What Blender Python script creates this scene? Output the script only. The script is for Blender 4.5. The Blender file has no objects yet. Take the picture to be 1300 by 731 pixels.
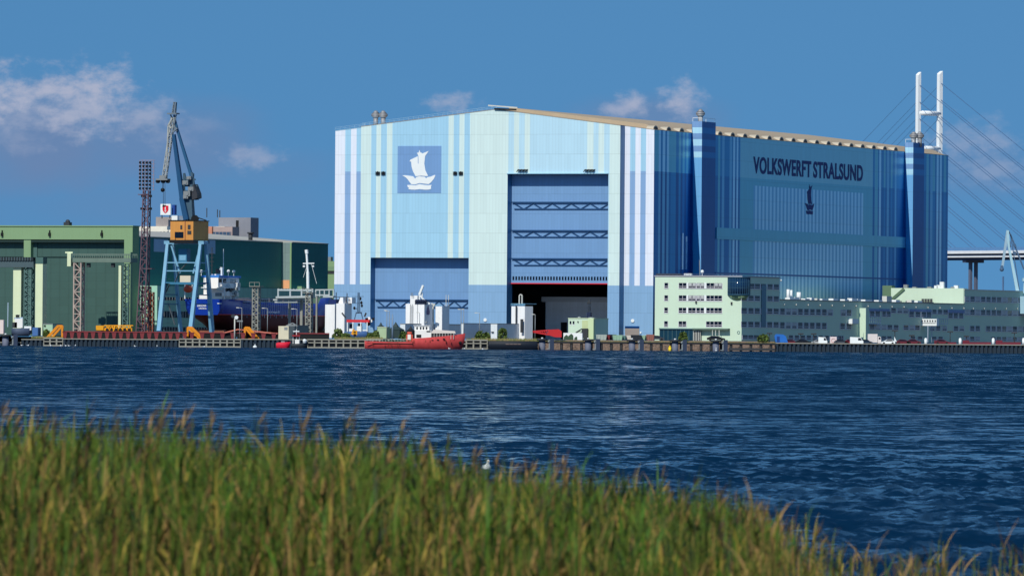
import bpy, math, random
import numpy as np
from mathutils import Vector, Matrix
random.seed(7)
C = bpy.context.scene.collection
R = math.radians
# ------------------------------------------------------------------ camera
FPX, CH, PIT, ROL, TH = 8910.0, 3.5, 0.0070707, 0.00774, 0.37263
sc = bpy.context.scene
cd = bpy.data.cameras.new('camera'); cam = bpy.data.objects.new('camera', cd); C.objects.link(cam); sc.camera = cam
cd.sensor_width = 36.0; cd.lens = FPX/1300*36.0; cd.clip_start = 1.0; cd.clip_end = 60000
cam.location = (0, 0, CH)
cam.rotation_euler = (Matrix.Rotation(math.pi/2+PIT, 3, 'X') @ Matrix.Rotation(ROL, 3, 'Z')).to_euler()
cd.dof.use_dof = True; cd.dof.focus_distance = 1500; cd.dof.aperture_fstop = 9.5
# ------------------------------------------------------------------ sun and sky
SUN_AZ, SUN_EL = R(22.3), R(42)        # azimuth to the left of the view's back direction
sdir = Vector((-math.sin(SUN_AZ)*math.cos(SUN_EL), -math.cos(SUN_AZ)*math.cos(SUN_EL), math.sin(SUN_EL)))
sl = bpy.data.lights.new('sun', 'SUN'); sl.energy = 3.7; sl.angle = R(0.53); sl.color = (1.0, 0.955, 0.81)
so = bpy.data.objects.new('sun', sl); C.objects.link(so); so.rotation_euler = sdir.to_track_quat('Z', 'Y').to_euler()
w = bpy.data.worlds.new('World'); sc.world = w; w.use_nodes = True
def build_world():
    nt = w.node_tree; nt.nodes.clear(); L = nt.links
    N = nt.nodes.new
    def val(s, v):
        if isinstance(v, (int, float)): s.default_value = v
        else: L.new(v, s)
    def M(op, a, b=0.0, c=0.0):
        n = N('ShaderNodeMath'); n.operation = op
        val(n.inputs[0], a); val(n.inputs[1], b)
        if op in ('MULTIPLY_ADD', 'SMOOTH_MAX', 'COMPARE'): val(n.inputs[2], c)
        return n.outputs[0]
    tc = N('ShaderNodeTexCoord'); sep = N('ShaderNodeSeparateXYZ'); L.new(tc.outputs['Generated'], sep.inputs[0])
    X, Y, Z = sep.outputs
    # the sky colour is looked up well above the horizon: dry, deep blue northern air
    z2 = M('ADD', M('MULTIPLY', M('ABSOLUTE', Z), 0.75), 0.34)
    cb = N('ShaderNodeCombineXYZ'); L.new(X, cb.inputs[0]); L.new(Y, cb.inputs[1]); L.new(z2, cb.inputs[2])
    nz = N('ShaderNodeVectorMath'); nz.operation = 'NORMALIZE'; L.new(cb.outputs[0], nz.inputs[0])
    sky = N('ShaderNodeTexSky'); sky.sky_type = 'NISHITA'; sky.sun_disc = False
    sky.sun_elevation = SUN_EL; sky.sun_rotation = math.atan2(sdir.x, sdir.y)
    sky.air_density = 1.0; sky.dust_density = 0.2; sky.ozone_density = 2.0
    L.new(nz.outputs[0], sky.inputs[0])
    tint = N('ShaderNodeMix'); tint.data_type = 'RGBA'; tint.blend_type = 'MULTIPLY'; tint.inputs[0].default_value = 1
    L.new(sky.outputs[0], tint.inputs[6]); tint.inputs[7].default_value = SKYTINT
    # clouds near the horizon, in units of direction (multiplied to picture-sized numbers)
    Yp = M('MAXIMUM', Y, 0.05)
    U = M('MULTIPLY', M('DIVIDE', X, Yp), FPX); V = M('MULTIPLY', M('DIVIDE', Z, Yp), FPX)
    cu = N('ShaderNodeCombineXYZ'); L.new(U, cu.inputs[0]); L.new(V, cu.inputs[1])
    def noise(scale, det, rough, off=0):
        n = N('ShaderNodeTexNoise'); mp = N('ShaderNodeMapping'); L.new(cu.outputs[0], mp.inputs[0])
        mp.inputs[3].default_value = (scale, scale*1.5, 1); mp.inputs[1].default_value = (off, off, 0)
        L.new(mp.outputs[0], n.inputs[0]); n.inputs['Scale'].default_value = 1; n.inputs['Detail'].default_value = det; n.inputs['Roughness'].default_value = rough
        return n.outputs[0]
    n1 = noise(1/30, 8, 0.6); n2 = noise(1/120, 4, 0.55, 13.7)
    def smooth(x, lo, hi):
        n = N('ShaderNodeMapRange'); n.interpolation_type = 'SMOOTHSTEP'; L.new(x, n.inputs[0])
        n.inputs[1].default_value = lo; n.inputs[2].default_value = hi; return n.outputs[0]
    def blob(px, py, a, b, op, nn=n1, k=2.4, w1=1.15):
        u = px-650-ROL*0; v = 428.5-(py-ROL*(px-650))
        du = M('DIVIDE', M('SUBTRACT', U, u), a); dv = M('DIVIDE', M('SUBTRACT', V, v), b)
        d = M('SQRT', M('ADD', M('MULTIPLY', du, du), M('MULTIPLY', dv, dv)))
        B = M('ADD', M('SUBTRACT', 1.0, d), M('MULTIPLY', M('SUBTRACT', nn, 0.5), k))
        return M('MULTIPLY', smooth(B, 0.0, w1), op)
    def mx(lst):
        o = lst[0]
        for q in lst[1:]: o = M('MAXIMUM', o, q)
        return o
    bright = mx([blob(4, 122, 66, 46, 1), blob(70, 116, 52, 38, 1), blob(120, 114, 62, 48, 1), blob(95, 142, 110, 44, .85), blob(30, 150, 70, 34, .5),
                 blob(182, 146, 60, 34, .6), blob(215, 175, 50, 22, .25), blob(20, 175, 60, 26, .3), blob(318, 200, 50, 22, .5), blob(572, 133, 44, 20, .7),
                 blob(802, 130, 28, 18, .85), blob(780, 140, 46, 14, .7), blob(864, 128, 38, 32, .85), blob(262, 160, 40, 16, .15),
                 blob(1235, 178, 80, 34, .42), blob(1262, 215, 80, 30, .36), blob(1000, 182, 60, 14, .1)])
    low = mx([blob(40, 185, 170, 100, .95, n2, 0.7, .8), blob(200, 185, 190, 80, .75, n2, 0.7, .8), blob(330, 215, 130, 40, .3, n2, .7, .8),
              blob(1240, 215, 110, 60, .4, n2, .7, .8), blob(830, 148, 130, 40, .7, n2, .7, .8), blob(200, 260, 330, 60, .35, n2, .6, .9)])
    m1 = N('ShaderNodeMix'); m1.data_type = 'RGBA'; L.new(low, m1.inputs[0]); L.new(tint.outputs[2], m1.inputs[6]); m1.inputs[7].default_value = tuple(c/SKYSTR for c in (.14, .235, .43))+(1,)
    # cloud tops catch the sun, their undersides fade into the blue bank
    m2 = N('ShaderNodeMix'); m2.data_type = 'RGBA'; L.new(bright, m2.inputs[0]); L.new(m1.outputs[2], m2.inputs[6]); m2.inputs[7].default_value = tuple(c/SKYSTR for c in (.40, .44, .58))+(1,)
    bg = N('ShaderNodeBackground'); bg.inputs[1].default_value = SKYSTR; L.new(m2.outputs[2], bg.inputs[0])
    o = N('ShaderNodeOutputWorld'); L.new(bg.outputs[0], o.inputs[0])
SKYSTR = 0.10
SKYTINT = (0.52, 0.94, 1.10, 1)
build_world()
vs = sc.view_settings; vs.view_transform = 'Standard'; vs.look = 'None'; vs.exposure = 0.0; vs.gamma = 1.0; vs.use_curve_mapping = False

# ------------------------------------------------------------------ picture rays -> real points
cr, sr, cp_, sp_ = math.cos(ROL), math.sin(ROL), math.cos(PIT), math.sin(PIT)
def ray(x, y):
    a = (x-650)/FPX; b = (365.5-y)/FPX
    a, b = a*cr - b*sr, b*cr + a*sr
    return Vector((a, cp_-b*sp_, b*cp_+sp_))
def at(x, y, Y):
    d = ray(x, y); return Vector((0, 0, CH)) + d*(Y/d.y)
G = 3.0     # yard level above the water
# ------------------------------------------------------------------ materials
def lin(r, g, b):
    return tuple((c/255/12.92 if c/255 <= .04045 else ((c/255+.055)/1.055)**2.4) for c in (r, g, b))
MC = {}
def mat(name, col, rough=.6, metal=0.0, var=.12, scale=.5, seams=None, spec=.3, streak=0.0, bump=0.0):
    if name in MC: return MC[name]
    m = bpy.data.materials.new(name); m.use_nodes = True; MC[name] = m
    nt = m.node_tree; L = nt.links; N = nt.nodes.new
    p = nt.nodes['Principled BSDF']; p.inputs['Roughness'].default_value = rough; p.inputs['Metallic'].default_value = metal
    p.inputs['Specular IOR Level'].default_value = spec
    tc = N('ShaderNodeTexCoord')
    def math_(op, a, b):
        n = N('ShaderNodeMath'); n.operation = op
        for i, v in ((0, a), (1, b)):
            if isinstance(v, (int, float)): n.inputs[i].default_value = v
            else: L.new(v, n.inputs[i])
        return n.outputs[0]
    no = N('ShaderNodeTexNoise'); no.inputs['Scale'].default_value = scale; no.inputs['Detail'].default_value = 5
    L.new(tc.outputs['Object'], no.inputs[0])
    f = math_('ADD', math_('MULTIPLY', math_('SUBTRACT', no.outputs[0], .5), 2*var), 1.0)
    if streak:
        mp = N('ShaderNodeMapping'); mp.inputs[3].default_value = (1.2, 1.2, .05); L.new(tc.outputs['Object'], mp.inputs[0])
        n2 = N('ShaderNodeTexNoise'); n2.inputs['Scale'].default_value = 1.0; n2.inputs['Detail'].default_value = 4; L.new(mp.outputs[0], n2.inputs[0])
        f = math_('MULTIPLY', f, math_('ADD', math_('MULTIPLY', math_('SUBTRACT', n2.outputs[0], .5), 2*streak), 1.0))
    if seams:
        px_, pz, depth = seams
        sp = N('ShaderNodeSeparateXYZ'); L.new(tc.outputs['Object'], sp.inputs[0])
        xy = math_('ADD', math_('ADD', sp.outputs[0], sp.outputs[1]), 5000)
        zz = math_('ADD', sp.outputs[2], 500)
        s1 = math_('LESS_THAN', math_('FRACT', math_('DIVIDE', xy, px_), 0), .16)
        s2 = math_('LESS_THAN', math_('FRACT', math_('DIVIDE', zz, pz), 0), .03)
        wn = N('ShaderNodeTexWhiteNoise'); cb = N('ShaderNodeCombineXYZ')
        L.new(math_('FLOOR', math_('DIVIDE', xy, px_), 0), cb.inputs[0]); L.new(math_('FLOOR', math_('DIVIDE', zz, pz), 0), cb.inputs[1]); L.new(cb.outputs[0], wn.inputs[0])
        f = math_('MULTIPLY', f, math_('SUBTRACT', 1.0, math_('MULTIPLY', s1, depth)))
        f = math_('MULTIPLY', f, math_('SUBTRACT', 1.0, math_('MULTIPLY', s2, depth*2)))
        f = math_('MULTIPLY', f, math_('ADD', math_('MULTIPLY', math_('SUBTRACT', wn.outputs[0], .5), depth*.8), 1.0))
    vm = N('ShaderNodeVectorMath'); vm.operation = 'SCALE'; vm.inputs[0].default_value = col; L.new(f, vm.inputs['Scale'])
    L.new(vm.outputs[0], p.inputs['Base Color'])
    if bump:
        b = N('ShaderNodeBump'); b.inputs['Distance'].default_value = bump; L.new(no.outputs[0], b.inputs['Height']); L.new(b.outputs[0], p.inputs['Normal'])
    return m
def c8(name, r, g, b, **k): return mat(name, lin(r, g, b), **k)
# ------------------------------------------------------------------ mesh building
class MB:
    def __init__(s): s.v = []; s.f = []; s.m = []; s.smooth = []
    def face(s, pts, m=0, sm=False):
        i = len(s.v); s.v += [tuple(p) for p in pts]; s.f.append(tuple(range(i, i+len(pts)))); s.m.append(m); s.smooth.append(sm)
    def hexa(s, P, m=0):   # P: bottom 4 (ccw from above), top 4
        i = len(s.v); s.v += [tuple(p) for p in P]
        for q in ((3, 2, 1, 0), (4, 5, 6, 7), (0, 1, 5, 4), (1, 2, 6, 5), (2, 3, 7, 6), (3, 0, 4, 7)):
            s.f.append(tuple(i+k for k in q)); s.m.append(m); s.smooth.append(False)
    def box(s, x0, x1, y0, y1, z0, z1, m=0):
        if x0 > x1: x0, x1 = x1, x0
        if y0 > y1: y0, y1 = y1, y0
        if z0 > z1: z0, z1 = z1, z0
        s.hexa([(x0, y0, z0), (x1, y0, z0), (x1, y1, z0), (x0, y1, z0), (x0, y0, z1), (x1, y0, z1), (x1, y1, z1), (x0, y1, z1)], m); return s
    def bar(s, p, q, w, h=None, m=0, w2=None):
        p, q = Vector(p), Vector(q); h = h or w; w2 = w2 or w; k = w2/w
        d = (q-p).normalized(); up = Vector((0, 0, 1)) if abs(d.z) < .98 else Vector((0, 1, 0))
        a = d.cross(up).normalized(); b = a.cross(d).normalized()
        a1, b1 = a*w/2, b*h/2; a2, b2 = a1*k, b1*k
        s.hexa([p-a1-b1, p+a1-b1, q+a2-b2, q-a2-b2, p-a1+b1, p+a1+b1, q+a2+b2, q-a2+b2], m); return s
    def cyl(s, p, q, r0, r1=None, n=12, m=0, caps=True, sm=True):
        p, q = Vector(p), Vector(q); r1 = r0 if r1 is None else r1
        d = (q-p).normalized(); up = Vector((0, 0, 1)) if abs(d.z) < .9 else Vector((0, 1, 0))
        a = d.cross(up).normalized(); b = d.cross(a).normalized(); i = len(s.v)
        for c, r in ((p, r0), (q, r1)):
            for k in range(n):
                t = 2*math.pi*k/n; s.v.append(tuple(c + a*math.cos(t)*r + b*math.sin(t)*r))
        for k in range(n):
            k2 = (k+1) % n; s.f.append((i+k, i+n+k, i+n+k2, i+k2)); s.m.append(m); s.smooth.append(sm)
        if caps:
            s.f.append(tuple(i+k for k in range(n))); s.m.append(m); s.smooth.append(False)
            s.f.append(tuple(i+n+n-1-k for k in range(n))); s.m.append(m); s.smooth.append(False)
        return s
    def prism(s, pts, axis, a0, a1, m=0):
        # polygon pts in the plane across axis ('x': (y,z), 'y': (x,z), 'z': (x,y))
        def P(u, v, a): return {'x': (a, u, v), 'y': (u, a, v), 'z': (u, v, a)}[axis]
        n = len(pts); i = len(s.v)
        s.v += [P(u, v, a0) for u, v in pts] + [P(u, v, a1) for u, v in pts]
        s.f.append(tuple(i+k for k in range(n))); s.f.append(tuple(i+n+n-1-k for k in range(n)))
        s.m += [m, m]; s.smooth += [False, False]
        for k in range(n):
            k2 = (k+1) % n; s.f.append((i+k, i+n+k, i+n+k2, i+k2)); s.m.append(m); s.smooth.append(False)
        return s
    def lattice(s, p, q, w0, w1, n, t, m=0, d0=None, d1=None, tb=None):
        # square lattice mast from p to q
        p, q = Vector(p), Vector(q); d = (q-p).normalized(); tb = tb or t*.7
        up = Vector((0, 1, 0)) if abs(d.z) > .7 else Vector((0, 0, 1))
        a = d.cross(up).normalized(); b = a.cross(d).normalized(); d0 = d0 or w0; d1 = d1 or w1
        ring = []
        for k in range(n+1):
            u = k/n; c = p.lerp(q, u); ww = (w0+(w1-w0)*u)/2; dd = (d0+(d1-d0)*u)/2
            ring.append([c-a*ww-b*dd, c+a*ww-b*dd, c+a*ww+b*dd, c-a*ww+b*dd])
        for j in range(4): s.bar(ring[0][j], ring[n][j], t, m=m)
        for k in range(n):
            for j in range(4):
                j2 = (j+1) % 4
                if (k+j) % 2: s.bar(ring[k][j], ring[k+1][j2], tb, m=m)
                else: s.bar(ring[k][j2], ring[k+1][j], tb, m=m)
                s.bar(ring[k+1][j], ring[k+1][j2], tb, m=m)
        return s
    def sphere(s, c, r, m=0, n=10, k=6, sc_=(1, 1, 1)):
        i = len(s.v); c = Vector(c)
        for a in range(k+1):
            t = math.pi*a/k
            for b in range(n):
                f = 2*math.pi*b/n; s.v.append((c.x+r*sc_[0]*math.sin(t)*math.cos(f), c.y+r*sc_[1]*math.sin(t)*math.sin(f), c.z+r*sc_[2]*math.cos(t)))
        for a in range(k):
            for b in range(n):
                b2 = (b+1) % n; s.f.append((i+a*n+b, i+(a+1)*n+b, i+(a+1)*n+b2, i+a*n+b2)); s.m.append(m); s.smooth.append(True)
        return s
    def data(s, name, mats):
        me = bpy.data.meshes.new(name); me.from_pydata(s.v, [], s.f)
        for x in (mats if isinstance(mats, (list, tuple)) else [mats]): me.materials.append(x)
        me.polygons.foreach_set('material_index', s.m); me.polygons.foreach_set('use_smooth', s.smooth); me.update()
        return me
    def build(s, name, mats, parent=None, loc=None, kind=None, label=None):
        o = bpy.data.objects.new(name, s.data(name, mats)); C.objects.link(o)
        par = parent.o if isinstance(parent, Fr) else parent
        if par: o.parent = par
        if loc is not None: o.location = loc
        if kind: o['kind'] = kind
        if label: o['label'] = label
        return o
class Fr:
    """a thing: an Empty at its base, with picture columns and rows turned into its own coordinates"""
    def __init__(s, name, label, cat, px, Y, z=None, th=TH, group=None, dx=0):
        z = G if z is None else z
        b = at(px, 430, Y); s.loc = Vector((b.x+dx, Y, z)); s.R = Matrix.Rotation(-th, 3, 'Z'); s.Ri = s.R.transposed()
        o = bpy.data.objects.new(name, None); C.objects.link(o); o.location = s.loc; o.rotation_euler = (0, 0, -th)
        o['label'] = label; o['category'] = cat; o.empty_display_size = 1
        if group: o['group'] = group
        s.o = o
    def p(s, x, y, ly=0.0):
        O = s.Ri @ (Vector((0, 0, CH))-s.loc); d = s.Ri @ ray(x, y); return O + d*((ly-O.y)/d.y)
    def s_(s, x, y, lx=0.0):
        O = s.Ri @ (Vector((0, 0, CH))-s.loc); d = s.Ri @ ray(x, y); return O + d*((lx-O.x)/d.x)
def tag(o, label, cat, group=None, kind=None):
    if label: o['label'] = label
    if cat: o['category'] = cat
    if group: o['group'] = group
    if kind: o['kind'] = kind
    return o
def children_of(o): return [c for c in C.objects if c.parent is o]
def dup(o, parent=None, loc=None, label=None, rz=None, top=True):
    c = o.copy(); C.objects.link(c)
    if parent is not None: c.parent = parent
    if loc is not None: c.location = loc
    if rz is not None: c.rotation_euler = (0, 0, rz)
    if label: c['label'] = label
    for ch in children_of(o): dup(ch, c, top=False)
    return c
def text_mesh(s, fit, m, parent, name='lettering', bold=.02, label=None, depth=.05, spacing=1.0):
    """fit(u, v, w): u,v in 0..1 over the text's box, w = 0 back, 1 front -> local point"""
    cu = bpy.data.curves.new('t', 'FONT'); cu.body = s; cu.offset = bold; cu.extrude = .5; cu.space_character = spacing
    o = bpy.data.objects.new('t', cu); C.objects.link(o)
    dg = bpy.context.evaluated_depsgraph_get(); me = bpy.data.meshes.new_from_object(o.evaluated_get(dg))
    bpy.data.objects.remove(o); bpy.data.curves.remove(cu)
    xs = [v.co.x for v in me.vertices]; ys = [v.co.y for v in me.vertices]
    x0, x1, y0, y1 = min(xs), max(xs), min(ys), max(ys)
    for v in me.vertices: v.co = fit((v.co.x-x0)/(x1-x0), (v.co.y-y0)/(y1-y0), v.co.z+.5)
    me.name = name; me.materials.clear(); me.materials.append(m)
    for p in me.polygons: p.material_index = 0
    ob = bpy.data.objects.new(name, me); C.objects.link(ob); ob.parent = parent.o if isinstance(parent, Fr) else parent
    if label: ob['label'] = label
    return ob
# shared paints
whitep = c8('white_paint', 232, 236, 240, var=.06); offw = c8('off_white_paint', 205, 205, 200, var=.1, streak=.1)
greyp = c8('grey_paint', 130, 135, 140, var=.12); dkgrey = c8('dark_grey', 55, 58, 64, var=.2); black = c8('near_black', 18, 20, 25, var=.2)
steel = c8('galvanised_steel', 135, 142, 148, rough=.5, metal=.3); glass = c8('window_glass', 12, 20, 38, rough=.2, var=.4, scale=.9, spec=.25)
redp = c8('red_paint', 176, 44, 44, var=.2, streak=.1); orangep = c8('orange_paint', 226, 140, 30, var=.12); bluep = c8('crane_blue', 118, 168, 200, var=.12, streak=.08)
concrete = c8('concrete', 150, 148, 140, rough=.9, var=.25, scale=.6, streak=.15); rust = c8('rusty_steel', 150, 92, 74, rough=.85, var=.3, scale=.9)
pgreen = c8('pale_green_render', 202, 222, 203, rough=.85, var=.05, scale=.15, streak=.04)
leafm = c8('bush_leaves', 70, 88, 40, rough=.8, var=.45, scale=.8); earth = c8('quay_earth', 112, 98, 76, rough=.95, var=.3, scale=.5)
# ================================================================== SETTING
def struct(name, mb, m): o = mb.build(name, m); o['kind'] = 'structure'; return o
QY = 2055.0
def water_mat():
    m = bpy.data.materials.new('sea_water'); m.use_nodes = True; nt = m.node_tree; L = nt.links; N = nt.nodes.new
    p = nt.nodes['Principled BSDF']; p.inputs['IOR'].default_value = 1.33; p.inputs['Roughness'].default_value = .12
    p.inputs['Base Color'].default_value = (.001, .016, .048, 1); p.inputs['Specular IOR Level'].default_value = .5
    tc = N('ShaderNodeTexCoord')
    def noise(sx, sy, det, rough=.55, off=0):
        mp = N('ShaderNodeMapping'); mp.inputs[3].default_value = (sx, sy, 1); mp.inputs[1].default_value = (off, off*2, 0); mp.inputs[2].default_value = (0, 0, .12)
        L.new(tc.outputs['Object'], mp.inputs[0]); n = N('ShaderNodeTexNoise'); n.inputs['Scale'].default_value = 1
        n.inputs['Detail'].default_value = det; n.inputs['Roughness'].default_value = rough; L.new(mp.outputs[0], n.inputs[0]); return n.outputs[0]
    def M(op, a, b):
        n = N('ShaderNodeMath'); n.operation = op
        for i, v in ((0, a), (1, b)):
            if isinstance(v, (int, float)): n.inputs[i].default_value = v
            else: L.new(v, n.inputs[i])
        return n.outputs[0]
    def cnoise(sx, sy, det, rough, off):
        mp = N('ShaderNodeMapping'); mp.inputs[3].default_value = (sx, sy, 1); mp.inputs[1].default_value = (off, off*2, 0); mp.inputs[2].default_value = (0, 0, .1)
        L.new(tc.outputs['Object'], mp.inputs[0]); n = N('ShaderNodeTexNoise'); n.inputs['Scale'].default_value = 1
        n.inputs['Detail'].default_value = det; n.inputs['Roughness'].default_value = rough; L.new(mp.outputs[0], n.inputs[0])
        v = N('ShaderNodeVectorMath'); v.operation = 'SUBTRACT'; L.new(n.outputs[1], v.inputs[0]); v.inputs[1].default_value = (.5, .5, .5); return v.outputs[0]
    gust = noise(.006, .011, 4, .6, 9)
    def vsc(v, f):
        n = N('ShaderNodeVectorMath'); n.operation = 'SCALE'; L.new(v, n.inputs[0])
        if isinstance(f, (int, float)): n.inputs['Scale'].default_value = f
        else: L.new(f, n.inputs['Scale'])
        return n.outputs[0]
    def vadd(a, b):
        n = N('ShaderNodeVectorMath'); n.operation = 'ADD'; L.new(a, n.inputs[0]); L.new(b, n.inputs[1]); return n.outputs[0]
    tilt = vadd(vadd(vsc(cnoise(.75, .42, 4, .7, 3), 3.0), vsc(cnoise(2.8, 2.0, 3, .65, 17), 1.6)), vsc(cnoise(.07, .11, 5, .75, 31), 2.2))
    sf = N('ShaderNodeSeparateXYZ'); L.new(tc.outputs['Object'], sf.inputs[0]); fr_ = N('ShaderNodeMapRange'); L.new(sf.outputs[1], fr_.inputs[0]); fr_.inputs[1].default_value = 250; fr_.inputs[2].default_value = 800
    tilt = vadd(tilt, vsc(vadd(vsc(cnoise(.16, .028, 4, .75, 77), 2.6), vsc(cnoise(.4, .07, 3, .7, 41), 2.2)), fr_.outputs[0]))
    tilt = vsc(tilt, M('ADD', M('MULTIPLY', gust, 1.3), .35))
    flat = N('ShaderNodeVectorMath'); flat.operation = 'MULTIPLY'; L.new(tilt, flat.inputs[0]); flat.inputs[1].default_value = (.55, 1, 0)
    fo = N('ShaderNodeMapRange'); L.new(noise(.16, .5, 4, .75, 55), fo.inputs[0]); fo.inputs[1].default_value = .735; fo.inputs[2].default_value = .775; fm_ = N('ShaderNodeMix'); fm_.data_type = 'RGBA'; L.new(fo.outputs[0], fm_.inputs[0]); fm_.inputs[6].default_value = (.001, .016, .048, 1); fm_.inputs[7].default_value = (.6, .66, .7, 1); L.new(fm_.outputs[2], p.inputs['Base Color'])
    ge = N('ShaderNodeNewGeometry'); sepw = N('ShaderNodeSeparateXYZ'); L.new(tc.outputs['Object'], sepw.inputs[0])
    # rougher, darker water out in the wind, calmer inshore
    mr = N('ShaderNodeMapRange'); mr.interpolation_type = 'SMOOTHSTEP'; L.new(M('ADD', sepw.outputs[1], M('MULTIPLY', M('SUBTRACT', gust, .5), 500)), mr.inputs[0]); mr.inputs[1].default_value = 330; mr.inputs[2].default_value = 560; mr.inputs[3].default_value = -.28; mr.inputs[4].default_value = -.5
    bv = N('ShaderNodeCombineXYZ'); L.new(mr.outputs[0], bv.inputs[1])
    bias = N('ShaderNodeVectorMath'); bias.operation = 'ADD'; L.new(ge.outputs['Normal'], bias.inputs[0]); L.new(bv.outputs[0], bias.inputs[1])
    nn = N('ShaderNodeVectorMath'); nn.operation = 'NORMALIZE'; L.new(vadd(bias.outputs[0], flat.outputs[0]), nn.inputs[0]); L.new(nn.outputs[0], p.inputs['Normal'])
    return m
wm = water_mat()
# the water near the camera is a real wave surface, finer towards the shore; beyond it the sheet carries on flat
def waves():
    ys = [58.0]
    while ys[-1] < 900: ys.append(ys[-1]+max(.16, ys[-1]*ys[-1]/(FPX*.79*CH)*.5))
    ys = np.array(ys); nx = 560
    V = []; rng = np.random.RandomState(3); comps = []
    for k in range(64):
        lam = 0.6*(7.0**(rng.rand())); th = rng.normal(0.3, .95); amp = .0080*lam*(.6+.8*rng.rand())*(1.0 if lam < 3 else .42)
        comps.append((2*math.pi/lam*math.sin(th), 2*math.pi/lam*math.cos(th), amp, rng.rand()*6.28, lam))
    us = np.linspace(-1, 1, nx)
    half = ys*.092+3
    X = us[None, :]*half[:, None]; Yg = np.repeat(ys[:, None], nx, 1)
    step = np.gradient(ys)[:, None]
    Z = np.zeros_like(X)
    g = 0.75+.35*np.sin(X*.021+1.3+np.sin(Yg*.013)*2)*np.sin(Yg*.017+.5*np.sin(X*.03))
    for kx, ky, a, ph, lam in comps:
        fade = np.clip((lam*abs(ky)/ (2*math.pi/lam*lam) - 0), 0, 1)
        cut = np.clip(lam/(2.2*step)-.4, 0, 1)
        s = np.sin(kx*X+ky*Yg+ph+.6*np.sin(.11*X+.07*Yg+ph))
        Z += a*cut*(1-np.abs(s))*2*g
    Z -= Z.mean(); e = np.clip((ys-58)/6, 0, 1)*np.clip((900-ys)/80, 0, 1); Z *= e[:, None]
    ed = np.clip((1-np.abs(us))*12, 0, 1); Z *= ed[None, :]
    co = np.stack([X, Yg, Z], -1).reshape(-1, 3); ny = len(ys)
    idx = np.arange(ny*nx).reshape(ny, nx); q = np.stack([idx[:-1, :-1], idx[:-1, 1:], idx[1:, 1:], idx[1:, :-1]], -1).reshape(-1, 4)
    # the flat rest of the sheet joins the wave field's rim
    base = len(co); far = [(-3000, -60, 0), (3000, -60, 0), (3000, 9000, 0), (-3000, 9000, 0), ]
    co = co.tolist(); co += far; faces = q.tolist()
    bl, br, tr, tl = 0, nx-1, ny*nx-1, (ny-1)*nx
    left = [int(i) for i in idx[:, 0]]; right = [int(i) for i in idx[:, -1]]; bot = [int(i) for i in idx[0, :]]; top = [int(i) for i in idx[-1, :]]
    faces.append([base, base+1]+bot[::-1]); faces.append([base+1, base+2]+right[::-1]); faces.append([base+2, base+3]+top); faces.append([base+3, base]+left)
    me = bpy.data.meshes.new('water'); me.from_pydata(co, [], faces); me.materials.append(wm); me.update()
    me.polygons.foreach_set('use_smooth', [True]*len(me.polygons))
    o = bpy.data.objects.new('water', me); C.objects.link(o); o['kind'] = 'structure'
waves()
# land beyond the quay, one sheet to the horizon
g = MB(); g.face([(-2500, QY+14, G), (2500, QY+14, G), (9000, 20000, G), (-9000, 20000, G)]); struct('ground', g, c8('yard_ground', 96, 92, 84, rough=.95, var=.3, scale=.05))
# strip of shore the reeds grow on
g = MB(); g.face([(-60, -40, 1.4), (60, -40, 1.4), (60, 25, .5), (-60, 25, .5)]); g.face([(-60, 25, .5), (60, 25, .5), (60, 62, -.15), (-60, 62, -.15)]); struct('shore', g, c8('shore_mud', 84, 74, 52, rough=.95, var=.3))

# ------------------------------------------------------------------ quays
sheet = c8('sheet_pile_steel', 34, 50, 66, rough=.7, var=.3, scale=.4, streak=.3); brownrock = c8('revetment_stone', 120, 102, 92, rough=.95, var=.45, scale=.7)
def quay_piece(x0, x1, ytop, style):
    a = at(x0, 440, QY); b = at(x1, 440, QY); z1 = at((x0+x1)/2, ytop, QY).z
    mb = MB(); X0, X1 = a.x, b.x
    if style == 'sheet':
        mb.box(X0, X1, QY+.6, QY+14, -2, z1-.25, 0); n = max(2, int((X1-X0)/1.25)); w_ = (X1-X0)/n
        for k in range(n):
            x = X0+k*w_; mb.box(x+.05, x+w_*.55, QY, QY+.6, -2, z1-.3, 0)
        mb.box(X0, X1, QY-.15, QY+14, z1-.25, z1, 1)
    else:
        mb.box(X0, X1, QY+.9, QY+14, -2, z1-.02, 2); n = max(1, round((X1-X0)/2.1)); w_ = (X1-X0)/n
        mb.box(X0, X1, QY, QY+1, z1-.35, z1, 1); mb.box(X0, X1, QY, QY+.9, z1-1.25, z1-.95, 1); mb.box(X0, X1, QY-.15, QY+.9, -.25, .35, 1)
        for k in range(n+1):
            x = X0+k*w_; mb.box(max(X0, x-.22), min(X1, x+.22), QY+.05, QY+.9, .35, z1-.35, 1)
    struct('quay_wall', mb, [sheet, concrete, dkgrey])
for a in [(-140, 27, 433.5, 'sheet'), (27, 55, 430.2, 'sheet'), (55, 80, 428.6, 'conc'), (80, 227, 430, 'sheet'), (227, 305.6, 429.8, 'conc'), (305.6, 390, 430.2, 'sheet'),
          (390, 592, 430.8, 'conc'), (592, 619, 431, 'conc'), (985, 1500, 436.9, 'sheet')]: quay_piece(*a)
# stone bank behind the jetty
mb = MB(); X0, X1 = at(619, 440, QY).x, at(985, 440, QY).x
n = 120; rng = random.Random(5)
for k in range(n):
    x = X0+(X1-X0)*k/n; x2 = X0+(X1-X0)*(k+1)/n
    mb.face([(x, QY+4.5, -1), (x2, QY+4.5, -1), (x2, QY+14, G-.02), (x, QY+14, G-.02)])
for k in range(900):
    x = X0+rng.random()*(X1-X0); u = rng.random(); mb.sphere((x, QY+4.5+u*7.5, -1+u*3.0), .25+rng.random()*.4, n=5, k=3, sc_=(1.3, 1, .8))
struct('stone_bank', mb, brownrock)
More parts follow.
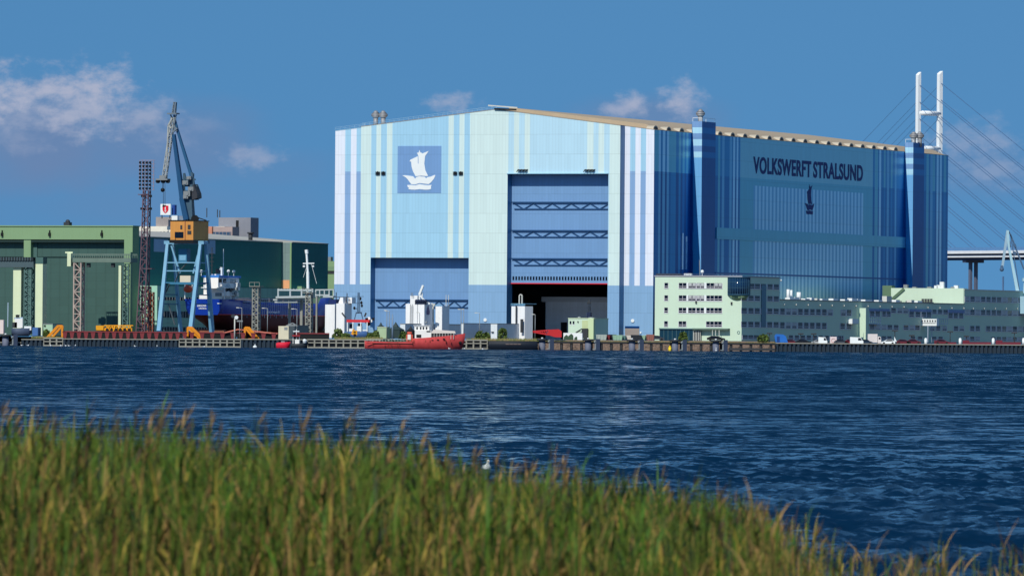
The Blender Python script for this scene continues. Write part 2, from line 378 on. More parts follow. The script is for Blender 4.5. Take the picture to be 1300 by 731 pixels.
# ================================================================== BLUE SHIPBUILDING HALL
HY, HX0 = 2192.43, 44.077
hall = Fr('shipbuilding_hall', 'huge blue and white striped shipbuilding hall with ship emblem and a half-open tall door', 'hall', 650, HY, z=G, dx=HX0-at(650, 430, HY).x)
def hp(n, r, g_, b, **k):
    kk = dict(rough=.45, var=.03, scale=.03, seams=(1.05, 6.2, .07), streak=.035); kk.update(k); return c8('hall_'+n, r, g_, b, **kk)
GL = dict(metal=.8, rough=.34, spec=.9)
P = dict(W=hp('white', 226, 231, 246), L=hp('light_blue', 160, 204, 232), M=hp('mid_blue', 116, 154, 204), N=hp('mint', 208, 228, 229), K=hp('pale_sky', 182, 216, 236),
         B=hp('base_blue', 132, 170, 210), D=hp('door_blue', 114, 153, 200), V=hp('deep_blue', 0, 118, 182, **GL), T=hp('teal', 122, 194, 212, **GL), Q=hp('grey_teal', 158, 210, 222, **GL),
         A=hp('soft_blue', 126, 188, 222, **GL), S=hp('stripe_blue', 198, 234, 252, **GL), H=hp('strong_blue', 44, 144, 198, **GL), X=hp('navy', 0, 84, 152, **GL), F=hp('fin_blue', 108, 170, 224), E=hp('fin_light', 168, 214, 240), J=hp('door_frame_blue', 60, 120, 168), G=hp('stripe_mid_blue', 134, 168, 212))  # H is one of the side wall's own stripe paints
PK = list(P); PM = [P[k] for k in PK]; PI = {k: i for i, k in enumerate(PK)}
def fx(px, y=250, ly=-4.0): return hall.p(px, y, ly).x
def sy(px, y=240, lx=0.0): return hall.s_(px, y, lx).y
EAVE = hall.p(830.6, 164.9, 0).z; XR = hall.p(630, 139.2, -4).x; RIDGE = hall.p(630, 139.2, -4).z; XL = -108.05
def roofz(x): return EAVE+(RIDGE-EAVE)*((x-XL)/(XR-XL) if x < XR else x/XR)
Z217 = hall.p(830, 217.3, 0).z; Z362 = hall.p(829, 362.7, 0).z
def wall_y(mb, xs, keys, y, z0, z1, holes=()):
    """front-facing strip: xs boundaries, one colour key per segment; z1 None = up to the gable; holes (x0,x1,z0,z1)"""
    cuts = sorted(set([x for x in xs] + [h for hh in holes for h in hh[:2] if xs[0] < h < xs[-1]] + ([XR] if z1 is None and xs[0] < XR < xs[-1] else [])))
    for a, b in zip(cuts, cuts[1:]):
        mid = (a+b)/2; k = keys[max(i for i in range(len(keys)) if xs[i] <= mid)]
        ta = roofz(a) if z1 is None else z1; tb = roofz(b) if z1 is None else z1
        segs = [(z0, None)]
        for h in holes:
            if h[0] <= mid <= h[1]:
                ns = []
                for lo, hi in segs:
                    top = 1e9 if hi is None else hi
                    if h[3] <= lo or h[2] >= (max(ta, tb) if hi is None else hi): ns.append((lo, hi)); continue
                    if h[2] > lo: ns.append((lo, h[2]))
                    if hi is None or h[3] < hi: 
                        if h[3] < min(ta, tb): ns.append((h[3], hi))
                segs = ns
        for lo, hi in segs:
            mb.face([(a, y, lo), (b, y, lo), (b, y, tb if hi is None else hi), (a, y, ta if hi is None else hi)], PI[k])
YF = -4.0
bd = [(457.8, 'N'), (470.8, 'L'), (477.3, 'N'), (483.2, 'L'), (490.6, 'N'), (497.6, 'L'), (568.8, 'N'), (575.5, 'L'), (582.6, 'N'), (589, 'L'), (596, 'N'),
      (645, 'K'), (652, 'N'), (658.4, 'K'), (665.5, 'N'), (672.2, 'K'), (745, 'N'), (753, 'K'), (759.3, 'N'), (766.4, 'K'), (773.5, 'N'), (787, None)]
xs = [fx(p) for p, _ in bd]; ks = [k for _, k in bd[:-1]]
# the two door openings
d1 = (fx(470.2, 380), fx(594.6, 380), -1, hall.p(530, 327.2, YF).z); d2 = (fx(643.8, 300), fx(771.8, 300), -1, hall.p(705, 220.6, YF).z)
holes = (d1, d2)
mb = MB()
wall_y(mb, xs, ks, YF, Z362, None, holes); wall_y(mb, [xs[0], xs[-1]], ['B'], YF, 0, Z362, holes)
mb.build('front_wall', PM, hall)
# set-back corners either side
cl = [(426-1.4, 'W'), (437.8, 'L'), (445, 'W'), (452.2, 'L'), (459.5, None)]; cr_ = [(791, 'W'), (799.6, 'L'), (806.2, 'W'), (813, 'L'), (819.7, 'W')]
xl = [XL]+[fx(p, 250, 0) for p, _ in cl[1:]]; xr = [xs[-1]]+[fx(p, 250, 0) for p, _ in cr_[1:]]+[0.0]
for X_, keys, in ((xl, ['W', 'L', 'W', 'L']), (xr, ['W', 'L', 'W', 'L', 'W'])):
    mb = MB(); low = [('W' if k == 'W' else 'G') for k in keys]
    wall_y(mb, X_, keys, 0, Z217, None); wall_y(mb, X_, low, 0, Z362, Z217); wall_y(mb, [X_[0], X_[-1]], ['B'], 0, 0, Z362)
    if X_ is xl: mb.build('corner_wall', PM, hall)
mb.face([(xs[-1], YF, 0), (xs[-1], 0, 0), (xs[-1], 0, Z362), (xs[-1], YF, Z362)], PI['J']); mb.face([(xs[-1], YF, Z362), (xs[-1], 0, Z362), (xs[-1], 0, roofz(xs[-1])), (xs[-1], YF, roofz(xs[-1]))], PI['J'])
mb.build('corner_wall', PM, hall)
mb = MB(); mb.face([(xs[0], YF, 0), (xs[0], 0, 0), (xs[0], 0, roofz(xs[0])), (xs[0], YF, roofz(xs[0]))], PI['L']); mb.build('return_wall', PM, hall)
# door jambs and lintels
mb = MB(); YD = -.3
for (a, b, _, zt) in holes:
    mb.face([(a, YF, 0), (a, YD+1, 0), (a, YD+1, zt), (a, YF, zt)], PI['J']); mb.face([(b, YF, 0), (b, YD+1, 0), (b, YD+1, zt), (b, YF, zt)], PI['J']); mb.face([(a, YF, zt), (b, YF, zt), (b, YD+1, zt), (a, YD+1, zt)], PI['J'])
mb.build('door_frame', PM, hall)
# door leaves: small one closed, tall one raised off the ground
def leaf(d, zb, beams, name='door'):
    mb = MB(); mb.box(d[0]+.02, d[1]-.02, YD, YD+.6, zb, d[3]-.05, PI['D'])
    o = mb.build(name, PM, hall)
    for (zt, zl) in beams:
        t = MB(); y = YD-.2; t.box(d[0]+.3, d[1]-.1, YD-.6, YD-.02, zt-.2, zt+.2, 0); t.box(d[0]+1.0, d[1]-.6, y-.12, y+.12, zl-.16, zl+.16, 0)
        n = 5 if d is d2 else 6; wd = (d[1]-d[0]-2)/(2*n)
        for k in range(2*n):
            xa = d[0]+1+k*wd; za, zb_ = (zt-.3, zl) if k % 2 == 0 else (zl, zt-.3); t.bar((xa, y, za), (xa+wd, y, zb_), .26)
        t.build('wind_truss', c8('truss_blue', 28, 70, 116, var=.05), o)
    return o
zz = lambda y, x=705: hall.p(x, y, YD).z
leaf(d1, 0, [(zz(380.8, 560), zz(390.2, 560))])
big = leaf(d2, zz(359.5), [(zz(257), zz(265.5)), (zz(292.8), zz(301)), (zz(328.5), zz(336.8))], 'raised_door')
mb = MB(); zt, zb = zz(351), zz(355.6); n = 34; wd = (d2[1]-d2[0]-.6)/n
for k in range(n): mb.box(d2[0]+.3+k*wd+.22, d2[0]+.3+(k+1)*wd-.22, YD-.1, YD-.01, zb, zt)
mb.build('window', glass, big)
mb = MB(); mb.box(d2[0]+.05, d2[1]-.05, YD-.25, YD+.7, zz(360.6), zz(359.3)); mb.build('red_edge', c8('signal_red', 205, 30, 50), big)
# emblem: shield square with the ship, on the front
q0, q1 = hall.p(504.6, 245.2, YF-.02), hall.p(560.4, 185.4, YF-.02)
mb = MB(); mb.box(q0.x, q1.x, YF-.08, YF-.01, q0.z, q1.z); emb = mb.build('emblem_panel', P['M'], hall)
SHIP = [[(232, 262), (213, 262), (222, 238), (296, 204), (322, 190), (324, 290), (332, 290), (330, 190), (318, 160), (309, 147), (333, 143), (344, 106), (354, 140), (381, 150), (375, 158), (468, 122), (420, 190), (410, 290), (425, 380), (462, 452), (440, 456), (370, 450), (295, 458), (262, 400), (240, 335)],
        [(114, 446), (160, 444), (262, 458), (290, 492), (300, 470), (345, 458), (420, 466), (436, 488), (450, 470), (500, 462), (548, 440), (560, 446), (540, 490), (500, 540), (470, 562), (410, 556), (350, 548), (290, 566), (236, 562), (190, 500), (160, 470)],
        [(182, 574), (230, 572), (290, 578), (350, 562), (410, 572), (460, 576), (512, 572), (500, 600), (505, 622), (480, 634), (420, 636), (350, 628), (290, 636), (240, 634), (200, 628), (205, 608), (190, 600)]]
mb = MB()
for poly in SHIP:
    mb.prism([(q0.x+(u-50)/(636-50)*(q1.x-q0.x), q0.z+(680-v)/(680-55)*(q1.z-q0.z)) for u, v in poly], 'y', YF-.16, YF-.09)
mb.build('ship_emblem', whitep, emb)
# side wall
mb = MB()
def zs(y, px): return hall.s_(px, y, 0).z
ZB0, ZB1 = zs(303.3, 908), zs(288.8, 908); ZP = zs(234.5, 940); YE = 300.0
near = [(830.6, 'H'), (836, 'S'), (838.6, 'V'), (841, 'S'), (844.2, 'V'), (846.4, 'S'), (849, 'H'), (851.5, 'T'), (858, 'V'), (861.5, 'T'), (864, 'V'), (866.4, 'H'), (869, 'V'), (871, 'H'), (873.5, 'V'), (881, None)]
mid = [(889, 'V'), (911.5, 'T'), (914, 'V'), (916.5, 'A'), (919.5, 'V'), (926, 'A'), (929, 'V'), (930.5, 'S'), (933, 'V'), (935, 'S'), (937, 'V'), (939.5, 'T')]
farr = [(1108, 'V'), (1110.5, 'T'), (1114.5, 'V'), (1116, 'S'), (1118.5, 'V'), (1122, 'H'), (1124, 'V'), (1126, 'A'), (1128.5, 'V'), (1131, 'H'), (1133, 'V'), (1136, 'A'), (1138, 'V'), (1157, None)]
end = [(1157, 'V'), (1176, 'T'), (1179, 'V'), (1181, 'A'), (1184, 'H'), (1187, 'V'), (1189, 'S'), (1191.5, 'V'), (1193, 'S'), (1195.5, 'V'), (1198, 'H'), (1201, 'V')]
def side_strip(lst, z0, z1, m_=None, endy=None):
    ys_ = [sy(p) if i or p > 831 else 0.0 for i, (p, _) in enumerate(lst)]
    if lst[-1][1] is not None: ys_.append(endy)
    for i, (a, b) in enumerate(zip(ys_, ys_[1:])):
        k = lst[i][1]; k = (m_ or {}).get(k, k); mb.face([(0, a, z0), (0, b, z0), (0, b, z1), (0, a, z1)], PI[k])
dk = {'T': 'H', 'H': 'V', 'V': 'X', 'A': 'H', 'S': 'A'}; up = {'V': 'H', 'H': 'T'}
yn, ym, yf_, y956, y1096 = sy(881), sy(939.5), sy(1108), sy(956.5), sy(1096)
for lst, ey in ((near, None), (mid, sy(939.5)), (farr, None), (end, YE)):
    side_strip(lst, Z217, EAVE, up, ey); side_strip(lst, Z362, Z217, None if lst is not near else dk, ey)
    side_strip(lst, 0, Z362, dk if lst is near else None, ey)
mb.face([(0, yn, 0), (0, sy(889), 0), (0, sy(889), EAVE), (0, yn, EAVE)], PI['X'])
def rect(y0, y1, z0, z1, k): mb.face([(0, y0, z0), (0, y1, z0), (0, y1, z1), (0, y0, z1)], PI[k])
rect(ym, yf_, Z217, EAVE, 'Q'); rect(ym, yf_, ZP, Z217, 'T'); rect(ym, y956, 0, ZP, 'T'); rect(y1096, yf_, 0, ZP, 'T')
n = 62; st = (y1096-y956)/n
for k in range(n): rect(y956+k*st, y956+(k+1)*st, 0, ZP, 'S' if k % 2 else 'A')
mb.build('side_wall', PM, hall)
mb = MB(); mb.box(.02, .55, sy(908.5), sy(1149), ZB0, ZB1); mb.build('wall_band', P['T'], hall)
mb = MB(); zl_ = zs(351.5, 1060); mb.box(.02, .2, sy(908.5), sy(1149), zl_-.25, zl_+.25); mb.build('wall_rail', P['X'], hall)
# lettering and emblem on the side
def fitter(pa, pb):
    z0 = hall.s_(958, 220.4, 0).z; z1 = hall.s_(958, 198.8, 0).z; ya = hall.s_(pa, 209, 0).y; yb = hall.s_(pb, 220, 0).y
    return lambda u, v, w_: Vector((.04+.04*w_, ya+(yb-ya)*u, z0+(z1-z0)*v))
navy = c8('lettering_navy', 8, 34, 116, rough=.5, var=.02)
text_mesh('VOLKSWERFT', fitter(956.4, 1029.8), navy, hall, 'lettering', bold=.03, spacing=1.08); text_mesh('STRALSUND', fitter(1032.6, 1095.4), navy, hall, 'lettering', bold=.03, spacing=1.08)
mb = MB(); ya, yb = hall.s_(1021.6, 255, 0).y, hall.s_(1033.4, 255, 0).y; za, zb = hall.s_(1027, 272.3, 0).z, hall.s_(1027, 234, 0).z
for poly in SHIP:
    sc2 = poly if poly is not SHIP[0] else poly
    mb.prism([(ya+(u-114)/(560-114)*(yb-ya), za+(636-v)/(636-106)*(zb-za)) for u, v in sc2], 'x', .04, .08)
mb.build('ship_emblem', navy, hall, label='navy ship emblem under the lettering')
# roof, back and far walls
rm = c8('roof_felt', 178, 160, 138, rough=.9, var=.12, scale=.3)
mb = MB()
for (xa, xb, yf0) in ((XL-.05, xs[0]-.02, -.1), (xs[0]-.02, XR, -4.1), (XR, xs[-1]+.02, -4.1), (xs[-1]+.02, .2, -.1)):
    za, zb = roofz(xa), roofz(xb)
    ns = 30
    for k in range(ns):
        y0, y1 = yf0+(YE+.1-yf0)*k/ns, yf0+(YE+.1-yf0)*(k+1)/ns
        mb.hexa([(xa, y0, za+.02), (xb, y0, zb+.02), (xb, y1, zb+.02), (xa, y1, za+.02), (xa, y0, za+.14), (xb, y0, zb+.14), (xb, y1, zb+.14), (xa, y1, za+.14)], 0 if xa > XL else 1)
        if False:
            # shallow barrel of roofing between two gutters
            m_ = (y0+y1)/2
            for s_, e_ in ((y0+.6, m_), (m_, y1-.6)):
                h1 = .05 if s_ < m_ else .8; h2 = .8 if s_ < m_ else .05
                mb.hexa([(xa, s_, za+.1), (xb, s_, zb+.1), (xb, e_, zb+.1), (xa, e_, za+.1), (xa, s_, za+.14+h1*.9), (xb, s_, zb+.14+h1*.9), (xb, e_, zb+.14+h2*.9), (xa, e_, za+.14+h2*.9)])
for k in range(24):
    y0, y1 = 7+(YE-8)*k/24, 7+(YE-8)*(k+1)/24; P1 = [(-.9, EAVE+.2), (-5.5, roofz(-5.5)+1.35), (XR, RIDGE+1.0)]
    for (xa, za), (xb, zb) in zip(P1, P1[1:]): mb.face([(xa, y0, za), (xa, y1, za), (xb, y1, zb), (xb, y0, zb)])
mb.face([(-.9, 7, EAVE+.2), (-5.5, 7, roofz(-5.5)+1.35), (XR, 7, RIDGE+1.0), (XR, 7, RIDGE+.1)])
mb.build('roof', [rm, P['L']], hall)
mb = MB(); mb.face([(XL, 0, 0), (XL, YE, 0), (XL, YE, EAVE), (XL, 0, EAVE)], PI['L']); mb.face([(XL, YE, 0), (0, YE, 0), (0, YE, EAVE), (XR, YE, RIDGE), (XL, YE, EAVE)], PI['L'])
mb.build('rear_wall', PM, hall)
mb = MB(); mb.box(XL-.1, .1, -4, YE, .004, .02); mb.build('floor_slab', concrete, hall)
# half-round vents along the eave
v0 = None; vy = sy(923)-12.2*8
for k in range(26):
    y = 3+12.0*k
    if 250 < y < 262 or y > 268: continue
    if v0 is None:
        m_ = MB(); pts = [(2.3*math.cos(math.pi*t/10), 1.3*math.sin(math.pi*t/10)) for t in range(11)]
        m_.prism(pts, 'x', -2.4, 0, 0); m_.prism([(a*.7, b*.7+.02) for a, b in pts], 'x', 0, .04, 1)
        v0 = m_.build('roof_vent', [c8('vent_hood', 196, 184, 166), dkgrey], hall, loc=(-.6, y, EAVE+.1))
    else: dup(v0, hall.o, (-.6, y, EAVE+.1))
# railing on the left slope of the gable and over the ridge
mb = MB(); nn = 34
for k in range(nn+1):
    x = XL+(XR-XL)*k/nn
    if x < xs[0]: mb.bar((x, -.1, roofz(x)+.1), (x, -.1, roofz(x)+1.1), .07)
    else: mb.bar((x, -3.5, roofz(x)+.1), (x, -3.5, roofz(x)+1.1), .07)
for h in (.6, 1.1): mb.bar((XL, -3.5+3.4, roofz(XL)+h), (xs[0], -.1, roofz(xs[0])+h), .07); mb.bar((xs[0], -3.5, roofz(xs[0])+h), (XR, -3.5, roofz(XR)+h), .07)
mb.box(XL, XR, -4.35, -4.02, 0, .01) if False else None
mb.build('roof_railing', c8('railing_blue', 150, 185, 215), hall)
mb = MB(); mb.bar((XR-.5, -4.2, RIDGE+.2), (fx(655.5, 141), -4.2, roofz(fx(655.5, 141))+.75), .7, .5); mb.bar((XR-3, -3.4, RIDGE+1.3), (fx(656, 140), -3.4, roofz(fx(656, 140))+1.4), .2, .4, 1); mb.build('ridge_walkway', [black, offw], hall)
# wall vents and small fittings
for (xa, xb, ya_, yb_) in ((477, 482.6, 217.6, 222), (484.2, 489.6, 217.6, 222), (575.5, 580.6, 217.6, 222), (582.6, 588, 217.6, 222)):
    a, b = hall.p(xa, yb_, YF), hall.p(xb, ya_, YF); mb = MB(); 
    for k in range(3): mb.box(a.x, b.x, YF-.45, YF-.02, a.z+k*.36, a.z+k*.36+.22)
    mb.box(a.x+(b.x-a.x)*.42, a.x+(b.x-a.x)*.58, YF-.5, YF-.02, a.z-.1, b.z); mb.build('wall_vent', black, hall)
for (xa, xb) in ((658.5, 670), (743.5, 755.5)):
    a, b = hall.p(xa, 219.6, YF), hall.p(xb, 215.2, YF); mb = MB()
    for k in range(4):
        x = a.x+(b.x-a.x)*k/3; mb.bar((x, YF-.02, b.z), (x-.3, YF-1.1, a.z+.3), .22); 
    mb.box(a.x, b.x, YF-1.2, YF-.02, b.z-.25, b.z); mb.build('floodlight_bracket', dkgrey, hall)
a, b = hall.p(644, 221, YF), hall.p(772.5, 218.9, YF); mb = MB(); mb.box(a.x, b.x, YF-.5, YF-.01, a.z, b.z-.2); mb.build('door_hood', P['L'], hall)
a, b = hall.p(793.6, 428, 0), hall.p(811.8, 414, 0); mb = MB(); mb.box(a.x, b.x, -.12, -.01, 0, b.z-.6, 0); mb.box(a.x, b.x, -.25, -.01, b.z-.6, b.z, 1)
for k in range(9): mb.box(a.x+.05, b.x-.05, -.16, -.12, .3+k*.34, .36+k*.34, 0)
mb.build('roller_shutter', [c8('shutter_grey', 150, 140, 138), P['X']], hall)
for (x, y, ly) in ((803.4, 407, 0), (616.2, 406, YF), (813.6, 422, 0)):
    c = hall.p(x, y, ly); mb = MB(); mb.cyl((c.x, ly-.3, c.z), (c.x, ly-.02, c.z), .55 if y < 410 else .28); mb.build('wall_light', whitep, hall)
for px in (865.2, 869.8):
    a = hall.s_(px, 342, 0); b = hall.s_(px, 296 if px < 868 else 300, 0); mb = MB(); mb.bar((.3, a.y, a.z), (.3, a.y, b.z), .5); mb.build('wall_pipe', P['S'], hall)
# stair fins on the side wall
def fin(pin, pout, pend, ytop, bands, ytap):
    lo = hall.s_(pin, ytop+10, 0); y0 = lo.y; out = hall.p(pout, ytop+40, y0).x; y1 = hall.s_(pend, ytop+40, out).y
    zt = hall.p(pout, ytop, y0).z; zb = [hall.p(pout, b, y0).z for b in bands]; ztap = hall.p(pout, ytap, y0).z
    mb = MB(); top = zt
    mb.face([(0, y0, zt), (out, y0, zt), (out, y1, zt), (0, y1, zt)], PI['A'])
    ks_ = ['F', 'E']*4; zprev = zt
    def inner(z): return 0 if z >= zt-1 else min(out-.05, out*(1-(z-ztap)/(zt-ztap)) if z > ztap else out-.05)
    zl = [zt]+zb[1:]
    for i in range(len(zl)-1):
        hi, lo_ = zl[i], zl[i+1]; k = 'M' if i % 2 == 0 else 'E'
        mb.face([(inner(lo_), y0, lo_), (out, y0, lo_), (out, y0, hi), (inner(hi), y0, hi)], PI[k])
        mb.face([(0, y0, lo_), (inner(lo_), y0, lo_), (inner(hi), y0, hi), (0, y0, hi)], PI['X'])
        mb.face([(out, y0, lo_), (out, y1, lo_), (out, y1, hi), (out, y0, hi)], PI['X' if i % 2 == 0 else 'V'])
    hi = zl[-1]
    mb.face([(inner(ztap), y0, ztap), (out, y0, ztap), (out, y0, hi), (inner(hi), y0, hi)], PI['F'])
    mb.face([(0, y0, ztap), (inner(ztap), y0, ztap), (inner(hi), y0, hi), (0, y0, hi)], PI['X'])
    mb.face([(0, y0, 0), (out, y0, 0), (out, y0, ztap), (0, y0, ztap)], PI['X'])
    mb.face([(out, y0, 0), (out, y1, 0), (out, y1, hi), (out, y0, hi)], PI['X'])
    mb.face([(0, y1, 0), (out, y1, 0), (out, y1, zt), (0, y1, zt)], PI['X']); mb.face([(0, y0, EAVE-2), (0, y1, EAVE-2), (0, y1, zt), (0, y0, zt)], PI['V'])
    o = mb.build('stair_fin', PM, hall)
    r = MB()
    for k in range(4): r.bar((.2+(out-.4)*(k > 1), y0+.3+(y1-y0-.6)*(k % 2), zt), (.2+(out-.4)*(k > 1), y0+.3+(y1-y0-.6)*(k % 2), zt+1.1), .1)
    r.bar((out-.2, y0+.3, zt+1.1), (out-.2, y1-.3, zt+1.1), .12); r.bar((.2, y0+.3, zt+1.1), (out-.2, y0+.3, zt+1.1), .12); r.build('railing', whitep, o)
    return y0, y1, out, zt
f1 = fin(878.4, 891, 908.4, 154.2, [154.2, 161.9, 169.4, 177, 185.2, 192.7, 200.2], 350)
f2 = fin(1148.6, 1159.2, 1173.2, 181, [181, 187.2, 194.2, 200.8, 208.1, 214.7, 222.1], 350)
def cowl(px, py_top, py_bot, ly, lx=None, s=1.0):
    a = hall.p(px, py_bot, ly); b = hall.p(px, py_top, ly); H = b.z-a.z; mb = MB(); c = Vector((a.x, ly, 0))
    for z0, z1, r0, r1 in ((a.z-1.5, a.z+H*.35, .75, .75), (a.z+H*.35, a.z+H*.55, .75, 1.45), (a.z+H*.55, a.z+H*.72, 1.45, 1.45), (a.z+H*.72, b.z, 1.3, .35)):
        mb.cyl((c.x, c.y, z0), (c.x, c.y, z1), r0*s, r1*s, 14)
    mb.build('exhaust_cowl', c8('cowl_grey', 150, 150, 155, metal=.4), hall)
cowl(477, 140.6, 155.5, 18); cowl(486.4, 140.6, 155.5, 18)
cowl(889.2, 138.5, 154, (f1[0]+f1[1])/2); cowl(1160, 167.4, 181, f2[0]+3, s=1.05); cowl(1167.6, 167.4, 181, f2[0]+8, s=1.05)
# grey section standing inside the hall behind the raised door
sec = Fr('hull_section', 'huge grey block standing deep inside the blue hall behind the raised door', 'ship block', 690, 2238)
a, b = sec.p(688, 430, 0), sec.p(790, 377.2, 0); mb = MB(); mb.box(a.x+1.2, b.x, 0, 24, 0, b.z-1.6, 0); mb.box(a.x, b.x, -.6, 25, b.z-1.6, b.z, 1)
for px in (747, ): q = sec.p(px, 400, 0); mb.box(q.x, q.x+.7, -.5, 0, 0, b.z-2, 1)
mb.build('block', [c8('block_grey', 226, 232, 246, streak=.1), c8('block_rim', 200, 206, 220)], sec)
a, b = sec.p(710.5, 430, -1), sec.p(718.5, 409, -1); mb = MB(); mb.box(a.x, b.x, -.08, 0, 0, b.z); mb.build('doorway', black, sec)
# ================================================================== LEFT: GREEN SHIPYARD HALL
gh = Fr('green_shipyard_hall', 'green shipyard hall with pale green door portal and a long dark side', 'hall', 167.3, 2225)
PG = c8('portal_green', 130, 160, 122, rough=.7, var=.06, scale=.2, streak=.05); DG = c8('door_green', 62, 92, 88, rough=.6, var=.06, scale=.3, seams=(3.2, 2.6, .1)); TG = c8('side_green', 50, 122, 118, rough=.6, var=.06, seams=(2.4, 5, .06))
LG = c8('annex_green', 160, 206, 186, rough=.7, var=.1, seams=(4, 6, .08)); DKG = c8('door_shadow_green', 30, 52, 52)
zt = gh.p(167, 287.8).z; zf = gh.p(150, 304.2).z; xs_l = gh.p(-150, 300).x
def gx(px, y=350, ly=0): return gh.p(px, y, ly).x
DEP = 3.0
mb = MB(); mb.box(xs_l, 0, 0, 5, zf, zt, 0)
mb.box(gx(157.3), 0, 0, 5, 0, zf, 0)
mb.box(gx(29.4), gx(38.3), .3, 5, gh.p(33, 328).z, zf, 0)
mb.box(xs_l, .25, -.3, 5.2, zt, zt+.35, 0)
mb.build('door_portal', PG, gh)
for px in (3.2, 63.5, 129.7):
    c = gh.p(px, 297.5, 0); m_ = MB(); m_.box(c.x-.35, c.x+.35, -.7, 0, c.z-.6, c.z+.5); m_.box(c.x-.15, c.x+.15, -.5, 0, c.z+.5, c.z+1.3); m_.build('portal_lamp', black, gh)
for a, b in ((xs_l, gx(29.4)), (gx(38.3), gx(157.3))):
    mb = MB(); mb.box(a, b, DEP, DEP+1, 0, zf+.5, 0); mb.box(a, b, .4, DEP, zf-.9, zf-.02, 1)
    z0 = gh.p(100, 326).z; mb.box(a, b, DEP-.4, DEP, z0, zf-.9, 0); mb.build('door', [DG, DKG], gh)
mb = MB(); a, b = gx(28.5, 350), gx(43, 350); mb.box(a, b, DEP-.8, DEP, 0, zf, 0); mb.build('door_pier', c8('pier_green', 72, 104, 102), gh)
# long side
yA, yE = 5, gh.s_(416.4, 330, 0).y; zE = gh.s_(416.4, 311.2, 0).z; zR = gh.s_(265, 303.5, 0).z; z0s = max(zE, zR)
zb_ = lambda px, y: gh.s_(px, y, 0).z
ys1, ys2, ys3 = gh.s_(357.6, 340, 0).y, gh.s_(368, 340, 0).y, gh.s_(369.8, 340, 0).y
HZ = (zR+zE)/2
xS0, xS = gh.p(368, 340, ys1).x, gh.p(369.8, 340, ys1).x; yE = gh.s_(416.4, 330, xS).y
mb = MB(); mb.box(-.6, 0, yA, ys1, 0, HZ, 0); mb.box(-.6, xS, ys1+.3, yE, 0, HZ, 0); mb.box(.02, xS0, ys1, ys1+.28, 0, HZ, 1); mb.box(xS0, xS+.05, ys1-.1, ys1+.28, 0, HZ, 2); mb.box(-70, 0, yE-.5, yE-.02, 0, HZ-.05, 0); mb.box(-70, -.6, 5.2, 5.6, 0, zt-1, 0)
mb.build('side_wall', [TG, c8('side_grey_panel', 120, 140, 142, seams=(3, 3.2, .12)), PG], gh)
for px0, px1, y0, y1 in ((195.5, 213.5, 304, 319.5), (264, 273.5, 304, 322)):   # pale panels on the dark side
    a, b = gh.s_((px0), y1, .15), gh.s_(px1, y0, .15); mb = MB(); mb.box(.02, .15, a.y, b.y, a.z, b.z) ; mb.build('wall_panel', c8('panel_blue_grey', 170, 190, 215), gh)
a, b = gh.p(360, 369, ys1), gh.p(367, 355.5, ys1); mb = MB(); mb.box(.1, xS0-.05, ys1-.12, ys1-.01, a.z, b.z); mb.build('wall_panel', c8('panel_orange', 226, 160, 120, var=.2), gh, label='orange brown panel at the foot of the grey strip')
RG = c8('roof_grey', 178, 176, 170, var=.15)
mb = MB(); mb.hexa([(-40, 5, HZ), (.4, 5, HZ), (.4, ys1, HZ), (-40, ys1, HZ), (-40, 5, HZ+3.4), (.4, 5, HZ+.3), (.4, ys1, HZ+.3), (-40, ys1, HZ+3.4)]); mb.hexa([(-40, ys1, HZ), (xS+.3, ys1, HZ), (xS+.3, yE, HZ), (-40, yE, HZ), (-40, ys1, HZ+3.4), (xS+.3, ys1, HZ+.2), (xS+.3, yE, HZ+.2), (-40, yE, HZ+3.4)]); mb.hexa([(-80, 5, HZ), (-40, 5, HZ), (-40, yE, HZ), (-80, yE, HZ), (-80, 5, HZ+.3), (-40, 5, HZ+3.4), (-40, yE, HZ+3.4), (-80, yE, HZ+.3)])
rf = mb.build('roof', RG, gh)
c = gh.s_(318, 303, -2); mb = MB(); mb.cyl((-2, c.y, HZ), (-2, c.y, HZ+2.6), .7); mb.cyl((-2, c.y, HZ+2.6), (-2, c.y, HZ+3.1), 1.1); mb.build('chimney', dkgrey, rf)
c = gh.p(86, 286, 2); mb = MB(); mb.box(c.x-1, c.x+1, 1, 3, zt+.3, zt+1.4); mb.sphere((c.x, 2, zt+1.5), .8); mb.build('roof_vent', dkgrey, gh)
# low annex along the side
zA = gh.s_(200, 362.5, 6).z; mb = MB(); mb.box(0, 6, 6, yE-2, 0, zA); an = mb.build('annex', LG, gh)
for (ya_, yb_) in ((377, 381), (395, 403), (415, 420)):
    z1 = gh.s_(215, ya_, 6).z; z0 = gh.s_(215, yb_, 6).z
    mb = MB(); mb.box(6, 6.06, 7, yE-4, z0, z1, 0)
    for k in range(70): mb.box(6, 6.12, 7+k*2.1, 7.2+k*2.1, z0, z1, 1)
    mb.build('window', [glass, offw], an)
# small green building right of it, just left of the blue hall
gb = Fr('green_workshop', 'small pale green workshop between the dark green hall and the blue hall', 'building', 424.5, 2400)
mb = MB(); a = gb.p(413, 400); b = gb.p(430, 331.5); mb.box(a.x, b.x, 0, 30, 0, b.z, 0); z = gb.p(420, 346).z; mb.box(a.x, b.x+.1, -.15, 0, z-.4, z+.6, 1); z = gb.p(420, 338).z; mb.box(a.x, b.x+.1, -.15, 0, z-2, z, 2)
mb.build('wall', [PG, dkgrey, c8('grey_green', 120, 150, 120)], gb); mb = MB(); a = gb.p(416.5, 331, 5).x; mb.box(a, a+1.4, 4, 6, b.z, b.z+1.5); mb.build('roof_vent', greyp, gb)
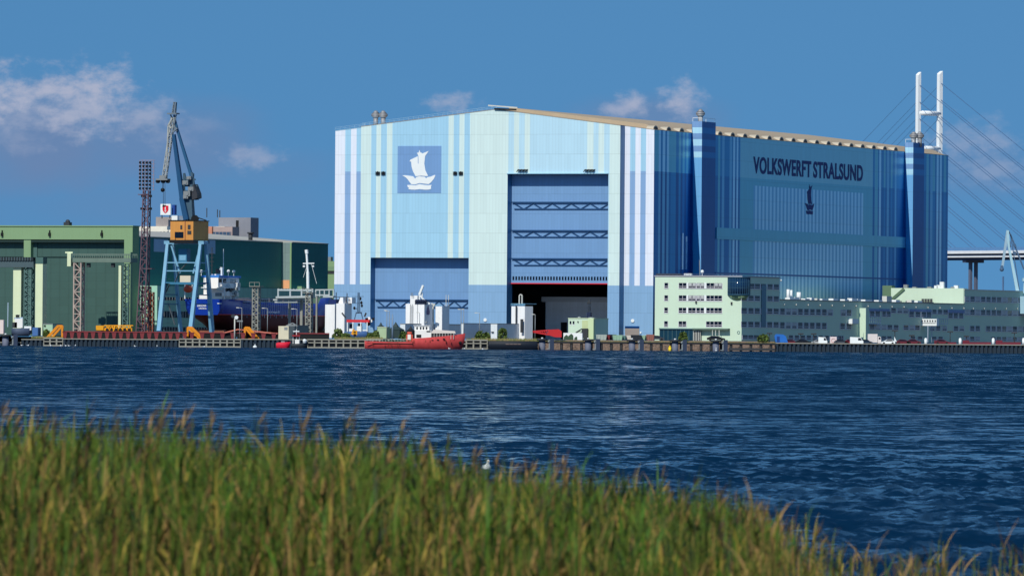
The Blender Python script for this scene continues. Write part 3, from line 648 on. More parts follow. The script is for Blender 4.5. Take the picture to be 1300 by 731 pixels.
# high-rise behind
hr = Fr('high_rise_block', 'pale grey high-rise roofline showing above the long dark green roof', 'building', 240, 2800)
def hx(px, y, ly=0): return hr.p(px, y, ly)
a, b = hx(165, 300), hx(285, 287.5); mb = MB(); mb.box(a.x, b.x, 0, 16, 0, b.z, 0); z0, z1 = hx(200, 297).z, hx(200, 294).z
for k in range(26):
    x = a.x+.6+k*(b.x-a.x-1)/26; mb.box(x, x+1.0, -.1, 0, z0, z1, 1)
mb.box(a.x, b.x, -.15, 0, 0, z0-1.0, 2); mb.build('block', [c8('hr_white', 232, 226, 214), glass, c8('hr_grey', 176, 170, 164, var=.2)], hr)
a, b = hx(196.5, 290), hx(216, 275.5); mb = MB(); mb.box(a.x, b.x, 1, 10, hx(200, 289).z, b.z); mb.build('penthouse', c8('hr_grey2', 156, 148, 148, var=.15), hr)
a, b = hx(216, 290), hx(225.8, 273.8); mb = MB(); mb.box(a.x+.02, b.x, 1.2, 9, hx(200, 289).z, b.z); mb.build('penthouse', whitep, hr, label='white lift house')
a, b = hx(262, 290), hx(303, 275.5); mb = MB(); mb.box(a.x, b.x, 12, 20, 30, b.z); c = hx(286, 283); mb.box(c.x-.6, c.x+.6, 11.9, 12, c.z-1.8, c.z+1.2, 1); mb.build('penthouse', [c8('hr_slate', 132, 134, 146, var=.12), black], hr, label='darker grey roof block on the right')  # right-hand roof block in a darker grey
a, b = hx(264, 305), hx(279.5, 288); mb = MB(); mb.box(a.x, b.x, -8, -.2, 20, b.z); mb.build('brick_wing', c8('hr_brick', 196, 132, 108, var=.15), hr)
a, b = hx(279.5, 305), hx(304, 288.3); mb = MB(); mb.box(a.x+.02, b.x, -7, -.2, 20, b.z, 0); mb.box(a.x, b.x-.5, -7.1, -7, 20, hx(290, 294.8).z, 1)
for k in range(5): mb.box(a.x+1+k*1.6, a.x+1.15+k*1.6, -7.2, -7.1, 20, hx(290, 294.8).z, 0)
mb.build('glazed_wing', [c8('hr_pink', 172, 152, 150), c8('hr_glass', 66, 86, 112, rough=.2)], hr)
for px, y0 in ((262.5, 264), (276, 266), (279, 267)):
    a = hx(px, 276, 14); mb = MB(); mb.bar(a, (a.x, a.y, hx(px, y0, 14).z), .28); mb.build('aerial', dkgrey, hr)
# rooftop sign
sg = Fr('rooftop_sign', 'white square rooftop sign with a red shield crest', 'sign', 210.5, 2797, z=at(210, 274, 2797).z)
a, b = sg.p(204, 273), sg.p(217, 259); mb = MB(); mb.box(a.x, b.x, -.3, .3, a.z, b.z); brd = mb.build('board', whitep, sg)
S = lambda u, v: (a.x+(b.x-a.x)*(u-155)/(290-155), a.z+(b.z-a.z)*(250-v)/(250-98))
mb = MB(); mb.prism([S(u, v) for u, v in ((184, 124), (226, 118), (262, 124), (262, 180), (246, 210), (222, 228), (200, 212), (184, 180))], 'y', -.4, -.31, 0)
mb.prism([S(u, v) for u, v in ((184, 124), (184, 112), (204, 108), (206, 120), (222, 112), (228, 126), (222, 138), (204, 132), (184, 146))], 'y', -.46, -.41, 2)
for poly in (((222, 136), (232, 158), (224, 158), (228, 172), (240, 182), (222, 172), (204, 184), (216, 172), (218, 158), (212, 158)), ((208, 200), (222, 176), (238, 200), (222, 190)), ((218, 190), (226, 190), (224, 218), (220, 218))):
    mb.prism([S(u, v) for u, v in poly], 'y', -.5, -.41, 1)
mb.build('crest', [c8('crest_red', 214, 24, 52), whitep, black], brd)
mb = MB(); c = sg.p(219.5, 266, 3); mb.box(c.x-.0, c.x+1.2, 2, 4, sg.p(219, 272.5).z, sg.p(219, 260).z); mb.build('side_board', c8('sign_side_blue', 30, 70, 150), sg)
mb = MB()
for x in (a.x+.5, b.x-.5): mb.bar((x, .2, a.z-1.4), (x, .2, a.z), .3)
mb.build('support', dkgrey, sg)
# ------------------------------------------------------------------ gate gantries
gm = c8('gantry_green', 106, 124, 116, var=.2); colg = c8('column_pale', 214, 224, 190, var=.06, streak=.08); lat = c8('lattice_grey_green', 88, 118, 116)
g2 = Fr('gate_gantry', 'grey gantry with a walkway beam and lattice legs in front of the green door', 'gantry', 125, 2205)
q = lambda x, y, l=0: g2.p(x, y, l)
mb = MB(); a, b = q(92, 337), q(166, 327.5); mb.box(a.x, b.x, 0, 5, q(120, 333).z, b.z, 0); z1 = q(120, 322.5).z
n = 26
for k in range(n+1):
    x = a.x+(b.x-a.x)*k/n
    for y in (-.05, 4.9): mb.bar((x, y, b.z), (x, y, z1), .14)
for y in (-.05, 4.9): mb.bar((a.x, y, z1), (b.x, y, z1), .16); mb.bar((a.x, y, b.z+.9), (b.x, y, b.z+.9), .12)
mb.build('beam', gm, g2)
a, b = q(85.2, 338), q(90, 321.5); mb = MB(); mb.box(a.x, b.x, 0, 3, a.z, b.z); c = q(87, 321); mb.box(c.x-1.4, c.x+1.2, .5, 2, b.z, b.z+.5); mb.build('cabin', colg, g2)
for px, y in ((110, 338.5), (141, 338.5)): c = q(px, y); mb = MB(); mb.box(c.x-.5, c.x+.5, 1, 2, c.z-.2, q(px, 334).z); mb.build('hoist', dkgrey, g2)
mb = MB(); a = q(92.2, 430); b = q(102.8, 333); mb.lattice(((a.x+b.x)/2, 1.6, 0), ((a.x+b.x)/2, 1.6, b.z), (b.x-a.x)*.9, (b.x-a.x)*.9, 10, .42, 0, tb=.26)
mb.build('lattice_leg', [c8('leg_pink_grey', 178, 160, 154, var=.35)], g2)
mb = MB(); a, b = q(149, 430), q(153, 337); mb.box(a.x, b.x, .5, 2.5, 0, b.z); mb.build('column', colg, g2)
mb = MB(); a = q(154.3, 430); b = q(162.5, 335); mb.lattice(((a.x+b.x)/2, 1.5, 0), ((a.x+b.x)/2, 1.5, b.z), 1.8, 1.8, 16, .28, tb=.18); mb.build('lattice_leg', lat, g2, label='grey green lattice leg')
mb = MB(); a, b = q(163.2, 430), q(165, 320); mb.box(a.x, b.x, .5, 2, 0, b.z); mb.build('column', c8('column_green', 120, 150, 120), g2, label='thin green column')
g1 = Fr('gate_gantry', 'heavier gantry at the left picture edge with dark beam between two pale columns', 'gantry', 20, 2203)
q = lambda x, y, l=0: g1.p(x, y, l)
mb = MB(); a, b = q(-60, 339), q(42.5, 326.5); mb.box(a.x, b.x, 0, 5, a.z, q(20, 331).z, 0); mb.box(a.x, b.x, -.3, 5.2, q(20, 331).z, b.z, 1)
for k in range(30): x = a.x+(b.x-a.x)*k/30; mb.box(x, x+.3, -.45, -.3, q(20, 331).z, b.z, 0)
mb.build('beam', [c8('beam_slate', 74, 92, 100), c8('beam_dark', 32, 42, 48)], g1)
for (x0, x1, y0) in ((14.4, 25.2, 339), (42.6, 52.6, 335)):
    mb = MB(); a, b = q(x0, 430), q(x1, y0); mb.box(a.x, b.x, 1, 4, 0, b.z); mb.build('column', colg, g1)
mb = MB(); a, b = q(42.6, 430), q(53, 326.5); mb.box(a.x, b.x, 1, 4, q(45, 334.8).z, b.z); mb.build('column_head', c8('pier_green', 0, 0, 0), g1)
mb = MB(); a, b = q(29, 430), q(38, 339); mb.lattice(((a.x+b.x)/2, 2, 0), ((a.x+b.x)/2, 2, b.z), 2.3, 2.3, 15, .32, 0, tb=.22); mb.build('lattice_leg', lat, g1)
# ------------------------------------------------------------------ floodlight mast
fm = Fr('floodlight_mast', 'tall purple-brown lattice mast carrying a tall panel of floodlights', 'floodlight', 185, 2125)
mm = c8('mast_brown', 104, 80, 92, var=.25); q = lambda x, y, l=0: fm.p(x, y, l)
mb = MB(); zt = q(186, 242).z; c0 = q(180.5, 430); c1 = q(186.5, 242); zm = q(184, 330).z
mb.lattice((c0.x, 0, 0), (q(184.2, 330).x, 0, zm), 2.9, 2.0, 9, .3, tb=.18); mb.lattice((q(184.2, 330).x, 0, zm), (c1.x, 0, zt), 2.0, 1.7, 12, .26, tb=.15); mb.build('mast', mm, fm)
a, b = q(177.3, 241), q(195.6, 203.5); mb = MB()
for i in range(6):
    x = a.x+(b.x-a.x)*i/5; mb.bar((x, -.2, a.z), (x, -.2, b.z), .15)
for j in range(9):
    z = a.z+(b.z-a.z)*j/8; mb.bar((a.x, -.2, z), (b.x, -.2, z), .13); mb.bar((a.x, .8, z), (b.x, .8, z), .1)
pan = mb.build('lamp_panel', c8('panel_mauve', 150, 134, 150), fm); first = None
for j in range(8):
    for i in range(4):
        x = a.x+(b.x-a.x)*(i+.4)/4.3; z = a.z+(b.z-a.z)*(j+.5)/8
        if first is None:
            m_ = MB(); m_.cyl((0, -.9, -.2), (0, -.25, 0), .36, .22, 10); first = m_.build('lamp', black, pan, loc=(x, 0, z))
        else: dup(first, pan, (x, 0, z))
for px, y in ((182, 249), (191, 249), (181, 265), (191, 265)):
    c = q(px, y); m_ = MB(); m_.box(c.x-.4, c.x+.4, -.8, .3, c.z-.35, c.z+.35); m_.build('lamp', black, fm)
for px, y in ((182, 247), (189, 341)): c = q(px, y); m_ = MB(); m_.box(c.x-1.3, c.x+1.5, -1.2, 1.2, c.z-.15, c.z+.1); m_.build('platform', mm, fm)
st = Fr('scaffold_tower', 'rusty brown scaffold tower at the foot of the floodlight mast', 'scaffold', 188, 2128)
q = lambda x, y, l=0: st.p(x, y, l)
mb = MB(); z = q(187, 364).z; mb.lattice((q(186, 400).x, 0, 0), (q(186, 400).x, 0, z), 1.9, 1.9, 12, .32, tb=.18); mb.build('tower', rust, st)
mb = MB(); z = q(192, 371).z; mb.lattice((q(192, 400).x, .5, 0), (q(192, 400).x, .5, z), 1.0, 1.0, 16, .22, tb=.14); mb.build('ladder_cage', rust, st)
# ------------------------------------------------------------------ big crane
kr = Fr('harbour_crane', 'blue luffing harbour crane with orange-yellow machinery house on splayed legs', 'crane', 236, 2120)
q = lambda x, y, l=0: kr.p(x, y, l)
ztop = q(236, 308).z; H1, H2 = q(215, 308).x, q(257, 308).x; FY = 8.8
bl2 = c8('crane_blue_dark', 58, 120, 156, var=.15)
def foot(px, y, l): v = q(px, y, l); return (v.x, l, 1.6)
feet = [(foot(202, 418, -FY), (H1, -1.2, ztop), 1.15), (foot(229.5, 416, FY), (H1+.6, 1.2, ztop), .95), (foot(242, 420, -FY), (H2, -1.2, ztop), 1.15), (foot(269, 419, FY), (H2+.6, 1.2, ztop), 1.25)]
for f, t, ww in feet:
    mb = MB(); mb.bar(t, f, ww*.75, ww*.85, w2=ww*1.05); lg = mb.build('leg', bluep, kr)
    mb = MB(); mb.box(f[0]-1.3, f[0]+1.3, f[1]-3.2, f[1]+3.2, 0, .8)
    for s_ in (-2.3, -.8, .8, 2.3): mb.cyl((f[0]-.4, f[1]+s_, .45), (f[0]+.4, f[1]+s_, .45), .45)
    mb.build('bogie', bl2, lg)
mb = MB(); mb.box(H1-1, H2+1.2, -1.8, -1.0, ztop-.5, ztop+.5); mb.box(H1-1, H2+1.2, 1.0, 1.8, ztop-.5, ztop+.5); mb.box(H1-1, H1+.4, -1, 1, ztop-.5, ztop+.4); mb.box(H2-.2, H2+1.2, -1, 1, ztop-.5, ztop+.4); mb.build('top_frame', bluep, kr)
def lev(y, fy=None):
    z = q(236, y).z; u = z/ztop; return z, u
for y in (333.5, 344, 359, 374, 386):
    z, u = lev(y)
    pts = [Vector(f).lerp(Vector(t), (z-1.6)/(ztop-1.6)) for f, t, _ in feet]
    for i_, j_, ok in ((0, 2, y < 360), (1, 3, y in (333.5, 359)), (0, 1, True), (2, 3, True)):
        if ok: mb = MB(); mb.bar(pts[i_], pts[j_], .32); mb.build('cross_beam', bluep if y < 350 else bl2, kr)
for x0, y0, x1, y1 in ((217.5, 311, 228.5, 347), (254.5, 311, 245.5, 347)): mb = MB(); mb.bar(q(x0, y0, -1), q(x1, y1, -1), .5); mb.build('brace', bluep, kr)
z = q(236, 359).z; mb = MB(); pts = [Vector(f).lerp(Vector(t), (z-1.6)/(ztop-1.6)) for f, t, _ in feet]; mb.box(pts[0].x+1, pts[3].x, -2.6, 2.6, z-.5, z+.1); mb.build('platform', bl2, kr)
a, b = q(232.5, 359), q(246, 350); mb = MB(); mb.box(a.x, b.x, -2.4, .5, z+.1, b.z); mb.build('electrical_room', c8('cream_paint', 214, 204, 184), kr)
a, b = q(229, 333), q(239.5, 316); mb = MB(); mb.box(a.x, b.x, -1.4, 1.4, a.z, b.z, 0); mb.box(a.x+.3, b.x-.3, -1.45, -1.4, a.z+.6, a.z+2.1, 1); mb.build('cable_drum_room', [bl2, bluep], kr)
mb = MB()
for (x0, y0, x1, y1) in ((216, 359, 204, 386), (239, 332, 228, 344), (228, 344, 222, 359), (214, 386, 222, 412), (206, 386, 212, 359)): mb.bar(q(x0, y0, -2), q(x1, y1, -2), .8, .12)
for k in range(14): z = 3+k*1.2; mb.box(q(217, 400).x-.5, q(217, 400).x+.5, -2.3, -1.5, z, z+.08)
mb.build('stairs', c8('stairs_steel', 96, 104, 110), kr)
# slewing part
a = q(216.2, 304.6, -5); b = q(245.4, 280.5, -5); yy = kr.s_(264.6, 295, b.x).y; zh0, zh1 = a.z, b.z
yel = c8('house_orange', 206, 142, 72, var=.12, streak=.2); yel2 = c8('house_orange', 0, 0, 0)
mb = MB(); mb.box(a.x, b.x, -5, yy, zh0, zh1, 0); house = mb.build('machinery_house', yel, kr)
mb = MB(); mb.box(a.x-.25, b.x+.25, -5.25, yy+.25, zh0-.9, zh0, 0); mb.box(a.x-.2, b.x+.2, -5.2, yy+.2, zh1, zh1+.25, 0); mb.build('house_trim', black, house)
def hrect(x0, x1, y0, y1, name, m, d=.12):
    u, v = q(x0, y1, -5), q(x1, y0, -5); mb = MB(); mb.box(u.x, v.x, -5-d, -5.0, u.z, v.z); return mb.build(name, m, house)
hrect(222, 233, 294.5, 302, 'window', glass); hrect(238.5, 242, 285.5, 291, 'louvre', dkgrey); hrect(238, 243, 293, 297.5, 'louvre', dkgrey); hrect(229, 231.5, 286, 291, 'louvre', dkgrey); hrect(234.6, 235.6, 280.6, 304, 'house_seam', rust, .2)
hrect(222, 223, 301.8, 303, 'grab_rail', orangep, .5)
mb = MB(); mb.cyl((0, 0, ztop+.4), (0, 0, zh0), 2.6, 2.6, 20); mb.build('slew_ring', bl2, kr)
mb = MB(); mb.bar(q(239, 279.5, 0), q(246, 276.5, 0), .8); mb.cyl(q(247.5, 278, -1), q(247.5, 278, 1), 1.2); mb.bar(q(243, 279, 0), q(247.6, 274.6, 0), .4); mb.bar(q(252, 279, 0), q(247.6, 274.6, 0), .4); mb.bar(q(247, 275, 0), q(262, 280, 0), .3); mb.build('winch', black, kr)
tb = c8('jib_blue', 24, 74, 116, var=.15, streak=.1)  # shade on the jib is put into its colour, darkened throughout
mb = MB(); mb.bar(q(237.3, 279, -1), q(231.6, 252, -1), 1.7, 1.6, w2=1.4); mb.bar(q(231.6, 252, -1), q(220.7, 171, -1), 1.35, 1.4, w2=.95); mb.bar(q(236.5, 279, .8), q(231.2, 252, .8), 1.4); mb.build('jib', tb, kr)
mb = MB(); mb.bar(q(244.5, 228, .2), q(224.5, 163, .2), .9, .9, w2=.7); mb.bar(q(224.5, 163, .2), q(220.8, 146, .2), .7, .7, w2=.4); mb.bar(q(244.5, 228, 1.8), q(225, 163, 1.8), .5); mb.build('tie_strut', c8('strut_blue', 34, 84, 124, var=.15), kr)
mb = MB(); mb.bar(q(241.5, 279, .3), q(241, 252, .3), 2.4, 2.2, w2=1.9); mb.bar(q(241, 252, .3), q(244.5, 220, .3), 1.5, 1.5, w2=.8); mb.bar(q(234, 254, 0), q(233.6, 220, 0), .5); mb.bar(q(249, 250, 0), q(243.3, 219, 0), .6)
for (x0, y0, x1, y1) in ((232, 236, 251, 236), (233, 242, 250, 244), (232, 229, 248, 228), (233, 250, 252, 253), (234, 220, 238, 236), (243, 220, 239, 236), (236, 229, 246, 243)): mb.bar(q(x0, y0, 0), q(x1, y1, 0), .45)
mb.build('tower_frame', c8('tower_slate', 62, 88, 108, var=.3), kr)
mb = MB(); P_ = [q(x, y, 0) for x, y in ((246.5, 254), (253.4, 251.5), (253, 246), (248.5, 234), (246, 238))]; mb.prism([(p.x, p.z) for p in P_], 'y', -1.6, 1.6); mb.build('counterweight', c8('cw_dark', 52, 54, 62, var=.25), kr)
for x, y, s_ in ((236, 232, .9), (238, 246, 1.1), (243, 240, .9), (240.5, 226, .7), (236.5, 250, .8)):
    c = q(x, y, -1.2); mb = MB(); mb.box(c.x-s_, c.x+s_, -1.8, -.6, c.z-s_*.7, c.z+s_*.7); mb.cyl((c.x, -2.0, c.z), (c.x, -1.8, c.z), s_*.6); mb.build('winch_box', greyp, kr)
mb = MB(); top = q(219, 149, 0); mb.lattice(q(220, 149, 0), q(208.8, 226, 0), 1.0, 1.3, 18, .24, tb=.18, d0=1.2, d1=1.2) if False else mb.lattice(q(220, 149, 0), q(208.8, 226, 0), .95, 1.15, 13, .2, tb=.11, d0=1.0, d1=1.0); mb.bar(q(218.6, 150, -.6), q(213.4, 160, -.6), .4); mb.bar(q(213.4, 160, -.6), q(212, 196, -.6), .32); mb.bar(q(213.4, 159, -.6), q(217.5, 163, -.6), .4); mb.bar(q(212, 196, -.6), q(210, 215, -.6), .25); mb.build('fly_jib', c8('fly_jib_grey', 170, 172, 170, var=.2), kr)
mb = MB(); a, b = q(200, 229, 0), q(214.5, 227, 0); mb.box(a.x, b.x, -1.2, 1.2, a.z, b.z, 0)
for x in (200.5, 207, 213): c = q(x, 230, 0); mb.cyl((c.x, -.4, c.z), (c.x, .4, c.z), .65, m=1)
mb.box(q(204, 228).x, q(211, 228).x, -1, 1, b.z, b.z+1.0, 0); mb.build('jib_head', [greyp, black], kr)
mb = MB(); a, b = q(214, 145.4, 0), q(226, 143.6, 0); mb.box(a.x, b.x, -1.2, 1.2, a.z, b.z); mb.bar(q(216.5, 146, 0), q(219.5, 152, 0), .35); mb.bar(q(224, 146, 0), q(221, 152, 0), .35); mb.bar(q(224.8, 163, -.7), q(219, 168, -.7), .5)
mb.lattice(q(220.8, 144, 0), q(222.4, 130, 0), .9, .7, 5, .2); mb.bar(q(217, 149, -.5), q(224.5, 167, -.5), .4); mb.bar(q(223, 149, -.5), q(218, 171, -.5), .4); mb.build('masthead', c8('masthead_grey', 110, 122, 134), kr)
mb = MB()
for x in (207.3, 209.4): mb.cyl(q(x, 230, 0), q(x+.1, 262, 0), .07, n=5)
mb.build('hoist_rope', dkgrey, kr)
mb = MB(); c = q(206.5, 241.3, 0); mb.sphere(c, .65); mb.bar(c, q(206.8, 230, 0), .1); mb.build('hook_block', black, kr)
# ------------------------------------------------------------------ lattice dock towers, rig gantries, foremast
def lattower(px, x0, x1, y0, Y, label, m, w0=None):
    f = Fr('lattice_tower', label, 'lattice tower', px, Y, group=None); a, b = f.p(x0, 400), f.p(x1, y0); mb = MB(); w_ = (b.x-a.x)*.8
    mb.lattice(((a.x+b.x)/2, 0, 0), ((a.x+b.x)/2, 0, b.z), w_, w_, 13, .26, tb=.18); mb.build('mast', m, f); mb = MB(); mb.box(a.x-.6, b.x+.6, -1.6, 1.6, b.z, b.z+.2)
    for x in (a.x-.5, (a.x+b.x)/2, b.x+.5): mb.bar((x, -1.5, b.z+.2), (x, -1.5, b.z+1.3), .12)
    mb.bar((a.x-.5, -1.5, b.z+1.3), (b.x+.5, -1.5, b.z+1.3), .12); mb.build('platform', m, f)
lg_ = c8('dock_tower_grey', 146, 146, 140, var=.25)
lattower(325.5, 321, 330, 364, 2100, 'grey lattice tower standing before the middle of the blue ship', lg_)
lattower(392, 388.5, 396.5, 372, 2105, 'grey lattice tower under the ship bow gantry', lg_)
gg = Fr('bow_gantry', 'pale steel gantry platform above the bow of the blue ship', 'gantry', 375, 2112)
q = lambda x, y, l=0: gg.p(x, y, l); mb = MB()
mb.bar(q(352.5, 377.4), q(397.5, 376.6), 3, .6); mb.bar(q(354, 368), q(396, 368.5), .5, .5)
for x in (353.3, 368.6, 383, 391, 397): mb.bar(q(x, 377), q(x, 366.4), .42)
mb.bar(q(347, 380.5), q(390, 379.5), .45); mb.bar(q(349, 383.4), q(378, 383.2), .45)
for k in range(12): x = 354+k*3.8; mb.bar(q(x, 368), q(x, 366), .14)
mb.build('frame', c8('gantry_pale', 176, 184, 188, var=.15), gg)
mb = MB(); a, b = q(377.5, 368), q(383, 363.4); mb.box(a.x, b.x, 0, 2, a.z, b.z); mb.build('cabin', PG, gg)
mb = MB(); a = q(378, 400); mb.bar((a.x, 3, 0), (a.x, 3, q(378, 377).z), .8); a = q(356, 400); mb.bar((a.x, 7, 0), (a.x, 7, q(356, 377).z), .6); mb.bar((a.x, 7, q(356, 378).z), q(357, 377.5), .5); mb.build('leg', lg_, gg)
g3 = Fr('access_gangway', 'short pale railed gangway between the ship bow and the white silo', 'gangway', 410, 2140)
q = lambda x, y, l=0: g3.p(x, y, l); mb = MB(); mb.bar(q(411.5, 376.6), q(424.5, 376.6), 2, .5); mb.bar(q(400.5, 368), q(424, 367.6), .4); mb.bar(q(400.5, 374.5), q(418, 374.5), .4)
for x in (401, 406, 412, 418, 423.7): mb.bar(q(x, 376.5), q(x, 367.7), .35)
mb.build('walkway', c8('gantry_pale', 0, 0, 0), g3); mb = MB(); 
for x in (402, 422): a = q(x, 400, 2); mb.bar((a.x, 2, 0), (a.x, 2, q(x, 376, 2).z), .5)
mb.build('leg', lg_, g3)
# ================================================================== BLUE CARGO SHIP ON THE SHIPLIFT
def loft(mb, secs, mats_by_row, close_top=None):
    """secs: list of rings (same length); faces between; mats_by_row per ring segment"""
    n = len(secs[0]); base = len(mb.v)
    for r in secs: mb.v += [tuple(p) for p in r]
    for i in range(len(secs)-1):
        for j in range(n-1):
            a = base+i*n+j; mb.f.append((a, a+1, a+n+1, a+n)); mb.m.append(mats_by_row[j]); mb.smooth.append(True)
    for e in (0, len(secs)-1):
        r = secs[e]; mb.f.append(tuple(base+e*n+j for j in range(n))); mb.m.append(mats_by_row[0]); mb.smooth.append(False)
    if close_top is not None:
        for i in range(len(secs)-1):
            mb.f.append((base+i*n, base+(i+1)*n, base+(i+1)*n+n-1, base+i*n+n-1)); mb.m.append(close_top); mb.smooth.append(False)
cs = Fr('cargo_ship', 'blue cargo ship with maroon bottom and white bridge up on the shiplift', 'ship', 283, 2150)
q = lambda x, y, l=0: cs.p(x, y, l); qs = lambda x, y, l=0: cs.s_(x, y, l)
Bm = -q(233, 385).x; zd = q(258, 379.5).z; zm = q(258, 399).z; zk = 2.2; Ls = qs(417, 384, -Bm/2).y/1.03; yfr0, yfr1 = qs(308, 385).y, qs(389, 385).y
hb = c8('hull_blue', 4, 50, 152, rough=.4, var=.06, streak=.06); hr_ = c8('hull_maroon', 84, 30, 36, rough=.7, var=.2, streak=.1); hl = c8('hull_line', 226, 80, 60)
secs = []
for u, dk_, wl, kk, zz_, zw, zkk in ((0, .94, .72, .02, zd, zm, zm-.2), (.02, 1, .8, .1, zd, zm, zm-1.2), (.06, 1, .9, .3, zd, zm, zk+2.5), (.14, 1, 1, .6, zd-.2, zm, zk), (.3, 1, 1, .85, zd-.8, zm, zk), (.6, 1, 1, .88, zd-1.0, zm, zk), (.78, 1, .96, .7, zd-.8, zm, zk), (.8, 1, .95, .68, zd+.9, zm, zk),
                                     (.88, .9, .7, .4, zd+1.1, zm, zk), (.94, .66, .38, .16, zd+1.3, zm, zk), (.98, .34, .1, .04, zd+1.5, zm, zk+.3), (1.03, .05, .02, .01, zd+1.8, zm+1.5, zk+4)):
    y = u*Ls; c = -Bm/2; h = Bm/2; zt_ = zw+.12
    right = [(c+h*dk_, zz_), (c+h*(dk_*.6+wl*.4), zw+(zz_-zw)*.3), (c+h*(dk_*.1+wl*.9), zt_), (c+h*wl, zw-.12), (c+h*(wl*.75+kk*.25), zw-(zw-zkk)*.6), (c+h*kk, zkk)]
    left = [(2*c-x, z) for x, z in right][::-1]; secs.append([(x, y, z) for x, z in right+left])
mb = MB(); loft(mb, secs, [0, 0, 2, 1, 1, 1, 1, 1, 2, 0, 0], close_top=3); mb.build('hull', [hb, hr_, hl, c8('deck_green', 70, 96, 84)], cs)
# cradles under the keel
for k in range(8): mb = MB(); mb.box(-Bm+2, -2, 6+k*(Ls-14)/7-.6, 6+k*(Ls-14)/7+.6, 0, zk+.1); mb.build('cradle', rust, cs)
def fit(u, v, w_): p0, p1 = q(250.6, 389.2), q(262.2, 386.6); return Vector((p0.x+(p1.x-p0.x)*u, .25-.35*w_ if False else -.06-.06*w_, p0.z+(p1.z-p0.z)*v))
text_mesh('LARGONA', fit, whitep, cs)
def fit(u, v, w_): p0, p1 = q(252.6, 392.3), q(262.6, 390.6); return Vector((p0.x+(p1.x-p0.x)*u, -.06-.06*w_, p0.z+(p1.z-p0.z)*v))
text_mesh('LIMASSOL', fit, whitep, cs)
mb = MB(); a, b = q(276, 385.6), q(283, 384.6); mb.box(a.x, b.x-.4, -.12, -.02, a.z, b.z); mb.build('name_stripe', whitep, cs)
def fit(u, v, w_): p0, p1 = qs(338.6, 398.3), qs(354.5, 394.8); return Vector((.06+.08*w_, p0.y+(p1.y-p0.y)*u, p0.z+(p1.z-p0.z)*v))
text_mesh('tsesnapoli', fit, c8('hull_letter', 170, 185, 220), cs)
# superstructure
W_ = whitep; sup = c8('ship_white', 236, 232, 232, var=.06)
def sx(px): return q(px, 365).x
y0 = 1.0; ya = qs(286, 370).y; yb = qs(303, 370).y; z_ = lambda y: q(262, y).z
xA, xB, xC = sx(251), sx(264), -.4
mb = MB(); mb.box(xA, -.8, 1.2, yb-1, zd-.1, z_(374)); mb.box(xA+1, -1.0, 2.2, yb-3, z_(374), z_(366)); sp_o = mb.build('superstructure', sup, cs)
mb = MB(); mb.box(sx(262.5), sx(270.5), 2.6, 8, z_(374), z_(357)); mb.box(sx(263), sx(269.6), 2.8, 7.5, z_(357), z_(347.6)); mb.build('deckhouse', sup, sp_o)
for zz1 in (374, 365, 357): mb = MB(); mb.box(xA+.4 if zz1 > 360 else sx(262.5), .2, 1.6, yb-3 if zz1 < 370 else yb, z_(zz1)-.12, z_(zz1)+.12); mb.build('deck_edge', W_, sp_o)
# wheelhouse further forward
wy0, wy1 = qs(287, 360, -1).y, qs(302, 360, -1).y
mb = MB(); mb.box(-5.5, -.6, qs(277, 360, -.6).y, wy1, z_(366), z_(352.5), 0); mb.build('wheelhouse', c8('wheelhouse_white', 250, 246, 246, var=.06), sp_o)
mb = MB(); mb.box(-6.2, -.3, qs(275.5, 350, -1).y, wy1+.8, z_(352.3), z_(349.6)); mb.build('wheelhouse_roof', c8('roof_blue', 54, 128, 216, var=.05), sp_o)
for px in (278, 292.5, 296.5, 283.5): c = qs(px, 356.5, -1); mb = MB(); mb.box(-.6, -.52, c.y-1.1, c.y+1.1, z_(358.5), z_(353.8)); mb.build('window', black, sp_o)
rn = random.Random(4)
for k in range(16):   # rails, ducts and lockers along the shaded side, deepened to catch the sun
    c = qs(271+rn.random()*30, 370, -.6); zz1 = z_(375-rn.random()*16); mb = MB(); s1 = .4+rn.random()*.9; mb.box(-.9, .6, c.y-s1, c.y+s1, zz1-.5, zz1+.7*s1); mb.build('deck_locker', [sup, greyp, W_, offw, dkgrey][k % 5], sp_o)
mb = MB()
for zz1 in (374, 365, 357):
    for h in (.6, 1.1): mb.bar((.2, 3, z_(zz1)+h), (.2, yb-1, z_(zz1)+h), .1)
    for k in range(12): y = 3+(yb-4)*k/11; mb.bar((.2, y, z_(zz1)), (.2, y, z_(zz1)+1.1), .1)
for px in (285, 293, 299, 301.5): c = qs(px, 370, .1); mb.bar((.1, c.y, zd), (.1, c.y, z_(366)), .3)
mb.build('railing', W_, sp_o)
c = q(240.3, 367, 2); mb = MB(); mb.sphere((c.x, 1.2, c.z), 1.25, n=14, k=8, sc_=(.95, 1.9, .9)); mb.sphere((c.x, .3, c.z+.8), .6); mb.build('lifeboat', c8('lifeboat_orange', 216, 88, 62), cs)
mb = MB(); mb.bar((c.x-1, 1, zd), (c.x-1, 1, c.z+1.6), .25); mb.bar((c.x+1, 2, zd), (c.x+1, 2, c.z+1.6), .25); mb.bar((c.x-1, 1, c.z+1.6), (c.x+1, 2, c.z+1.6), .25); mb.build('davit', W_, cs)
mb = MB(); p = q(281.5, 350, ya); mb.bar(p, q(281.6, 339.5, ya), .5); mb.bar(q(279, 341.8, ya), q(284, 341.8, ya), .3); mb.bar(q(279.5, 339.8, ya), q(284, 339.8, ya), .25); mb.bar(q(283.6, 349, ya), q(283.7, 316, ya), .16); mb.build('radar_mast', W_, cs)
mb = MB(); mb.bar(q(269, 348, 6), q(269.2, 314, 6), .22); 
for y, d in ((322, 2.5), (327, 2), (332, 2.8), (337, 1.6)): mb.bar(q(269-d, y, 6), q(269+d, y, 6), .16)
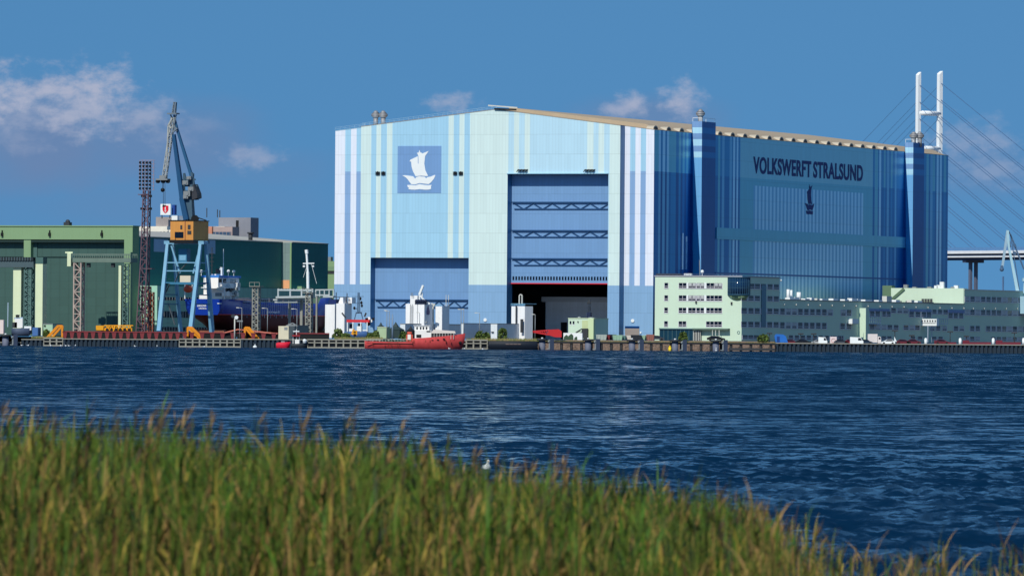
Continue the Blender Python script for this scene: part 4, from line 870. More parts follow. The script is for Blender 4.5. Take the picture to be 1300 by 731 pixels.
mb.box(q(265.5, 345).x, q(269, 345).x, 5, 7, q(267, 346.5).z, q(267, 341).z); mb.build('signal_mast', dkgrey, cs)
for x, y in ((290, 344.3), (296.8, 344.7), (255.6, 344.4), (263.5, 335)):
    c = q(x, y, ya); mb = MB(); mb.sphere(c, .5); mb.bar(c, (c.x, c.y, z_(350)), .16); mb.build('radome', W_, cs)
mb = MB(); ym = qs(391, 370, -5).y; mb.bar(q(391.3, 378, ym), q(390.8, 345, ym), .75); mb.bar(q(390.8, 345, ym), q(389, 317, ym), .55, w2=.5); mb.bar(q(389.6, 322, ym), q(388.9, 317, ym), .8); mb.bar(q(384.8, 334.4, ym), q(399, 334.2, ym), .32)
mb.bar(q(391, 334, ym), q(385, 352, ym), .08); mb.bar(q(395, 334, ym), q(402, 360, ym), .08); mb.cyl(q(386, 337, ym-.3), q(386, 339.5, ym-.3), .4); mb.cyl(q(397.6, 337, ym-.3), q(397.6, 339.5, ym-.3), .3); mb.build('foremast', W_, cs)
mb = MB()
for k in range(34): y = yfr0+(yfr1-yfr0)*k/33; mb.bar((.18, y, zd-4.6-(k % 3)*.5), (.18, y, zd+.2), .11)
mb.bar((.2, yfr0-8, zd+.3), (.2, yfr1, zd+.2), .25); mb.bar((.2, yfr0, zd-.7), (.2, yfr1, zd-.7), .2); mb.build('side_frames', c8('frame_pale', 150, 165, 185), cs)
mb = MB()
for k in range(4): y = Ls*(.3+.115*k); mb.box(-Bm+1.6, -1.6, y, y+Ls*.1, zd-1, zd+.6)
mb.build('hatch_cover', c8('hatch_grey', 90, 84, 92), cs)
# ================================================================== SILOS AND SHEDS
silow = c8('silo_white', 240, 240, 244, rough=.6, var=.05, streak=.09)
def silo(label, pxc, Y, parts, extra=None, group='white silos by the blue hall', ribs=True, th=TH):
    f = Fr('silo', label, 'silo', pxc, Y, group=group, th=th); q = lambda x, y, l=0: f.p(x, y, l)
    for (x0, x1, x2, ytop) in parts:    # lit face x0..x1, shaded side to x2
        a, b = q(x0, 428), q(x1, ytop); dep = f.s_(x2, 400, b.x).y if x2 else 6; mb = MB()
        mb.box(a.x, b.x, 0, dep, 0, b.z)
        if ribs:
            n = max(1, round((b.x-a.x)/1.35)); r = (b.x-a.x)/n/2
            for k in range(n): mb.box(a.x+2*r*k+.07, a.x+2*r*(k+1)-.07, -.07, .0, 0, b.z-.05)
        mb.build('silo_body', silow, f)
    return f, q
f, q = silo('twin white silos at the ship bow with clutter on top', 428, 2128, [(412.5, 425.2, 427.5, 386.6), (426.6, 437.4, 446.5, 385.2)])
mb = MB(); a, b = q(428, 385), q(434, 377.5); mb.hexa([(a.x, 1, a.z), (b.x, 1, a.z), (b.x, 4, a.z), (a.x, 4, a.z), (a.x+.6, 1, b.z), (b.x, 1, b.z), (b.x, 4, b.z), (a.x+.6, 4, b.z)]); a, b = q(437, 385), q(442, 377.5); mb.box(a.x, b.x, 3, 6, a.z, b.z); mb.build('hopper', silow, f)
mb = MB()
for x, y in ((426.8, 371), (440.6, 372)): mb.bar(q(x, 385, 3), q(x, y, 3), .2)
for x in (427, 431, 436, 440, 443): mb.bar(q(x, 385, 2), q(x, 376.8, 2), .14)
mb.bar(q(427, 377, 2), q(443, 377, 2), .16); a, b = q(443.7, 386, 5), q(446, 383.5, 5); mb.cyl((a.x, 5, a.z), (a.x, 5, b.z), .6); mb.build('railing', dkgrey, f)
mb = MB(); a, b = q(416, 386), q(425, 380); mb.box(a.x, b.x, 1, 4, a.z, b.z); mb.build('cabin', c8('cabin_blue', 24, 40, 96), f)
f, q = silo('tallest white silo with a raised conveyor spout, behind the red ship', 527, 2124, [(514.8, 521, 524, 385.6), (520.4, 530, 533, 375.2), (530.1, 538.8, 548.6, 386)])
mb = MB(); mb.bar(q(532.8, 386, 1), q(532.6, 371, 1), .4); mb.bar(q(532.6, 374, 1), q(537.2, 362.2, 1), .62, .6); mb.bar(q(533, 374.5, 1), q(541, 384, 1), .42); mb.bar(q(541, 384, 1), q(546, 385.5, 1), .5); mb.bar(q(536, 386, 1.6), q(536, 371.5, 1.6), .4); mb.build('conveyor_spout', whitep, f)
mb = MB(); a, b = q(527, 386), q(539.5, 382); mb.box(a.x, b.x, -.2, 2, a.z, b.z)
for k in range(5): mb.sphere((a.x+.5+k*.75, -.2, b.z), .5)
mb.build('pump_gear', c8('gear_navy', 30, 44, 74), f)
mb = MB(); c = f.s_(543.3, 394, f.p(538.8, 400).x); mb.prism([(c.y-1, c.z-1.3), (c.y+1, c.z-1.3), (c.y+1.3, c.z-.4), (c.y, c.z+1.6), (c.y-1.3, c.z-.4)], 'x', c.x+.02, c.x+.1); mb.build('drop_emblem', navy, f)
mb = MB()
for x in (522, 524): mb.bar(q(x, 376, -.8), q(x, 371.5, -.8), .16)
mb.bar(q(520.5, 414, -.75), q(521.3, 386, -.75), .14); mb.bar(q(523, 414, -.75), q(523.5, 386, -.75), .14); mb.build('ladder', greyp, f)
f, q = silo('white silo with twin thin masts, right of the conveyor silo', 556, 2130, [(552.7, 561.3, 570.5, 388.8)])
mb = MB(); a = f.s_(566.6, 388, f.p(561, 400).x); 
for dy in (-.2, 1.8): mb.bar((a.x, a.y+dy, a.z), (a.x, a.y+dy, a.z+3.3), .14); mb.bar((a.x, a.y+dy, a.z), (a.x, a.y+dy, a.z+.1), .8)
mb.bar(q(549.6, 412), q(549.6, 387), .5); mb.bar(q(549.6, 388), q(552, 386), .5); mb.bar(q(548, 385), q(551, 389), .5); mb.build('pipework', offw, f)
mb = MB(); mb.bar(q(552.6, 387.2), q(561.5, 387.2), .18);
for k in range(5): x = 552.9+k*2; mb.bar(q(x, 389), q(x, 387), .14)
mb.build('railing', bluep, f)
f, q = silo('white silo with a hooped vent pipe in front of the raised door', 658, 2128, [(649, 654.8, 655.6, 388.9), (656.2, 666.4, 676.4, 388.7)], th=.62)
mb = MB(); a, b = q(659.3, 388, .8), q(662.9, 376, .8); r = (b.x-a.x)/2
mb.bar(a, (a.x, .8, b.z), .3); mb.bar((b.x, .8, a.z), b, .3)
for k in range(6): t, t2 = math.pi*k/6, math.pi*(k+1)/6; mb.bar((a.x+r+r*math.cos(t), .8, b.z+r*math.sin(t)), (a.x+r+r*math.cos(t2), .8, b.z+r*math.sin(t2)), .3)
mb.build('vent_pipe', offw, f)
mb = MB(); z1, z0 = q(660, 385.6).z, q(660, 388.7).z; xa, xb = q(649, 390).x, q(666.3, 390).x
for k in range(9):
    x = xa+(xb-xa)*k/8; mb.bar((x, 0, z0), (x, 0, z1), .13)
mb.bar((xa, 0, z1), (xb, 0, z1), .16); mb.bar((xb, 0, z1), (xb, 6, z1), .16)
for k in range(6): mb.box(xa+k*.7, xa+k*.7+.5, .5, 1.2, z0, z0+.5+.1*(k % 3))
mb.build('railing', bluep, f); mb = MB(); mb.bar(q(655.4, 411, -.7), q(655.5, 388, -.7), .35); mb.bar(q(662.4, 422, -1), q(662.5, 405, -1), .9, .3); mb.build('downpipe', dkgrey, f)
shedside = c8('shed_white', 220, 226, 234, rough=.6, var=.05, seams=(1.5, 2.4, .06))
def shed(label, x0, x1, x2, yt, Y, yb=424):
    f = Fr('storage_shed', label, 'shed', x0, Y, group='low white storage sheds in front of the hall'); a, b = f.p(x0, 426), f.p(x1, yt); dep = f.s_(x2, 415, b.x).y
    mb = MB(); mb.box(a.x, b.x, 0, dep, 0, b.z); mb.build('wall', shedside, f); mb = MB(); mb.box(a.x-.1, b.x+.12, -.12, dep+.1, b.z, b.z+.15); mb.build('roof', greyp, f); return f
shed('low white shed whose lit end peeks out left of the conveyor silo', 508, 514.4, 584.5, 411.2, 2112)
shed('low white shed with the narrowest lit end, right of the twin-mast silo', 585, 589, 623, 410.6, 2112)
f = shed('low white shed with a wider lit end beside the hooped-pipe silo', 623, 631.2, 663, 411, 2112)
mb = MB(); a = f.p(624, 421.3); mb.box(a.x, a.x+.8, -.5, 0, a.z-.1, a.z+.1); mb.build('lamp', black, f)
# ------------------------------------------------------------------ small buildings and tents on the quay
def hut(name, label, cat, x0, x1, x2, yt, yb, Y, m, m2=None, rooft=None, th=TH, z=None):
    zz = at(x0, yb, Y).z if z is None else z
    f = Fr(name, label, cat, x0, Y, z=max(zz, 2.2), th=th); a, b = f.p(x0, yb), f.p(x1, yt); dep = f.s_(x2, (yt+yb)/2, b.x).y if x2 else 2.5
    mb = MB(); mb.box(a.x, b.x, 0, dep, -.6, b.z); o = mb.build('wall', m, f)
    if rooft: mb = MB(); mb.box(a.x-.1, b.x+.12, -.12, dep+.1, b.z, b.z+.2); mb.build('roof', rooft, f)
    return f, a, b, dep
f, a, b, dep = hut('green_hut', 'pale green hut with dark side beside the orange ramp frame', 'hut', 55, 66.8, 79, 411.6, 430, 2080, c8('hut_green', 168, 200, 172), rooft=greyp)
mb = MB(); c = f.p(57, 413.4); mb.box(c.x-.2, c.x+.3, -.3, 0, c.z-.2, c.z+.2); mb.build('lamp', black, f)
f, a, b, dep = hut('beige_container', 'beige container with a small grille on the dark quay', 'container', 353.4, 366.4, 374, 413.8, 430, 2062, c8('container_beige', 206, 198, 176, streak=.06), th=.2)
c = f.p(363, 417); mb = MB(); mb.box(c.x-.5, c.x+.5, -.06, 0, c.z-.4, c.z+.4); mb.build('grille', greyp, f); mb = MB()
c = f.p(365, 411.5); mb.bar((a.x+2, 1, b.z), (a.x+4, 1, b.z+.9), .3); mb.bar((a.x+4, 1, b.z+.9), (a.x+5.5, 1, b.z), .3); mb.box(a.x+2.5, a.x+5, .6, 1.6, b.z, b.z+.4); mb.build('roof_frame', greyp, f)
f, a, b, dep = hut('grey_workshop', 'grey-green workshop right behind the beige container', 'hut', 368, 372, 392, 413.5, 428, 2078, c8('workshop_grey', 110, 126, 126, var=.15), rooft=greyp)
f, a, b, dep = hut('site_hut', 'pale green hut between two dark tents', 'hut', 479, 491.6, 495, 415.6, 430, 2085, c8('hut_sage', 166, 188, 154), rooft=c8('hut_roof', 190, 200, 180))
def tent(label, x0, x1, ytop, yb, Y, m, peak=.5):
    f = Fr('tent', label, 'tent', x0, Y); a, b = f.p(x0, 428), f.p(x1, ytop); zb = f.p(x0, yb).z; w_ = b.x-a.x; mb = MB(); y1 = w_
    mb.box(a.x, b.x, 0, y1, 0, zb, 0); c = (a.x+w_*peak, y1/2, b.z)
    R4 = [(a.x-.1, -.1, zb), (b.x+.1, -.1, zb), (b.x+.1, y1+.1, zb), (a.x-.1, y1+.1, zb)]
    mid_ = [tuple(Vector(r).lerp(Vector((c[0], c[1], zb+(b.z-zb)*.6)), .62)) for r in R4]
    for k in range(4): mb.face([R4[k], R4[(k+1) % 4], mid_[(k+1) % 4], mid_[k]], 0); mb.face([mid_[k], mid_[(k+1) % 4], c], 0)
    mb.build('canvas', m, f)
tm = c8('tent_dark', 44, 62, 66, var=.15)
tent('large dark peaked tent right of the pale green hut', 492.5, 507.4, 408.3, 418.5, 2090, tm, .45); tent('small dark peaked tent left behind the pale green hut', 478.4, 485.6, 408.6, 415, 2100, tm)
tent('black peaked awning left of the red ship wheelhouse', 515.8, 523.8, 413, 420, 2075, c8('tent_black', 26, 30, 36, var=.2))
# green house with stairs in front of raised door
f, a, b, dep = hut('green_pump_house', 'two-storey pale green house with outside stairs before the open hall', 'building', 721.3, 754.2, 772, 404.6, 433, 2090, pgreen, rooft=c8('coping_green', 210, 226, 190))
q = f.p
mb = MB(); u, v = q(747, 433), q(754.2, 404.4); mb.box(u.x, v.x+.02, -.5, 1, -.6, v.z+.1); mb.build('stair_tower', c8('tower_green', 200, 218, 176, var=.06), f)
for x in (724.3, 728.2): u, v = q(x-1.1, 411.5), q(x+1.1, 407.5); mb = MB(); mb.box(u.x, v.x, -.05, 0, u.z, v.z); mb.box(u.x-.1, v.x+.1, -.1, -.05, u.z-.25, u.z, 1); mb.build('window', [glass, whitep], f)
u, v = q(738.8, 433), q(746.8, 406.6); mb = MB(); mb.box(u.x, v.x, -.06, 0, 1, v.z); mb.build('wall_panel', c8('panel_yellow_green', 192, 204, 158), f)
mb = MB(); mb.bar(q(731, 422, -1), q(738, 417.6, -1), .25); mb.bar(q(738, 417.6, -1), q(746.5, 417.4, -1), .3); mb.bar(q(729, 424, -1), q(737, 419.5, -1), .2); u, v = q(739.5, 429, -.6), q(747, 417.6, -.6); mb.box(u.x, v.x, -1.4, -.6, u.z, v.z); mb.build('stairs', dkgrey, f)
for x, h in ((735.4, 401.8), (750.6, 402.6)): c = q(x, 404.5, 2); mb = MB(); mb.cyl((c.x, 2, b.z), (c.x, 2, q(x, h, 2).z), .5 if x < 740 else .9); mb.build('roof_vent', steel, f)
mb = MB(); c = q(734, 408.4); mb.box(c.x-.15, c.x+.15, -.3, 0, c.z-.2, c.z+.2); mb.build('lamp', black, f)
# stack rising from behind
sf = Fr('exhaust_stack', 'thin dark stack rising behind the green pump house', 'chimney', 747, 2105); mb = MB(); a, b = sf.p(745, 404), sf.p(749.6, 396.4); mb.box(a.x, b.x, 0, 1, 0, b.z); mb.build('housing', c8('stack_navy', 30, 42, 72), sf); mb = MB(); a, b = sf.p(746, 396), sf.p(748.5, 385); mb.box(a.x, b.x, .3, .7, 12 if a.z < 12 else a.z-.5, b.z); mb.bar((a.x-.4, .5, b.z), (b.x+.3, .5, b.z), .2); mb.build('flue', dkgrey, sf)
# white hoarding with green shapes
hf = Fr('hoarding', 'white billboard with dark green tree shapes beside the red boat', 'billboard', 727, 2070); a, b = hf.p(715.2, 432), hf.p(739.2, 422.6); mb = MB(); mb.box(a.x, b.x, 0, .5, 0, b.z); o = mb.build('board', whitep, hf)
for cx, s_ in ((718.5, .75), (724.5, .9), (731, .5)):
    c = hf.p(cx, 431.5); mb = MB(); mb.prism([(c.x-s_, max(c.z, 0)), (c.x+s_, max(c.z, 0)), (c.x+s_*.9, c.z+1.2*s_+.3), (c.x+.2*s_, c.z+2.1*s_), (c.x-s_*.8, c.z+1.3*s_)], 'y', -.05, -.01); mb.build('tree_mark', c8('sign_green', 60, 84, 66), o)
# ------------------------------------------------------------------ orange frames, red rail stands, yellow machinery
def oframe(label, x0, x1, yt, yb, Y, flip):
    f = Fr('ramp_frame', label, 'steel frame', x0, Y, z=2.35, th=0, group='orange steel ramp frames on the quay'); q = f.p; mb = MB()
    A, B, T = (q(x0, yb), q(x1, yb), q(x1 if flip else x0, yt)); T2 = q((x1-5) if flip else (x0+4.5), yt)
    for l in (0, 1.6):
        o_ = Vector((0, l, 0)); base0, base1 = Vector((A.x, l, .1)), Vector((B.x, l, .1)); t1, t2 = Vector((T.x, l, T.z)), Vector((T2.x, l, T2.z))
        mb.bar(base0, base1, .45); mb.bar(t1, t2, .5); mb.bar(t1, (T.x, l, .1), .55); mb.bar(t2, base0 if flip else base1, .75); mb.bar(t1, base0.lerp(base1, .3 if flip else .75), .6)
    mb.build('frame', orangep, f); mb = MB()
    for u in (.15, .5, .85): mb.bar(Vector((T2.x, 0, T2.z)).lerp(Vector((A.x if flip else B.x, 0, .1)), u), Vector((T2.x, 1.6, T2.z)).lerp(Vector((A.x if flip else B.x, 1.6, .1)), u), .3)
    mb.build('cross_tie', orangep, f)
oframe('leftmost orange frame leaning right, by the pale green hut', 60, 79, 413.4, 428.5, 2066, True)
oframe('orange frame under the crane leg, leaning left', 238.2, 257.4, 415.4, 429.2, 2066, False)
oframe('orange frame before the maroon hull of the blue ship', 310.8, 328, 415.6, 428.6, 2066, False)
rs0 = None; rsm = c8('rail_stand_red', 124, 50, 56, var=.2, streak=.12); k = 0
rpos = [81+8.9*i for i in range(8)]+[152+9.0*i for i in range(10)]+[242+13.0*i for i in range(9)]
for px in rpos:
    p = at(px+1.5, 430, 2064)
    if px > 345 and px < 352: pass
    lab = None
    if rs0 is None:
        o = bpy.data.objects.new('rail_stand', None); C.objects.link(o); o.location = (p.x, 2064, 2.2); tag(o, 'red trestle of the shiplift rail along the dark quay', 'trestle', 'red trestles in a row along the quay edge')
        mb = MB(); mb.hexa([(-.32, -.4, 0), (.32, -.4, 0), (.32, .4, 0), (-.32, .4, 0), (-.68, -.5, 1.9), (.68, -.5, 1.9), (.68, .5, 1.9), (-.68, .5, 1.9)]); mb.build('trestle', rsm, o)
        mb = MB(); mb.box(-.8, .8, -.6, .6, 1.9, 2.1); mb.build('rail_head', rsm, o); rs0 = o
    else: dup(rs0, None, (p.x, 2064, 2.2))
rb = Fr('transfer_rail', 'long red steel rail beam behind the row of red trestles', 'rail', 210, 2068, z=2.2, th=0); mb = MB()
for x0, x1 in ((79, 232), (233, 300), (301, 418)):
    a, b = rb.p(x0, 425), rb.p(x1, 425); mb.box(a.x, b.x, 0, .8, 1.9, 2.25)
mb.build('beam', rsm, rb); mb = MB()
for x0, x1 in ((79, 232), (233, 300), (301, 418)): mb.box(rb.p(x0, 425).x, rb.p(x1, 425).x, .2, .5, 0, 1.9)  # dark backdrop added for the shade in the gaps between trestles
mb.build('gap_shade', black, rb); mb = MB(); mb.bar(rb.p(282, 423, -.5), rb.p(302, 418, -.5), .35); mb.bar(rb.p(302, 418, -.5), rb.p(352, 423.5, -.5), .35); mb.build('sloping_pipe', c8('pipe_salmon', 206, 120, 104), rb)
ym = Fr('crane_parts', 'row of yellow-orange machine parts lying behind the red trestles', 'machine parts', 143, 2075, z=3, th=0); q = ym.p; yl = c8('machine_yellow', 232, 160, 30, var=.2)
mb = MB(); rn = random.Random(9); mb.box(q(122.3, 420).x, q(131.2, 420).x, 0, 2, q(125, 419).z, q(125, 413.4).z); mb.cyl(q(122, 416.5, 1), q(131.5, 416.5, 1), .8)
for x0, x1, y0, y1 in ((132, 169, 412.6, 413.6), (131, 165, 418.4, 419.4)): mb.bar(q(x0, (y0+y1)/2, .5), q(x1, (y0+y1)/2, .5), .3)
for k in range(11): x = 132+k*3.4; mb.bar(q(x, 413.2, .5), q(x+(2 if k % 2 else -1.5), 419.5, .5), .34); 
for k in range(7): x = 134+k*5+rn.random(); c = q(x, 417, 1); mb.box(c.x-.7, c.x+.7, .6, 1.6, 0, c.z+rn.random()*.6)
mb.bar(q(143, 420, 0), q(147.5, 414, 0), .5); mb.bar(q(147.5, 414, 0), q(147.5, 420, 0), .5); mb.build('boom_section', yl, ym)
mb = MB(); 
for k in range(6): mb.cyl(q(136+k*5.6, 418.4, -.3), q(136+k*5.6, 418.4, .2), .45)
mb.build('wheel', black, ym)
# ------------------------------------------------------------------ lamp posts
def lamp(px, y0, Y, label, arm=1.2, yb=430, lean=0):
    f = Fr('lamp_post', label, 'lamp post', px, Y, z=2.4, th=0, group=None); zt = f.p(px, y0).z; mb = MB(); mb.cyl((0, 0, 0), (0, 0, zt), .14, .09, 7); mb.build('pole', steel, f)
    mb = MB(); mb.bar((0, 0, zt), (-arm, 0, zt+.15), .1) if arm else None; mb.box(-arm-.5, -arm+.3, -.25, .25, zt, zt+.22); mb.build('lamp_head', offw, f)
lamp(306.8, 391, 2070, 'grey lamp post against the blue hull, left of the lattice tower')
lamp(339.4, 391.6, 2070, 'grey lamp post against the ship side lettering')
lamp(376.8, 392.5, 2070, 'grey lamp post right of the beige container')
lamp(491, 394.4, 2075, 'lamp post behind the pale green hut, left of its twin', .4); lamp(494, 395, 2090, 'lamp post behind the pale green hut, right of its twin', .8)
lamp(608.7, 397.6, 2100, 'dark lamp post before the pale wall between the two hall doors', 1.0)
lamp(585.2, 393, 2098, 'grey lamp post with camera at the right edge of the small hall door', .5); lamp(588.6, 393, 2105, 'thin grey lamp post right beside the camera post', .2)
lamp(679.2, 399.4, 2090, 'short lamp post right of the hooped-pipe silo', .5); lamp(532.5, 397, 2075, 'thin lamp post in front of the conveyor silo', .5)
f = Fr('camera_post', 'short white post with two round floodlights before the maroon hull', 'lamp post', 297.8, 2060, z=2.4, th=0); mb = MB(); z = f.p(298, 402).z; mb.cyl((0, 0, 0), (0, 0, z), .22, .18, 8); mb.build('pole', offw, f)
for d, m_ in ((-.5, dkgrey), (.5, whitep)): mb = MB(); mb.cyl((d, -.5, z+.2-(.4 if d > 0 else 0)), (d, 0, z+.2-(.4 if d > 0 else 0)), .55); mb.build('floodlight', m_, f)
f = Fr('signal_post', 'small post with a flat grey head beside the round floodlights', 'post', 304.2, 2066, z=2.4, th=0); z = f.p(304, 408).z; mb = MB(); mb.cyl((0, 0, 0), (0, 0, z), .12, .1, 6); mb.box(-.9, .9, -.2, .2, z-.1, z+.35); mb.build('post', greyp, f)
f = Fr('flag_mast', 'slender pole rising from behind the red ship deck', 'mast', 498.2, 2062, z=2.4, th=0); z = f.p(498, 398.6).z; mb = MB(); mb.cyl((0, 0, 0), (0, 0, z), .3, .18, 8); mb.bar((-.9, 0, z*.8), (.4, 0, z*.84), .15); mb.build('pole', c8('mast_grey_blue', 120, 140, 165), f)
# ================================================================== BOATS
YB = 2046.0
def hullprof(f, pts, hw, mats, name='hull', zk=-.6):
    """pts: (px, ytop, half_breadth_factor) from stern to bow, hull running along x; rows: bulwark, side, keel"""
    mb = MB(); secs = []
    for px, yt, k in pts:
        p = f.p(px, yt); h = hw*k; x = p.x; r = [(x, -h, p.z), (x-(.2 if k < .3 else 0), -h*.95, p.z*.45), (x-(1.2 if k < .3 else 0), -h*.75, zk)]; secs.append(r+[(a, -b, c) for a, b, c in r[::-1]])
    loft(mb, secs, [0, 0, 1, 0, 0], close_top=2); return mb.build(name, mats, f)
rsh = Fr('red_ship', 'faded red old tug moored at the quay with white wheelhouse and awning', 'ship', 527, YB, z=0, th=0)
rh = c8('ship_red', 186, 66, 68, rough=.8, var=.3, scale=.5, streak=.22); q = rsh.p
hullprof(rsh, [(463, 432.5, .3), (466, 433, .7), (475, 433.2, .95), (500, 434, 1), (523, 433.8, 1), (524.5, 429.5, 1), (540, 428.6, .98), (560, 427, .9), (575, 425.4, .6), (585, 424, .25), (590.6, 423, .03)], 3.3, [rh, c8('boot_dark', 70, 40, 44), c8('deck_red', 120, 70, 60)])
mb = MB(); 
for x, y, s_ in ((489, 441, 5), (497.5, 440, 4), (507.5, 439.5, 5), (524, 438, 8)): mb = MB(); mb.bar(q(x, y, -3.32), q(x, y-s_*.6, -3.32), .14); mb.build('fender', black, rsh)
for x, y in ((549, 431.8), (556, 431.3), (563.5, 430)): c = q(x, y, -3.1); mb = MB(); mb.box(c.x-.3, c.x+.3, -3.12, -2.9, c.z-.14, c.z+.14); mb.build('porthole', black, rsh)
mb = MB(); c = q(584.3, 435, -1.2); mb.sphere((c.x, -1.2, c.z), .5, n=8, k=5); mb.build('anchor', black, rsh)
cw = c8('cabin_white', 238, 236, 234, var=.06, streak=.06)
rn = random.Random(31); rsk = c8('ship_rust', 130, 62, 44, rough=.9, var=.3)
for k in range(9):
    px = 472+rn.random()*100; hb_ = 434.6 if px < 524 else 431.5; c = q(px, hb_, -3.34 if px < 540 else -3.2); mb = MB(); mb.box(c.x-.06-.12*rn.random(), c.x+.08, c.y-.02, c.y+.5, c.z-.5-rn.random()*.7, c.z); mb.build('rust_streak', rsk, rsh)
mb = MB(); mb.bar(q(465, 435.2, -3.3), q(524, 436, -3.38), .16); mb.build('rub_rail', c8('rub_rail_red', 120, 50, 48), rsh)
mb = MB()
for k in range(15): c = q(466+k*3.9, 433.4, -3.0); mb.bar((c.x, -3.0, c.z), (c.x, -3.0, c.z+.75), .06)
c1, c2 = q(466, 433.4, -3.0), q(521, 433.4, -3.0); mb.bar((c1.x, -3, c1.z+.75), (c2.x, -3, c2.z+.75), .06); mb.build('railing', offw, rsh)
a, b = q(526.5, 429.3, -2.2), q(547.4, 419.2, -2.2); mb = MB(); mb.box(a.x, b.x, -2.3, 2.3, a.z-.3, b.z); wh = mb.build('wheelhouse', cw, rsh)
a2, b2 = q(526, 419, -1.8), q(545, 413.6, -1.8); mb = MB(); mb.box(a2.x, b2.x, -1.9, 1.9, b.z-.02, b2.z); mb.box(a2.x-.3, b2.x+.3, -2.1, 2.1, b2.z, b2.z+.15); mb.build('bridge_deck', cw, wh)
for x in (529.5, 534, 537.5, 541.5): u, v = q(x-.9, 418.2, -1.95), q(x+.9, 414.8, -1.95); m_ = MB(); m_.box(u.x, v.x, -1.96, -1.9, u.z, v.z); m_.build('window', glass, wh)
u, v = q(528.5, 428.4, -2.35), q(534.8, 424.6, -2.35); mb = MB(); mb.cyl(((u.x+v.x)/2, -2.4, (u.z+v.z)/2), ((u.x+v.x)/2, -2.3, (u.z+v.z)/2), .45); mb.box(u.x, v.x, -2.38, -2.3, u.z, v.z); mb.build('door', black, wh)
u, v = q(541.5, 421.4, -2.35), q(546.6, 419.8, -2.35); mb = MB(); mb.box(u.x, v.x, -2.38, -2.3, u.z, v.z); mb.build('window', black, wh)
mb = MB(); A = [q(546.6, 423, -2), q(578.5, 423, -2), q(577.5, 420.2, -2), q(550.5, 418.2, -2)]
mb.prism([(A[0].x, A[0].z), (A[1].x, A[1].z), (A[2].x, A[2].z), (A[3].x, A[3].z)], 'y', -2.2, 2.2); mb.build('awning', c8('awning_white', 222, 212, 206, var=.05), rsh)
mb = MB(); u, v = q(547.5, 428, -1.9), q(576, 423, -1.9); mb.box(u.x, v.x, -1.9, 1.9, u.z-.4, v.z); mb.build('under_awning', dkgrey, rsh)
mb = MB()
for k in range(9): x = u.x+(v.x-u.x)*k/8; mb.bar((x, -2.1, u.z-.5), (x, -2.1, v.z), .12)
mb.build('awning_post', offw, rsh)
mb = MB(); mb.bar(q(541, 414, 0), q(541, 405, 0), .14); mb.bar(q(549.6, 419, 0), q(549.2, 408, 0), .14); mb.bar(q(538, 411, 0), q(544, 409, 0), .1); mb.bar(q(530, 413.6, 0), q(530, 411.5, 0), .3); c = q(541, 409, 0); mb.sphere(c, .4); mb.build('mast', steel, rsh)
u, v = q(515.5, 433, -1), q(524, 422, -1); mb = MB(); mb.box(u.x, v.x, -1.2, 1.2, u.z, v.z-.6); mb.cyl(((u.x+v.x)/2, 0, v.z-.7), ((u.x+v.x)/2, 0, v.z+.2), .7); mb.build('funnel', c8('funnel_red', 196, 84, 66, var=.2), rsh)
u, v = q(517.5, 431, -1.3), q(521.5, 424.5, -1.3); mb = MB(); mb.box(u.x, v.x, -1.5, -1.2, u.z, v.z); mb.build('casing', cw, rsh)
mb = MB(); rn = random.Random(3)
for k in range(10): c = q(486+k*3.6, 433, -1+rn.random()*2); mb.box(c.x-.5, c.x+.5, c.y, c.y+.8, c.z-.3, c.z+.2+rn.random()*.6)
mb.build('deck_gear', c8('gear_green', 60, 84, 76, var=.3), rsh)
# workboat behind the quay with red canopy
wb = Fr('workboat', 'blue-white workboat with red canopy roof and lattice signal mast', 'boat', 458, 2090, z=2.6, th=0); q = wb.p
hullprof(wb, [(437, 421, .6), (444, 420.5, 1), (462, 420, 1), (470, 419.5, .7), (478, 418.5, .05)], 2.4, [c8('wb_hull', 60, 96, 150), navy, greyp], zk=.2)
a, b = q(440, 409, -2.4), q(469, 405.8, -2.4); mb = MB(); mb.box(a.x, b.x, -2.4, 2.4, a.z, b.z); mb.build('canopy', c8('canopy_red', 214, 46, 56), wb)
mb = MB()
for x in (441, 448, 458, 466): mb.bar(q(x, 421, -2.3), q(x, 409, -2.3), .3)
mb.build('canopy_post', whitep, wb)
for x0, x1, yt, m_ in ((443, 450, 417, cw), (453, 460, 414, cw), (460.5, 466, 418.6, whitep)): u, v = q(x0, 421, -1.5), q(x1, yt, -1.5); mb = MB(); mb.box(u.x, v.x, -1.6, 1.5, u.z-.4, v.z); w1 = mb.build('cabin', m_, wb)
for x0, x1, y0, y1 in ((443.6, 449, 411, 416.8), (454.4, 459.5, 410.5, 414)): u, v = q(x0, y1, -1.2), q(x1, y0, -1.2); mb = MB(); mb.box(u.x, v.x, -1.2, 1, u.z, v.z); mb.build('window', glass, wb)
u = [q(x, y, -1.8) for x, y in ((465, 422), (475, 422), (473, 415.5), (466.5, 414.8))]; mb = MB(); mb.prism([(p.x, p.z) for p in u], 'y', -1.9, 1.2); mb.build('slanted_screen', c8('screen_blue', 130, 165, 200), wb)
mb = MB(); mm2 = c8('mast_slate', 66, 90, 118, var=.2); mb.lattice(q(455.4, 397, 0), q(455.4, 371.5, 0), .8, .5, 10, .16); mb.bar(q(447, 376.5, 0), q(462, 376.3, 0), .14); mb.bar(q(448.5, 385, 0), q(461, 384.8, 0), .14); mb.bar(q(449, 391.5, 0), q(454, 391.8, 0), .3)
for s_ in (-1, 1): mb.bar(q(455.4+s_*3, 396.5, 0), q(455.4+s_*5.4, 405.5, 0), .28)
mb.bar(q(451.6, 397, 0), q(459.6, 396.8, 0), .4); mb.build('signal_mast', mm2, wb)
